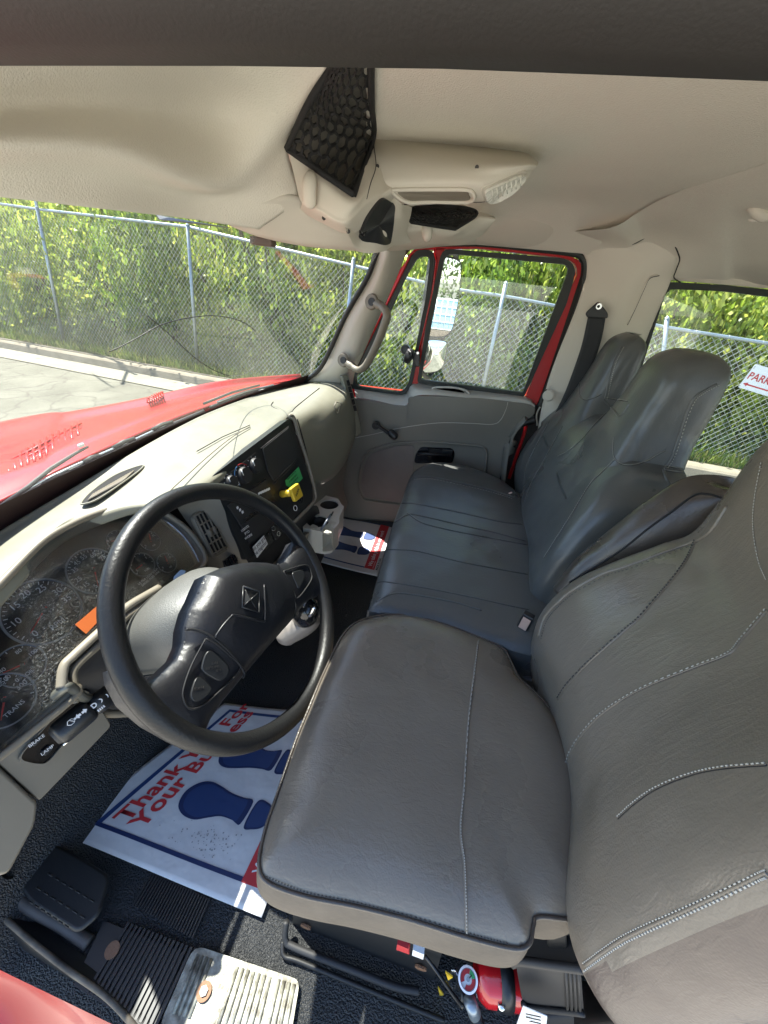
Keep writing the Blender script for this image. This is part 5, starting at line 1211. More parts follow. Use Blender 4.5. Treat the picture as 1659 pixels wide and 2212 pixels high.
# black well the column passes through
grid('column_well', [[K(150, 1440, .012), K(230, 1365, .012), K(300, 1320, .012), K(360, 1275, .012), K(440, 1225, .012)],
                     [P(160, 1480, y=.31), P(235, 1440, y=.35), P(300, 1400, y=.4), P(380, 1340, y=.46), P(450, 1290, y=.55)],
                     [P(185, 1520, y=.33), P(240, 1545, y=.36), P(330, 1500, y=.42), P(420, 1440, y=.5), P(520, 1330, y=.6)]], M['blackm'], dash, 30, 20)
rl = [K(132, 1486, .03), K(138, 1440, .03), K(160, 1415, .03), K(222, 1358, .03), K(275, 1310, .03), K(345, 1268, .03)]
tube('lower_lip', cat(rl, 60), .0075, M['taupe'], dash, 10, flat=.7)
tube('lower_lip', [Lp(150, 1504, .004), Lp(190, 1540, -.02), Lp(250, 1542, -.04), Lp(330, 1538, -.05)], .008, M['taupe'], dash, 8)

# ================================================================== STEERING COLUMN + WHEEL
WC, WN = np.array([-.320, .443, -.515]), np.array([math.cos(R_(37)), 0, math.sin(R_(37))])
wu = np.array([0, 1., 0]); wv = np.cross(wu, WN); wv = -wv if wv[2] < 0 else wv        # wv: up along the wheel plane
def Wp(px, py, off=0.0): return PP(px, py, WC+WN*off, WN)
def W6(x, y, off=0.0): return Wp(207.4+x*.3229, 1036.8+y*.3229, off)
col = thing('steering_column', 'grey steering column cover behind the wheel with its stalks', 'steering column')
M['colg'] = mat('column_grey', (.10, .10, .092), .42, spec=.5, bump=.5, bscale=500, bdist=.0015)
def cring(d, ry, rv, up=0.0, sy=0.0, k=14, sq=.75):
    c = WC-WN*d+wv*up+wu*sy; out = []
    for i in range(k):
        a = 2*math.pi*i/k; ca, sa = math.cos(a), math.sin(a)
        out.append(c+wu*ry*math.copysign(abs(ca)**sq, ca)+wv*rv*math.copysign(abs(sa)**sq, sa))
    return out
loft('column_cover', [cring(.055, .062, .060), cring(.085, .088, .072, .005), cring(.13, .100, .078, .012), cring(.20, .092, .074, .012), cring(.29, .080, .066, .01)], M['colg'], col, 40, 24)
loft('column_boot', [cring(.028, .070, .066), cring(.045, .070, .066), cring(.066, .066, .062)], M['blackm'], col, 32, 8)
tube('cover_split', [q*1.0 for q in cat([WC-WN*.06+wu*-.068-wv*.015, WC-WN*.12-wu*.101-wv*.02, WC-WN*.26-wu*.09-wv*.02], 20)], .0022, M['dark'], col, 6)
# turn signal stalk
ts = thing('turn_signal_stalk', 'thick black turn signal stalk with white wiper and lamp symbols', 'stalk')
E0, E1, E2, E3 = P(127, 1586, y=.225), P(196, 1530, y=.272), P(236, 1500, y=.305), P(290, 1450, y=.36)
dirn = (E1-E0)/np.linalg.norm(E1-E0)
tube('stalk_grip', [E0-dirn*.004, E0, E0+dirn*.006, E1-dirn*.006, E1], [.0165, .0195, .0205, .0205, .0185], M['black'], ts, 28)
disc('stalk_button', E0-dirn*.002, -dirn, .0165, M['blackm'], ts, h=.006, r2=.012)
tube('stalk_collar', [E1, E1+(E2-E1)*.4, E2], [.0165, .0185, .018], M['black'], ts, 24)
tube('stalk_arm', [E2, E3], .012, M['black'], ts, 16)
tube('stalk_seam', [E0+np.array([.008, -.006, -.018]), E1+np.array([.008, -.006, -.018])], .0018, M['chrome'], ts, 6)
tocam = -E0/np.linalg.norm(E0); nn = tocam-dirn*np.dot(tocam, dirn); nn /= np.linalg.norm(nn); sidev = np.cross(dirn, nn)
def sym(kk, t, off, rot=0):
    c = E0+(E1-E0)*t+nn*.0209+sidev*off; up = sidev; rt = dirn; s = .0056
    if kk == 'arrows':
        for sg_ in (1, -1): plate('arrow_mark', [c+rt*a*s*sg_+up*b*s for a, b in ((.15, .35), (.8, .35), (.8, .8), (1.6, 0), (.8, -.8), (.8, -.35), (.15, -.35))], nn*.0004, M['white'], ts)
    if kk == 'wiper':
        tube('wiper_mark', [c-rt*s+up*s*.3, c-rt*s*.4+up*s*.9, c+rt*s*.4+up*s*.9, c+rt*s+up*s*.3, c+rt*.5*s-up*s*.5, c-rt*.5*s-up*s*.5, c-rt*s+up*s*.3], .0006, M['white'], ts, 5)
        tube('wiper_mark', [c-up*s*.4, c+rt*s*.7+up*s*.8], .0006, M['white'], ts, 5)
sym('arrows', .72, -.003); sym('wiper', .40, -.004)
disc('dot_mark', E0+(E1-E0)*.52+nn*.0205-sidev*.003, nn, .0018, M['white'], ts, h=.0005, seg=12)
nn2 = nn
for t, s in ((.15, 'D'), (.45, 'D'), (.75, 'O')):
    c = E1+(E2-E1)*t+nn*.0185; text('lamp_symbol', s, c, dirn, sidev*-1 if np.dot(np.cross(dirn, sidev*-1), nn) > 0 else sidev, .011, M['white'], ts, .0002, bold=.0004)
for k in range(4):
    c = E1+(E2-E1)*(.1+.1*k)+nn*.016+sidev*(.009); plate('tick_mark', [c, c+dirn*.002, c+dirn*.002+sidev*.004, c+sidev*.004], nn*.0006, M['white'], ts)
# hand control lever with olive knob
hl = thing('hand_lever', 'bent steel hand lever with an olive metal knob beside the turn signal stalk', 'lever')
M['olive'] = mat('olive_metal', (.20, .19, .12), .28, metal=.6)
lp = [P(35, 1588, y=.20), P(52, 1572, y=.205), P(80, 1540, y=.22), P(90, 1531, y=.225)]
tube('lever_knob', cat(lp, 20), list(np.interp(np.linspace(0, 1, 20), [0, .08, .25, .5, .9, 1], [.007, .0135, .0165, .0135, .0075, .0065])), M['olive'], hl, 20)
disc('knob_end', P(42, 1586, y=.197), (0.3, -1, -.3), .008, M['chrome'], hl, h=.002, hole=.006)
tube('lever_rod', cat([P(86, 1534, y=.223), P(115, 1506, y=.237), P(140, 1486, y=.248), P(152, 1484, y=.255), P(165, 1494, y=.262), P(185, 1508, y=.275), P(215, 1505, y=.30), P(260, 1480, y=.33)], 40), .0072, mat('lever_dark_steel', (.13, .13, .11), .35, metal=.4), hl, 12)

wheel = thing('steering_wheel', 'large black steering wheel with two broad spokes and a diamond emblem', 'steering wheel')
RR = .2175
tube('rim', [WC+RR*(math.cos(a)*wu+math.sin(a)*wv) for a in np.linspace(0, 2*math.pi, 128, endpoint=False)], .0155, M['wheel'], wheel, 24, closed=True)
H = [(1345, 400), (1310, 480), (1270, 545), (1225, 562), (1150, 548), (1060, 545), (980, 552), (850, 582), (745, 628), (712, 700), (680, 780), (640, 860), (608, 985), (602, 1090), (560, 1190), (450, 1295), (370, 1350), (315, 1345), (270, 1300), (215, 1230), (140, 1255), (150, 1340), (230, 1490), (390, 1630), (580, 1740), (740, 1775), (790, 1745), (760, 1715), (752, 1670), (780, 1600), (860, 1480), (990, 1320), (1150, 1130), (1330, 925), (1400, 830), (1460, 780), (1500, 775), (1525, 720), (1490, 580), (1420, 450), (1385, 390)]
def hub_h(d, a, b):
    s = 1-math.exp(-d/.010); base = -.006+.016*s
    r = math.hypot(a, b); return base+.020*math.exp(-(r/.10)**4)*s
pillow('hub', [W6(x, y) for x, y in H], WC, WN, hub_h, .0022, M['hub'], wheel, back=.030)
def hz(px, py):
    q = W6(px, py)-WC; r = math.hypot(q@basis(WN)[0], q@basis(WN)[1]); return .0105+.020*math.exp(-(r/.10)**4)
def W6s(x, y, e=0.0):
    for _ in range(3): o_ = hz(x, y)+e
    return W6(x, y, o_)
M['groove'] = mat('groove_black', (.004, .004, .005), .7)
def hline(nm, pts, r, m='groove', e=.0003, n=40): return tube(nm, [W6s(x, y, e) for x, y in np.array(cat([(a, b, 0) for a, b in pts], n))[:, :2]], r, M[m], wheel, 6)
hline('hub_seam', [(604, 1000), (660, 1002), (730, 1025), (800, 1068), (880, 1140), (950, 1220), (992, 1290), (985, 1325)], .0020)
hline('hub_seam', [(1215, 560), (1255, 640), (1300, 740), (1335, 840), (1328, 925)], .0018)
# raised chevron round the emblem
hline('chevron_ridge', [(795, 1055), (850, 975), (905, 915), (925, 905), (1020, 925), (1115, 945), (1130, 925), (1130, 800), (1125, 700)], .0022, 'hub', .0008)
em = [(985, 712), (1095, 745), (1090, 885), (978, 850)]
emo = plate('emblem', rnd([W6s(x, y, .0005) for x, y in em], .003), WN*.0025, M['groove'], wheel)
tube('emblem_frame', [W6s(x, y, .0035) for x, y in em+[em[0]]], .0016, M['black'], emo, 6)
cx_, cy_ = 1035, 800
for (a, b) in ((0, 1), (1, 2), (2, 3), (3, 0)):
    p, q = em[a], em[b]; k = .82
    p = (cx_+(p[0]-cx_)*k, cy_+(p[1]-cy_)*k); q = (cx_+(q[0]-cx_)*k, cy_+(q[1]-cy_)*k)
    V = [W6s(*p, .003), W6s(*q, .003), W6s(cx_, cy_, .009 if (a % 2) else .006)]
    if a % 2: mesh('emblem_facet', V, [(0, 1, 2)], M['black'], emo, False)
    tube('emblem_rib', [V[0], V[2]], .0009, M['black'], emo, 5)
# switch pods
def pod(pts, nm='switch_pod', h=.001, m='black', r=.01, bev=.0015): return plate(nm, rnd([W6s(x, y, -.001) for x, y in pts], r), WN*h, M[m], wheel, bev=bev)
hl_ = lambda pts: hline('pod_edge', pts+[pts[0]], .0016, 'groove', .0006, 70)
hl_([(735, 1062), (640, 1240), (585, 1400), (590, 1480), (625, 1530), (690, 1520), (800, 1440), (965, 1265), (900, 1180), (820, 1110)])
for q in ([(725, 1155), (760, 1140), (868, 1235), (880, 1270), (870, 1310), (835, 1345), (800, 1345), (700, 1285), (697, 1245)], [(655, 1325), (690, 1320), (755, 1380), (765, 1405), (720, 1460), (670, 1488), (635, 1480), (620, 1440)]):
    b = pod(q, 'cruise_button', .0045)
for x, y, s in ((795, 1225, 'ON'), (785, 1255, 'RESUME'), (820, 1275, 'SET'), (685, 1395, 'HORN')):
    text('button_word', s, W6s(x, y, .0040), W6s(x+40, y-8)-W6s(x, y), W6s(x, y-30)-W6s(x, y), .006, M['header'], wheel, .0002)
hl_([(1255, 610), (1400, 570), (1440, 620), (1435, 680), (1350, 790), (1320, 740)])
pod([(1300, 620), (1375, 600), (1395, 650), (1350, 740), (1330, 690)], 'radio_button', .0035)
# gear selector body right of the hub
gs = thing('gear_selector', 'silver and black gear selector body standing right of the steering wheel hub', 'gear selector')
gp_ = [P(207.4+1235*.3229, 1036.8+1075*.3229, y=.585), P(207.4+1300*.3229, 1036.8+1010*.3229, y=.60), P(207.4+1390*.3229, 1036.8+950*.3229, y=.62), P(207.4+1440*.3229, 1036.8+890*.3229, y=.63)]
gpp = cat(gp_, 16); tube('selector_base', gpp, list(np.interp(np.linspace(0, 1, 16), [0, .1, .4, .8, 1], [.012, .026, .032, .034, .030])), mat('selector_silver', (.22, .20, .185), .35), gs, 20)
gp2 = cat([gp_[2]+(0, 0, .02), P(207.4+1415*.3229, 1036.8+880*.3229, y=.60), P(207.4+1450*.3229, 1036.8+800*.3229, y=.61)], 12)
tube('selector_head', gp2, [.026, .030, .031, .031, .030, .029, .028, .026, .024, .021, .016, .008], M['gloss'], gs, 20)
tube('selector_chrome', cat([P(207.4+1400*.3229, 1036.8+930*.3229, y=.585), P(207.4+1440*.3229, 1036.8+890*.3229, y=.582), P(207.4+1462*.3229, 1036.8+845*.3229, y=.585)], 10), .006, M['chrome'], gs, 8)

# ================================================================== CUP HOLDER
def cut(o, cutters):
    for c in cutters:
        m = o.modifiers.new('b', 'BOOLEAN'); m.operation = 'DIFFERENCE'; m.object = c; m.solver = 'EXACT'
    bpy.context.view_layer.update()
    me = bpy.data.meshes.new_from_object(o.evaluated_get(bpy.context.evaluated_depsgraph_get()))
    o.modifiers.clear(); o.data = me
    for c in cutters: bpy.data.objects.remove(c)
    return o
ch = thing('cup_holder', 'pale plastic double cup holder hanging below the centre dashboard', 'cup holder')
ZC = -.745
def H6(x, y, z=ZC): return P(639.4+x*.1354, 1054+y*.1354, z=z)
outl = rnd([H6(330, 85), H6(668, 165), H6(690, 200), H6(735, 275), H6(770, 290), H6(690, 470), H6(690, 560), H6(575, 690), H6(430, 700), H6(95, 632), H6(160, 545), H6(250, 390), H6(300, 230)], [.004, .01, .006, .006, .01, .01, .01, .012, .006, .01, 0, 0, 0])
body = plate('holder_body', outl, (0, 0, -.095), M['cup'], ch)
def cyl(c, r, z0, z1):
    V, F = discVF((c[0], c[1], z0), (0, 0, 1), r, z1-z0, 48); return mesh('cutter', V, F, None, None, False)
c1, c2 = H6(530, 262), H6(345, 530)
slot = plate('cutter', [H6(430, 640), H6(560, 560), H6(600, 660), H6(545, 760), H6(420, 760)], (0, 0, .1), None)
for v in slot.data.vertices: v.co.z -= .085
cut(body, [cyl(c1, .0355, -.825, -.70), cyl(c2, .0385, -.825, -.70), slot])
body.data.polygons.foreach_set('use_smooth', [False]*len(body.data.polygons))
solid(body, 0, bev=.0025)
for c, r in ((c1, .0350), (c2, .0380)): disc('cup_well', (c[0], c[1], -.8245), (0, 0, 1), r, M['blackm'], ch, h=.002)
for c, r in ((c1, .0352), (c2, .0382)):
    V, F = discVF((c[0], c[1], -.82), (0, 0, 1), r, .070, 48, hole=r-.001); mesh('well_liner', V, F, M['header'], ch)
for k, (x, y) in enumerate(((310, 430), (280, 620), (580, 560), (500, 710))):
    q = H6(x, y, ZC+.002); plate('rubber_tab', rnd([q+np.array(s)*.014 for s in ((-1, -.6, 0), (.8, -.8, .1), (1, .6, 0), (-.6, .9, .1))], .005), (0, 0, -.003), M['ledge'], ch)
grid('holder_bracket', [[H6(0, 590, -.75), H6(100, 480, -.75), H6(250, 300, -.75), H6(320, 150, -.75)], [H6(95, 632, -.752), H6(160, 545, -.752), H6(270, 390, -.752), H6(330, 200, -.752)]], M['header'], ch, 12, 6, t=.01)
pn = thing('pen', 'slim dark pen with a silver clip standing in the front cup of the holder', 'pen')
tube('pen_barrel', [H6(400, 670, ZC+.004), H6(560, 420, ZC+.035)], .0042, mat('pen_grey_blue', (.10, .12, .16), .3), pn, 10)
tube('pen_clip', [H6(560, 440, ZC+.036), H6(592, 380, ZC+.042)], .0025, M['black'], pn, 8)

# ================================================================== SEATS
from mathutils.bvhtree import BVHTree
class Drape:
    """finds the point of a built surface that lies behind a photograph position"""
    def __init__(s, objs):
        bm = bmesh.new(); bpy.context.view_layer.update(); dg = bpy.context.evaluated_depsgraph_get()
        for o in objs:
            me = bpy.data.meshes.new_from_object(o.evaluated_get(dg)); me.transform(o.matrix_world); bm.from_mesh(me); bpy.data.meshes.remove(me)
        s.t = BVHTree.FromBMesh(bm); bm.free()
    def __call__(s, px, py, off=.001):
        r = Vector(ray(px, py)).normalized(); h = s.t.ray_cast(Vector((0, 0, 0)), r)
        if h[0] is None: return None
        n = h[1] if h[1].dot(r) < 0 else -h[1]
        return np.array(h[0]+n*off)
    def line(s, pts, n=60, off=.001):
        q = cat([(a, b, 0) for a, b in pts], n); out = [s(a, b, off) for a, b, _ in q]
        out = [p for p in out if p is not None]
        for k in range(1, len(out)-1):
            pass
        return out
def sring(pts): return [np.array(p, float) for p in pts]
dseat = thing('driver_seat', 'grey vinyl driver seat with tall leaning backrest in the foreground', 'seat')
cush = [(560, 1868), (573, 1795), (600, 1715), (640, 1600), (662, 1545), (702, 1450), (745, 1368), (790, 1338), (870, 1329), (950, 1346), (1035, 1378), (1085, 1402), (1104, 1432), (1121, 1466), (1150, 1492), (1185, 1530), (1225, 1600), (1262, 1700), (1275, 1850), (1262, 1975), (1165, 1982), (1152, 1998), (1142, 2040), (1107, 2050), (1008, 2026), (880, 1987), (767, 1959), (661, 1938), (580, 1908)]
ZT = -.652
c3 = cat([P(a, b, z=ZT) for a, b in cush], 180, closed=True)
cc = np.mean(c3, axis=0)
def cush_h(d, a, b):
    return .026*(1-math.exp(-d/.022))+.010*(1-math.exp(-d/.12))-.010*math.exp(-(((a)/.10)**2+((b)/.10)**2))
o_c = pillow('cushion', c3, (cc[0], cc[1], ZT), (0, 0, 1), cush_h, .0045, M['seat'], dseat, back=.03)
lv = [(1.000, 0.002), (1.018, -.022), (1.022, -.052), (1.0, -.085), (.95, -.102), (.86, -.106)]
g_ = []
for s, dz in lv: g_.append([cc+(p-cc)*np.array([s, s, 1])+np.array([0, 0, dz]) for p in c3[::3]])
loft('cushion_side', g_, M['gusset'], dseat, 180, 20, caps=False)
tube('piping', [p+np.array([0, 0, .002]) for p in c3], .0026, M['seatside'], dseat, 8, closed=True)
# backrest: closed sections from the bottom to the head
def dr(xi, zi, xo, zo, yi=.65, yo=.165, tk=.15, rec=.02):
    L = lambda t: (xi*(1-t)+xo*t, zi*(1-t)+zo*t)
    f = []
    f.append((xi+.004, yi+.004, zi)); a, b = L(.12); f.append((a-.012, yi-.05, b)); a, b = L(.35); f.append((a+rec*.7, yi-.17, b)); a, b = L(.62); f.append((a+rec, yi-.30, b)); a, b = L(.88); f.append((a-.006, yo+.06, b))
    f.append((xo, yo, zo)); f.append((xo+.045, yo-.036, zo-.006)); f.append((xo+tk*.75, yo-.022, zo)); f.append((xo+tk, yo+.06, zo)); f.append(((xi+xo)/2+tk+.01, (yi+yo)/2, (zi+zo)/2-.02)); f.append((xi+tk*.9, yi-.11, zi-.05)); f.append((xi+tk*.5, yi-.05, zi-.035))
    return f
rings = [dr(.34, -.86, .33, -.715, .60, .24, .10), dr(.30, -.80, .27, -.675, .63, .19, .13), dr(.250, -.70, .238, -.625), dr(.231, -.573, .240, -.545), dr(.258, -.479, .246, -.46), dr(.305, -.418, .253, -.385), dr(.372, -.354, .264, -.305), dr(.410, -.318, .272, -.255),
         dr(.420, -.25, .288, -.20, .648), dr(.425, -.149, .31, -.11, .64, .19), dr(.43, -.06, .35, -.04, .57, .24, .13), dr(.44, .04, .38, .05, .52, .29, .11), dr(.46, .12, .42, .12, .48, .33, .08), dr(.48, .14, .46, .14, .44, .37, .04)]
o_b = loft('backrest', rings, M['seat'], dseat, 90, 90)
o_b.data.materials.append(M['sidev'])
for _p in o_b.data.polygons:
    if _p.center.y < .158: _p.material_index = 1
DB = Drape([o_b]); DC = Drape([o_c])
def seam(name, D, pts, r=.0016, m=None, par=dseat, off=.0006, n=70):
    thin = m is M['threadd'] or m is M['blackm']
    if thin: m = M['seat'] if par is dseat else M['seat2']
    q = D.line(pts, n, off if not thin else -.0002)
    if thin and len(q) > 3:
        tube('seam_fold', q, r*1.25, m, par, 8); q = D.line([(a, b+1.6) for a, b in pts], n, .0002)
        return tube(name, q, .0007, M['groove'], par, 5) if len(q) > 3 else None
    if len(q) > 3: return tube(name, q, r, m or M['groove'], par, 6)
def stitch(D, pts, m=None, par=dseat, n=60, r=.0007, off=.0012):
    q = D.line(pts, n*4+1, off)
    if len(q) < 12: return
    parts = []
    for i in range(0, len(q)-4, 4):
        if np.linalg.norm(q[i]-q[i+3]) < .05: parts.append(tubeVF([q[i], q[i+1], q[i+2], q[i+3]][:3], r, 4))
    return kind(join('stitching', parts, m or M['thread'], par), 'stuff')
# outboard seam with double stitches
s_out = [(1262, 2088), (1300, 2060), (1345, 2030), (1400, 2003), (1470, 1972), (1550, 1936), (1640, 1893), (1657, 1886)]
seam('seam', DB, s_out, .0016, M['blackm']); stitch(DB, [(a+2, b+9) for a, b in s_out], n=70, r=.0009, off=.0018); stitch(DB, [(a-1, b-8) for a, b in s_out], n=70, r=.0006, off=.0016)
s_in = [(1162, 1372), (1172, 1338), (1186, 1316), (1206, 1296), (1235, 1272), (1298, 1238), (1350, 1221), (1423, 1194), (1500, 1166), (1535, 1142), (1570, 1090)]
seam('seam', DB, [(a+1, b+3) for a, b in s_in], .0024, M['blackm']); stitch(DB, [(a+7, b+9) for a, b in s_in[:9]], M['threadd'], n=50)
s1 = [(1503, 1168), (1488, 1200), (1470, 1229), (1442, 1265), (1419, 1291), (1382, 1334), (1348, 1363), (1300, 1405), (1262, 1440), (1225, 1480), (1205, 1510)]
seam('seam', DB, s1, .0015, M['threadd']); stitch(DB, s1, M['threadd'], n=60, r=.0010, off=.0030)
s2 = [(1657, 1318), (1603, 1381), (1575, 1412), (1500, 1442), (1400, 1482), (1330, 1520), (1280, 1560), (1240, 1612), (1218, 1665)]
seam('seam', DB, s2, .0014, M['threadd']); stitch(DB, s2, n=62, off=.0026)
s3 = [(1657, 1652), (1560, 1660), (1490, 1675), (1420, 1703), (1372, 1735), (1335, 1768)]
seam('seam', DB, s3, .0010, M['threadd']); stitch(DB, s3, n=44, off=.0022)
s4 = [(1646, 1000), (1634, 1060), (1628, 1113), (1630, 1160), (1641, 1216), (1657, 1255)]
stitch(DB, s4, n=40)
sc_ = [(1033, 1385), (1025, 1450), (1012, 1560), (1003, 1700), (995, 1790), (1003, 1860), (1006, 1930), (1008, 2016)]
seam('seam', DC, sc_, .0016, M['threadd']); stitch(DC, sc_, n=80, off=.0026)
stitch(DC, [(575, 1893), (661, 1926), (767, 1948), (880, 1976), (1008, 2014), (1100, 2038)], M['threadd'], n=64)
# seat pedestal and boxes under it
ped = thing('seat_pedestal', 'black steel box pedestal with rusty bolts under the driver seat', 'seat base')
y0 = .205
plate('side_plate', rnd([P(636, 1925, y=y0), P(629, 2036, y=y0), P(650, 2050, y=y0), P(905, 2140, y=y0), P(935, 2128, y=y0), P(960, 2040, y=y0), P(960, 1960, y=y0)], [.0, .006, .006, .006, .006, 0, 0]), (0, .38, 0), M['black'], ped)
for a, b in ((661, 1999), (909, 2088)):
    disc('bolt_washer', P(a, b, y=y0-.001), (0, -1, 0), .0105, M['rust'], ped, h=.003); disc('bolt_head', P(a, b, y=y0-.004), (0, -1, 0), .0055, M['rust'], ped, h=.003, seg=6)
plate('red_tab', [P(856, 2052, y=.19), P(884, 2062, y=.19), P(882, 2050, y=.19), P(858, 2040, y=.19)], (0, .01, 0), M['redp'], ped)
plate('pale_tab', [P(890, 2064, y=.19), P(914, 2073, y=.19), P(916, 2062, y=.19), P(892, 2052, y=.19)], (0, .01, 0), M['note'], ped)
tube('cable', cat([P(918, 2065, y=.2), P(945, 2100, y=.19), P(980, 2150, y=.17), P(1000, 2175, y=.16)], 30), .003, M['black'], ped, 8)
ybx = .20
bx = thing('storage_box', 'moulded black plastic box with ribs behind the driver seat cushion', 'box')
plate('upper_box', rnd([P(1160, 1985, y=.23), P(1270, 1985, y=.23), P(1270, 2065, y=.23), P(1170, 2062, y=.23), P(1150, 2040, y=.23)], .006), (0, .3, 0), M['blackm'], bx, bev=.006)
plate('lower_box', rnd([P(1113, 2080, y=ybx), P(1255, 2092, y=ybx), P(1262, 2190, y=ybx), P(1140, 2180, y=ybx), P(1128, 2165, y=ybx)], .008), (0, .3, 0), M['blackm'], bx, bev=.008)
tube('box_rim', cat([P(1108, 2082, y=ybx-.004), P(1122, 2076, y=ybx-.004), P(1200, 2086, y=ybx-.004), P(1262, 2094, y=ybx-.004)], 20), .0055, M['blackm'], bx, 8)
tube('box_rim', cat([P(1128, 2168, y=ybx-.004), P(1150, 2178, y=ybx-.004), P(1262, 2190, y=ybx-.004)], 20), .004, M['blackm'], bx, 8)
for k in range(4): tube('box_ridge', [P(1222+9*k, 2096, y=ybx-.002), P(1226+9*k, 2182, y=ybx-.002)], .0022, M['blackm'], bx, 6)
plate('box_strap', [P(1180, 2000, y=.226), P(1222, 2000, y=.226), P(1226, 2055, y=.226), P(1182, 2052, y=.226)], (0, -.008, 0), M['black'], bx, bev=.003)
grid('rear_sill_trim', [[P(1150, 2195, z=-1.06), P(1350, 2180, z=-.98), P(1500, 2165, z=-.95), P(1720, 2140, z=-.92)], [P(1150, 2260, z=-1.09), P(1350, 2250, z=-1.04), P(1500, 2240, z=-1.02), P(1720, 2230, z=-1.0)]], M['header'], cab, 16, 6, t=.01)
grid('rear_floor_trim', [[P(1240, 2120, y=.26), P(1400, 2110, y=.24), P(1560, 2080, y=.22), P(1720, 2050, y=.20)], [P(1240, 2215, y=.20), P(1400, 2195, y=.18), P(1560, 2170, y=.16), P(1720, 2150, y=.15)]], M['header'], cab, 16, 6, t=.01)
# fire extinguisher
fe = thing('fire_extinguisher', 'red fire extinguisher with round pressure gauge strapped under the driver seat', 'extinguisher')
e0, e1 = P(1022, 2108, z=-1.035), P(1112, 2120, z=-1.035); ax_ = (e1-e0); L_e = np.linalg.norm(ax_); ax_ /= L_e
tube('cylinder', [e0, e0+ax_*.006, e0+ax_*.02, e1, e1+ax_*.02, e1+ax_*.03], [.012, .026, .035, .036, .030, .012], M['redx'], fe, 32)
for t in (.55,): tube('strap', [e0+ax_*L_e*t, e0+ax_*(L_e*t+.022)], .038, M['black'], fe, 32)
g0 = P(1011, 2116, y=.205); gn = -g0/np.linalg.norm(g0)
disc('gauge_rim', g0, gn, .0165, M['chrome'], fe, h=.006, hole=.0135); disc('gauge_face', g0, gn, .014, M['white'], fe, h=.003)
gu, gv_, _ = basis(gn)
def arc(nm, a0, a1, r, w_, m): return plate(nm, [g0+gn*.0035+rr_*(math.cos(R_(a))*gu+math.sin(R_(a))*gv_) for rr_, aa in ((r+w_, np.linspace(a0, a1, 12)), (r-w_, np.linspace(a1, a0, 12))) for a in aa], gn*.0005, m, fe)
arc('red_zone', 120, 250, .0095, .0030, M['redp']); arc('red_zone', -70, 60, .0095, .0030, M['redp']); arc('green_zone', 62, 118, .0095, .0030, M['green'])
tube('gauge_needle', [g0+gn*.0045, g0+gn*.0045+gv_*.009], .0008, M['ink'], fe, 5); disc('gauge_hub', g0+gn*.004, gn, .003, M['steel'], fe, h=.002, seg=16)
tube('valve_body', cat([P(1008, 2135, y=.21), P(1012, 2150, y=.20), P(1020, 2170, y=.19)], 8), .010, M['chrome'], fe, 12)
tube('nozzle', [P(1014, 2160, y=.185), P(1026, 2192, y=.175)], .0105, M['steel'], fe, 16); tube('nozzle', [P(1026, 2192, y=.175), P(1040, 2225, y=.165)], .009, M['black'], fe, 16)
for k in (0, 1): tube('pull_ring', cat([P(977+4*k, 2095, y=.205), P(970+4*k, 2120, y=.203), P(976+4*k, 2138, y=.2), P(986+4*k, 2120, y=.203)], 30, closed=True), .0014, M['chrome'], fe, 6, closed=True)
tube('lever', cat([P(990, 2130, y=.2), P(1000, 2150, y=.19), P(992, 2172, y=.18)], 10), .004, M['black'], fe, 8)
for k, q in enumerate([((962, 2100), (968, 2118), (978, 2112)), ((946, 2133), (950, 2152), (958, 2150)), ((975, 2166), (965, 2186), (967, 2188))]):
    o = plate('yellow_tie', [P(a, b, y=.19) for a, b in q], (0, .002, 0), M['yellow'], fe)
hk = tube('clamp_hook', cat([P(1055, 2148, y=.2), P(1064, 2168, y=.195), P(1076, 2180, y=.19), P(1084, 2172, y=.19)], 12), .006, M['chrome'], fe, 8)
tg = plate('paper_tag', [P(1130, 2174, y=.17), P(1158, 2186, y=.165), P(1182, 2196, y=.165), P(1178, 2235, y=.16), P(1112, 2225, y=.16)], (0, .001, 0), M['note'])
tag(tg, 'white printed inspection tag lying below the black box behind the seat', 'tag')
for k in range(4): tube('printed_line', [P(1136, 2190+7*k, y=.164), P(1168, 2197+7*k, y=.160)], .0006, M['ink'], tg, 4)

# ---- bench seat
bench = thing('bench_seat', 'dark blue grey two person bench seat with two tall headrests', 'seat')
bz = -.655
bo = [(800, 1322), (797, 1312), (806, 1280), (826, 1210), (850, 1130), (868, 1082), (884, 1036), (902, 1014), (935, 1003), (985, 1007), (1040, 1022), (1090, 1045), (1120, 1068), (1145, 1085), (1175, 1180), (1195, 1300), (1215, 1430), (1150, 1420), (1095, 1404), (1040, 1386), (950, 1352), (870, 1336)]
b3 = cat([P(a, b, z=bz) for a, b in bo], 180, closed=True); bc = np.mean(b3, axis=0)
def bench_h(d, a, b): return .024*(1-math.exp(-d/.020))+.012*(1-math.exp(-d/.10))
o_bc = pillow('cushion', b3, (bc[0], bc[1], bz), (0, 0, 1), bench_h, .0065, M['seat2'], bench, back=.03)
g_ = [[bc+(p-bc)*np.array([s, s, 1])+np.array([0, 0, dz]) for p in b3[::3]] for s, dz in [(1, .002), (1.006, -.02), (1.006, -.07), (.99, -.10), (.95, -.11)]]
loft('cushion_side', g_, M['seat2'], bench, 180, 16, caps=False)
box('bench_base', (.08, 1.18, -.93), (.17, 0, 0), (0, .42, 0), (0, 0, .17), M['black'], bench, .01)
DBC = Drape([o_bc])
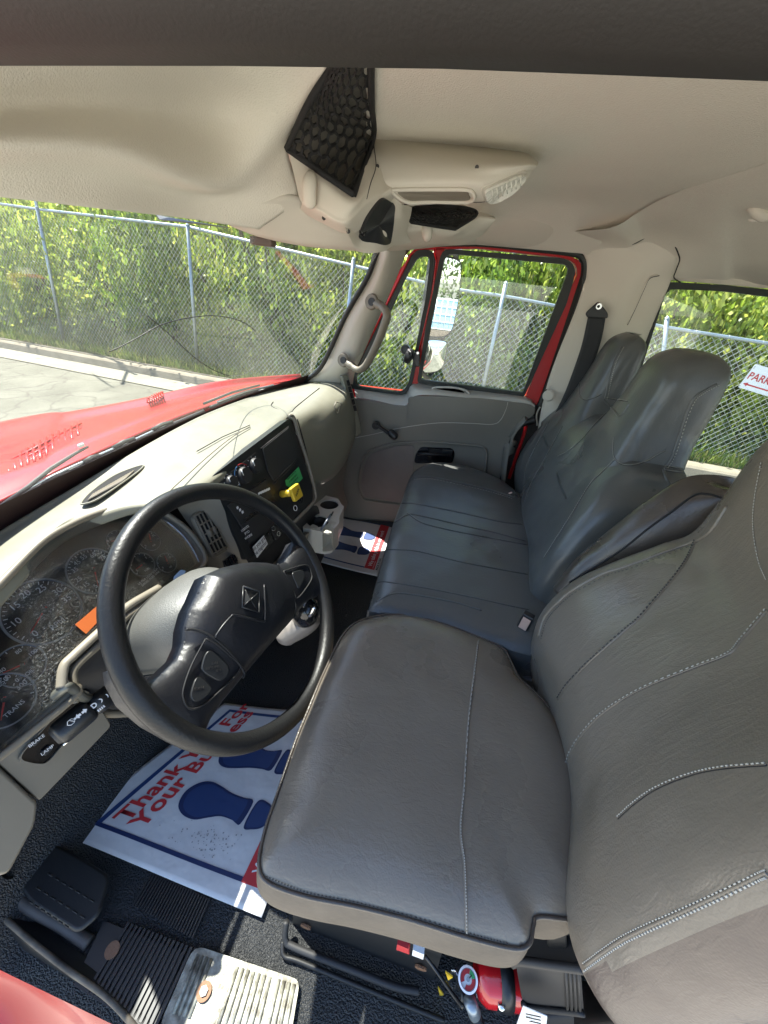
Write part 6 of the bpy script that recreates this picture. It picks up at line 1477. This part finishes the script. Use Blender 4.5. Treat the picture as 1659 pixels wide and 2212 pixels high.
for pts in ([(893, 1032), (930, 1030), (1000, 1044), (1060, 1058), (1112, 1074)], [(852, 1128), (880, 1112), (905, 1113), (1000, 1135), (1070, 1150), (1135, 1168)], [(868, 1086), (900, 1088), (1000, 1108), (1080, 1126), (1128, 1132)],
            [(880, 1108), (910, 1128), (960, 1142), (1040, 1158), (1138, 1176)], [(835, 1186), (900, 1190), (1000, 1214), (1140, 1240)], [(815, 1258), (832, 1256), (900, 1266), (1000, 1285), (1095, 1306), (1142, 1316)], [(812, 1300), (850, 1282), (900, 1285), (980, 1300), (1040, 1318)]):
    seam('seam', DBC, pts, .0018, M['threadd'], bench)
stitch(DBC, [(895, 1036), (932, 1035), (1000, 1049), (1060, 1063), (1108, 1078)], M['thread'], bench, 40, .0007)
def br(y0, y1, xf, xb, z, rec=.012, lean=0.0):
    yc = (y0+y1)/2; w_ = (y1-y0)
    return [(xf+.012, y0+.004, z), (xf, y0+.05, z), (xf+rec, y0+w_*.28, z), (xf+rec*.4, yc, z), (xf+rec, y0+w_*.72, z), (xf, y1-.05, z), (xf+.014, y1-.004, z), (xf+.06, y1+.006, z), (xb-.02, y1-.004, z), (xb, y1-.06, z), (xb+.01, yc, z), (xb, y0+.06, z), (xb-.02, y0+.004, z), (xf+.06, y0-.006, z)]
rings = [br(.80, 1.58, .285, .38, -.82), br(.78, 1.60, .255, .39, -.72), br(.775, 1.61, .232, .40, -.62), br(.785, 1.615, .245, .42, -.53), br(.80, 1.60, .272, .45, -.45), br(.82, 1.575, .305, .475, -.38), br(.86, 1.55, .335, .49, -.335), br(.88, 1.50, .37, .49, -.305), br(.95, 1.45, .40, .47, -.298)]
o_bb = loft('backrest', rings, M['seat2'], bench, 110, 60)
def hr(yc, dx=0.0):
    L = [(.235, .26, .285, .46, -.44), (.18, .22, .312, .48, -.385), (.135, .175, .335, .497, -.33), (.108, .135, .352, .503, -.26), (.100, .112, .368, .510, -.19), (.095, .100, .380, .512, -.13), (.085, .085, .395, .508, -.095), (.062, .060, .42, .49, -.076), (.03, .03, .44, .47, -.072)]
    rg = []
    for a, b, xf, xb, z in L:
        xb -= dx
        y0, y1 = yc-a, yc+b; m = (xf+xb)/2
        rg.append([(xf+.020, y0+.006, z), (xf+.004, y0+.035*a/.1, z), (xf-.004, yc, z), (xf+.004, y1-.035*b/.1, z), (xf+.022, y1-.006, z), (m, y1, z), (xb-.012, y1-.006, z), (xb, yc, z), (xb-.010, y0+.006, z), (m, y0, z)])
    return rg
o_h1 = loft('headrest', hr(1.045), M['seat2'], bench, 60, 60); o_h2 = loft('headrest', hr(1.445, .035), M['seat2'], bench, 60, 60)
DH = Drape([o_bb, o_h1, o_h2])
for pts in ([(1548, 830), (1520, 845), (1498, 862), (1480, 900), (1466, 945), (1452, 985), (1436, 1012)], [(1343, 748), (1330, 772), (1320, 800), (1312, 835), (1306, 862)]):
    seam('seam', DH, pts, .0020, M['blackm'], bench); stitch(DH, [(a+5, b+2) for a, b in pts], M['thread'], bench, 34, .0009)
for pts in ([(1326, 945), (1324, 968), (1328, 990), (1345, 1003), (1368, 1004), (1395, 996), (1420, 982), (1438, 972)], [(1255, 818), (1251, 835), (1252, 852), (1262, 862), (1280, 860), (1300, 850)],
            [(1328, 992), (1300, 1020), (1275, 1045), (1235, 1110), (1200, 1165), (1175, 1205)], [(1434, 1013), (1440, 1016), (1470, 1020), (1506, 1024)], [(1432, 1005), (1470, 1011), (1508, 1017)], [(1306, 858), (1330, 862), (1356, 866)],
            [(1186, 910), (1160, 960), (1140, 1000), (1132, 1040)], [(1215, 920), (1180, 985), (1150, 1040), (1133, 1085)], [(1310, 890), (1285, 915), (1255, 950), (1225, 975), (1205, 985)]):
    stitch(DH, pts, M['thread'], bench, 70, .0006)
    seam('seam', DH, pts, .0010, M['threadd'], bench)
for pts in ([(1306, 866), (1325, 885), (1340, 898), (1360, 872)], [(1433, 1016), (1440, 1035), (1452, 1052)]): seam('seam', DH, pts, .0026, M['blackm'], bench)
# folded centre armrest between driver and bench
arm = thing('armrest', 'dark padded armrest folded up between driver seat and bench backrests', 'armrest')
st_ = [((1205, 1262), (1215, 1290)), ((1250, 1203), (1255, 1268)), ((1296, 1162), (1300, 1252)), ((1348, 1119), (1352, 1232)), ((1404, 1076), (1415, 1212)), ((1460, 1040), (1480, 1185)), ((1500, 1029), (1525, 1150)), ((1540, 1036), (1560, 1112)), ((1575, 1052), (1590, 1080))]
rings = []
for (a, b) in st_:
    T, B = P(*a, y=.735), P(*b, y=.672); m = (T+B)/2; nrm = np.array([-.6, -.5, .35])*.032
    rings.append([T, T*.6+B*.4+nrm, T*.25+B*.75+nrm*.8, B, B+np.array([.07, -.005, -.02]), B+np.array([.11, .04, -.0]), T+np.array([.10, .0, -.02]), T+np.array([.05, .01, .004])])
o_a = loft('armrest_pad', rings, M['seatside'], arm, 48, 60)
DA = Drape([o_a])
seam('seam', DA, [(1230, 1258), (1296, 1218), (1348, 1184), (1400, 1142), (1450, 1106), (1500, 1070), (1530, 1068), (1568, 1078)], .0018, M['groove'], arm)

# ---- buckles and belts
def buckle(lbl, c, d, n, w_=.013, L=.030, btn='buckle'):
    t = thing('belt_buckle', lbl, 'buckle'); d = np.array(d, float)/np.linalg.norm(d); n = np.array(n, float); n = n-d*np.dot(n, d); n /= np.linalg.norm(n); s = np.cross(d, n)
    box('buckle_body', c, d*L, s*w_, n*.008, M['black'], t, .003); return t, d, s, n
c = P(1136, 1342, y=.668); t, d, s, n = buckle('seat belt buckle with coppery button beside the driver backrest', c, (0.05, -.1, 1), -c, .0125, .024)
box('release_button', c+n*.0085, d*.017, s*.0085, n*.002, M['buckle'], t, .001)
tube('buckle_strap', cat([c-d*.02, P(1138, 1378, y=.70), P(1160, 1420, y=.66), P(1172, 1450, y=.64)], 16), .014, M['belt'], t, 10, flat=.25)
c = P(1115, 1078, y=1.33); t, d, s, n = buckle('black seat belt buckle lying at the rear of the bench cushion', c, (-.5, .5, .6), -c, .013, .024)
box('release_button', P(1101, 1066, y=1.33), d*.003, s*.009, n*.006, M['buckle'], t, .001); tube('buckle_edge', [P(1110, 1058, y=1.31), P(1126, 1085, y=1.31)], .0012, M['header'], t, 5)
c = P(925, 1328, y=.665); t = thing('belt_buckle', 'black seat belt buckle poking out between driver cushion and bench cushion', 'buckle')
plate('buckle_body', [P(880, 1332, y=.67), P(908, 1312, y=.67), P(922, 1308, y=.67), P(958, 1345, y=.67), P(960, 1352, y=.67)], (0, .012, 0), M['gloss'], t, bev=.002)
tube('buckle_edge', [P(895, 1330, y=.664), P(913, 1311, y=.664)], .001, M['glyph'], t, 5)
tube('lap_belt', cat([P(1135, 1458, y=.62), P(1152, 1468, y=.60), P(1178, 1463, y=.60)], 12), .012, mat('belt_satin', (.16, .17, .2), .35), t, 10, flat=.3)
sb = thing('shoulder_belt', 'black shoulder belt hanging from a bolted anchor on the passenger pillar', 'seat belt')
yb = 1.585
plate('anchor_plate', rnd([P(1294, 650, y=yb), P(1314, 677, y=yb), P(1314, 688, y=yb), P(1268, 686, y=yb), P(1265, 676, y=yb)], .008), (0, .012, 0), M['black'], sb, bev=.003)
disc('anchor_bolt', P(1293, 662, y=yb-.001), (0, -1, 0), .011, M['chrome'], sb, h=.006, seg=24, r2=.009); disc('bolt_socket', P(1293, 662, y=yb-.0075), (0, -1, 0), .005, M['dark'], sb, h=.0008, seg=6)
grid('belt_webbing', [[P(1271, 680, y=yb+.004), P(1258, 740, y=yb), P(1242, 790, y=yb-.01), P(1219, 851, y=yb-.02), P(1195, 900, y=yb-.02)], [P(1309, 682, y=yb+.004), P(1300, 730, y=yb), P(1285, 780, y=yb-.01), P(1268, 830, y=yb-.02), P(1250, 880, y=yb-.02)]], M['belt'], sb, 20, 6, t=.0015)

# ================================================================== OVERHEAD CONSOLE
oc = thing('overhead_console', 'taupe overhead console with reading lamp and net pockets on the roof', 'console')
rows = [[P(806, 301, z=.231), P(900, 306, z=.231), P(1000, 314, z=.231), P(1090, 323, z=.231), P(1140, 332, z=.231), P(1163, 350, z=.231)],
        [P(803, 335, y=.905), P(900, 340, y=.90), P(1000, 346, y=.90), P(1090, 352, y=.905), P(1143, 352, y=.94), P(1161, 357, y=.985)],
        [P(806, 380, y=.885), P(880, 382, y=.875), P(1000, 382, y=.875), P(1070, 378, y=.89), P(1135, 366, y=.93), P(1156, 364, y=.98)],
        [P(815, 404, y=.885), P(880, 408, y=.88), P(1000, 405, y=.88), P(1056, 405, y=.89), P(1122, 382, y=.93), P(1148, 372, y=.98)],
        [P(838, 420, y=.90), P(880, 436, y=.91), P(1000, 434, y=.92), P(1062, 433, y=.93), P(1112, 414, y=.95), P(1145, 380, y=.99)],
        [P(868, 448, y=.98), P(900, 444, y=1.0), P(1000, 437, y=1.02), P(1068, 430, y=1.02), P(1112, 408, y=1.02), P(1146, 376, y=1.02)]]
o_sp = grid('console_spine', rows, M['liner2'], oc, 60, 50)
rows = [[P(621, 318, y=.808), P(690, 368, y=.795), P(762, 420, y=.795), P(788, 362, y=.86), P(807, 301, z=.231)],
        [P(634, 372, y=.805), P(690, 395, y=.78), P(762, 440, y=.78), P(800, 395, y=.84), P(822, 345, y=.905)],
        [P(646, 425, y=.80), P(690, 442, y=.775), P(745, 470, y=.775), P(798, 430, y=.825), P(838, 395, y=.885)],
        [P(652, 440, y=.80), P(692, 462, y=.78), P(745, 486, y=.78), P(790, 455, y=.825), P(850, 408, y=.885)],
        [P(646, 455, y=.85), P(692, 480, y=.84), P(752, 505, y=.83), P(800, 480, y=.86), P(862, 425, y=.92)]]
o_bl = grid('console_block', rows, M['liner2'], oc, 44, 44)
rows = [[P(742, 484, y=.785), P(788, 458, y=.825), P(832, 415, y=.885), P(868, 440, y=.92), P(890, 448, y=1.0)],
        [P(752, 505, y=.80), P(778, 490, y=.85), P(830, 470, y=.89), P(866, 470, y=.93), P(886, 475, y=1.02)],
        [P(764, 530, y=.84), P(782, 525, y=.87), P(825, 515, y=.905), P(850, 510, y=.96), P(880, 505, y=1.05)],
        [P(770, 543, y=.88), P(798, 547, y=.90), P(832, 542, y=.95), P(850, 531, y=1.02), P(890, 524, y=1.12)]]
o_fr = grid('console_front', rows, M['liner2'], oc, 40, 40)
Dc = Drape([o_sp, o_bl, o_fr])
def drape_plate(name, pts, off, th, m, par, D=Dc, n=60):
    q = [D(a, b, off) for a, b, _ in cat([(x, y, 0) for x, y in pts], n, closed=True)]; q = [p for p in q if p is not None]
    c = np.mean(q, axis=0); nn_ = np.zeros(3)
    for k in range(len(q)): nn_ += np.cross(q[k]-c, q[(k+1) % len(q)]-c)
    nn_ /= np.linalg.norm(nn_); nn_ = nn_ if np.dot(nn_, -c) > 0 else -nn_
    V = [c+nn_*.0]+q; F = [(0, 1+k, 1+(k+1) % len(q)) for k in range(len(q))]
    o = mesh(name, V, F, m, par, False); solid(o, th, 0.0); return o
drape_plate('radio_blank', [(824, 428), (848, 442), (848, 467), (838, 523), (806, 521), (776, 516), (778, 496), (794, 462)], .003, .006, M['black'], oc)
tube('blank_knob', [Dc(779, 498, .002), Dc(779, 498, .010)], .006, M['gloss'], oc, 10)
tr = [(848, 412), (870, 408), (950, 407), (1010, 408), (1024, 418), (1022, 430), (1000, 434), (930, 433), (880, 434)]
q = [Dc(a, b, .002) for a, b, _ in cat([(x, y, 0) for x, y in tr], 60, closed=True)]
tube('tray_rim', q, .0032, M['liner2'], oc, 8, closed=True)
drape_plate('tray_floor', [(860, 415), (880, 412), (950, 411), (1004, 413), (1013, 420), (1008, 430), (930, 430), (885, 430)], .0015, .002, M['taupe'], oc)
ln = [(1047, 412), (1062, 402), (1090, 390), (1116, 378), (1131, 376), (1126, 394), (1104, 415), (1074, 431), (1054, 431)]
drape_plate('lamp_bezel', [(1040, 408), (1060, 397), (1090, 384), (1118, 372), (1136, 370), (1131, 396), (1108, 419), (1076, 436), (1050, 436)], .001, .002, M['liner2'], oc)
o = drape_plate('reading_lamp', ln, .004, .004, M['ledlens'], oc)
for k in range(7):
    t = (k+1)/8; a = Dc(1050+80*t, 409-33*t, .0062); b = Dc(1056+72*t, 430-34*t, .0062)
    if a is not None and b is not None: tube('lens_flute', [a, b], .0012, M['ledlens'], oc, 6)
for a, b in ((700, 470), (752, 500), (815, 360), (1030, 362)):
    q = Dc(a, b, .0005)
    if q is not None: disc('trim_screw', q, -q, .0035, M['header'], oc, h=.001, seg=12)
for pts in ([(808, 318), (812, 360), (800, 398), (792, 430)], [(868, 442), (950, 437), (1040, 436), (1090, 428)]):
    q = Dc.line(pts, 30, .0002)
    if len(q) > 3: tube('shell_seam', q, .0008, M['dark'], oc, 5)
# latch knobs
o = tube('latch_knob', cat([P(672, 372, y=.775), P(668, 400, y=.765), P(668, 430, y=.765), P(672, 448, y=.772)], 12), [.006, .009, .011, .012, .012, .012, .012, .012, .012, .011, .010, .006], M['liner2'], oc, 16, flat=.8)
ps = thing('passenger_roof_shelf', 'taupe roof shelf with net pocket above the passenger door window', 'shelf')
rows = [[P(868, 452, y=1.0), P(898, 440, y=1.1), P(975, 434, y=1.2), P(1030, 455, y=1.28), P(1066, 466, y=1.32)],
        [P(862, 478, y=1.0), P(892, 482, y=1.06), P(980, 498, y=1.16), P(1032, 474, y=1.25), P(1070, 474, y=1.30)],
        [P(850, 510, y=1.05), P(900, 512, y=1.12), P(960, 518, y=1.2), P(1012, 505, y=1.27), P(1058, 490, y=1.32)],
        [P(842, 532, y=1.13), P(900, 530, y=1.23), P(950, 528, y=1.3), P(1000, 528, y=1.36), P(1042, 508, y=1.38)]]
o_ps = grid('shelf_shell', rows, M['liner2'], ps, 44, 40)
tube('latch_knob', cat([P(921, 489, y=1.10), P(922, 500, y=1.09), P(924, 517, y=1.11)], 8), [.008, .011, .012, .012, .012, .012, .011, .007], M['liner2'], ps, 12)
def netpocket(parent, corner, nu, nv, r0, r1, sag, dens=1.0, backoff=.03):
    """knotted hexagon cord net over a four-sided opening a b c d, given as 3D edge curves left and right"""
    left, right = corner
    L = cat(left, 41); Rr = cat(right, 41)
    def S_(u, v):
        i = min(max(v, 0), 1)*40; k = min(int(i), 39); t = i-k
        a = L[k]*(1-t)+L[k+1]*t; b = Rr[k]*(1-t)+Rr[k+1]*t
        p = a*(1-u)+b*u; bul = math.sin(math.pi*min(max(u, 0), 1))*math.sin(math.pi*min(max(v, 0), 1))
        return p+np.array(sag)*bul
    parts = []; g = np.random.default_rng(3)
    for j in range(nv):
        for i in range(nu):
            v0 = j/nv; u0 = (i+(.5 if j % 2 else 0))/nu; jit = lambda: g.normal(0, .006)
            pts = [(u0+.5/nu, v0+.0), (u0+.5/nu, v0+.62/nv), (u0, v0+1.0/nv), (u0+1.0/nu, v0+1.0/nv)]
            P0, P1, P2, P3 = [S_(min(max(a+jit(), 0), 1), min(b+jit()*.5, 1)) for a, b in pts]
            r = r0+(r1-r0)*v0
            for a, b in ((P0, P1), (P1, P2), (P1, P3)):
                if np.linalg.norm(a-b) > .002: parts.append(tubeVF([a, (a+b)/2+g.normal(0, .0008, 3), b], r, 4))
    o = kind(join('net_cords', parts, M['net'], parent), 'stuff')
    edge = [S_(0, t) for t in np.linspace(0, 1, 20)]+[S_(u, 1) for u in np.linspace(0, 1, 10)]+[S_(1, t) for t in np.linspace(1, 0, 20)]
    tube('net_hem', edge, r1*1.6, M['net'], parent, 6)
    V = [S_(u, v)*(1+backoff) for u in np.linspace(0, 1, 8) for v in np.linspace(0, 1, 8)]
    F = [(a*8+b, a*8+b+1, (a+1)*8+b+1, (a+1)*8+b) for a in range(7) for b in range(7)]
    mesh('pocket_back', V, F, mat('pocket_lining', (.13, .12, .10), .95), parent)
np1 = thing('net_pocket', 'large black net storage pocket stretched over the driver side roof compartment', 'net pocket')
netpocket(np1, ([P(738, 100, z=.226), P(714, 150, z=.226), P(665, 225, z=.200), P(620, 320, z=.172)], [P(803, 100, z=.226), P(801, 150, z=.228), P(803, 230, z=.226), P(806, 300, z=.224), P(764, 421, y=.79)]), 8, 13, .0014, .0032, (-.008, -.03, -.014), backoff=.035)
DP = Drape([pil_o])
for gp in ([(1250, 534), (1262, 521), (1285, 514), (1310, 516), (1345, 526), (1368, 529), (1395, 515), (1420, 503), (1438, 496)], [(1424, 595), (1403, 602), (1390, 627), (1372, 667), (1355, 702)]):
    q = DP.line(gp, 60, .001)
    if len(q) > 3: tube('trim_gap', q, .0014, M['dark'], cab, 6)
np2 = thing('net_pocket', 'small black net pocket on the passenger side roof shelf', 'net pocket')
netpocket(np2, ([P(880, 452, y=1.04), P(874, 464, y=1.0), P(890, 480, y=1.03)], [P(905, 443, y=1.1), P(1003, 449, y=1.22), P(1030, 463, y=1.24), P(983, 495, y=1.13)]), 14, 6, .0018, .0024, (0, -.02, -.01), backoff=.012)

# ================================================================== PAPER FLOOR MATS
def papermat(nm, lbl, A, B, Cc, D, full=True, curl=None):
    """A front-left, B rear-left (camera side), Cc rear-right, D front-right; a: 0..1 front to rear, b: 0..1 left to right"""
    g = np.random.default_rng(11)
    def W(a, b, h=0.0):
        p = (A*(1-a)+B*a)*(1-b)+(D*(1-a)+Cc*a)*b
        z = .0025+.0022*math.sin(7*a+2*b)+.0018*math.sin(5*b+4*a)+(curl(a, b) if curl else 0)
        return p+np.array([0, 0, z+h])
    t = thing(nm, lbl, 'floor mat'); N = 40
    V = [W(i/N, j/N) for i in range(N+1) for j in range(N+1)]
    F = [(i*(N+1)+j, i*(N+1)+j+1, (i+1)*(N+1)+j+1, (i+1)*(N+1)+j) for i in range(N) for j in range(N)]
    o = mesh('paper_sheet', V, F, M['paper'], t); solid(o, .0008, 1.0)
    def strip(name, a0, b0, a1, b1, m, h=.0012, n=30, m2=4):
        nu_, nv_ = (n, m2) if abs(a1-a0) > abs(b1-b0) else (m2, n)
        V = [W(a0+(a1-a0)*i/nu_, b0+(b1-b0)*j/nv_, h) for i in range(nu_+1) for j in range(nv_+1)]
        F = [(i*(nv_+1)+j, i*(nv_+1)+j+1, (i+1)*(nv_+1)+j+1, (i+1)*(nv_+1)+j) for i in range(nu_) for j in range(nv_)]
        return mesh(name, V, F, m, t, True)
    strip('border_line', .10, .085, .86, .105, M['navyd'] if full else M['navy']); strip('border_line', .10, .105, .125, .93, M['navy']); strip('border_line', .10, .93, .86, .95, M['navy'])
    strip('red_band', .86, .085, .955, .95, M['redp'], m2=5)
    def foot(b_c, mirror=1):
        # outline in (a, b): toe at small a
        body = [(.26, .0), (.29, .055), (.35, .085), (.42, .088), (.48, .062), (.54, .040), (.62, .042), (.665, .048), (.665, -.060), (.60, -.066), (.52, -.072), (.44, -.088), (.36, -.100), (.30, -.085), (.265, -.045)]
        heel = [(.69, .052), (.74, .055), (.79, .035), (.81, -.005), (.80, -.045), (.76, -.070), (.69, -.066)]
        for nm_, ol in (('foot_print', body), ('heel_print', heel)):
            pts = cat([(.345+(a-.26)*.93, b_c+mirror*b*1.08, 0) for a, b in ol], 60, closed=True); c = pts.mean(0)
            for s, m, h in ((1.0, M['navyd'], .0013), (.86, M['navy'], .0020)):
                V = [W(c[0], c[1], h)]; F = []
                for r in (.5, 1.0):
                    for p in pts: q = c+(p-c)*s*r; V.append(W(q[0], q[1], h))
                K_ = len(pts)
                for k in range(K_): F.append((0, 1+k, 1+(k+1) % K_)); F.append((1+k, 1+K_+k, 1+K_+(k+1) % K_, 1+(k+1) % K_))
                mesh(nm_, V, F, m, t, False)
    foot(.35, -1); foot(.66, 1)
    # lettering runs from left to right edge (along b), tops towards the front
    wb, wa = np.linalg.norm(D-A), np.linalg.norm(B-A)
    def tx(s, a_c, b_c, size, m, bold=0.0, h=.0016, al='CENTER'):
        text('printed_words', s, (0, 0, 0), (1, 0, 0), (0, 1, 0), size, m, t, bold=bold, align=al, warp=lambda x, y: W(a_c-y/wa, b_c+x/wb, h))
    tx('Thank You For', .19, .14, .057, M['redp'], .0013, al='LEFT'); tx('Your Business', .275, .14, .057, M['redp'], .0013, al='LEFT')
    tx('We take pride in our work', .907, .13, .026, M['whitep'], .0003, .0022, 'LEFT')
    tx('MADE IN USA', .975, .09, .014, M['ink'], .0004, al='LEFT'); tx('PROTECTIVE PAPER', .94, .10, .006, M['whitep'], 0, .0022, 'LEFT')
    for k in range(110):
        a, b = .62+g.normal(0, .09), .185+g.normal(0, .035)
        if full and .14 < a < .8 and .11 < b < .26:
            s = g.uniform(.0008, .0026); c = W(a, b, .0012); plate('boot_mark', [c+np.array([g.uniform(.5, 1)*s*math.cos(q), g.uniform(.3, 1)*s*math.sin(q), 0]) for q in np.linspace(0, 5.5, 6)], (0, 0, .0002), M['soil_mark'], t)
    return t
zf = -1.094
A, B = P(125, 1800, z=zf), P(565, 1983, z=zf)
D = P(485, 1520, z=zf); Cc = B+np.array([.0, .43, 0])
papermat('paper_mat', 'white Thank You paper floor mat with blue footprints under the steering wheel', A, B, Cc, D, True)
B2, C2 = P(815, 1246, z=zf), P(851, 1137, z=zf); A2, D2 = P(590, 1190, z=zf), P(655, 1098, z=zf)
u_l = (P(815, 1246, z=zf)-P(689, 1215, z=zf)); u_l /= np.linalg.norm(u_l)
A2 = B2-u_l*.49; D2 = C2-u_l*.49
papermat('paper_mat', 'white paper floor mat with blue footprints on the passenger side floor', A2, B2, C2, D2, False)
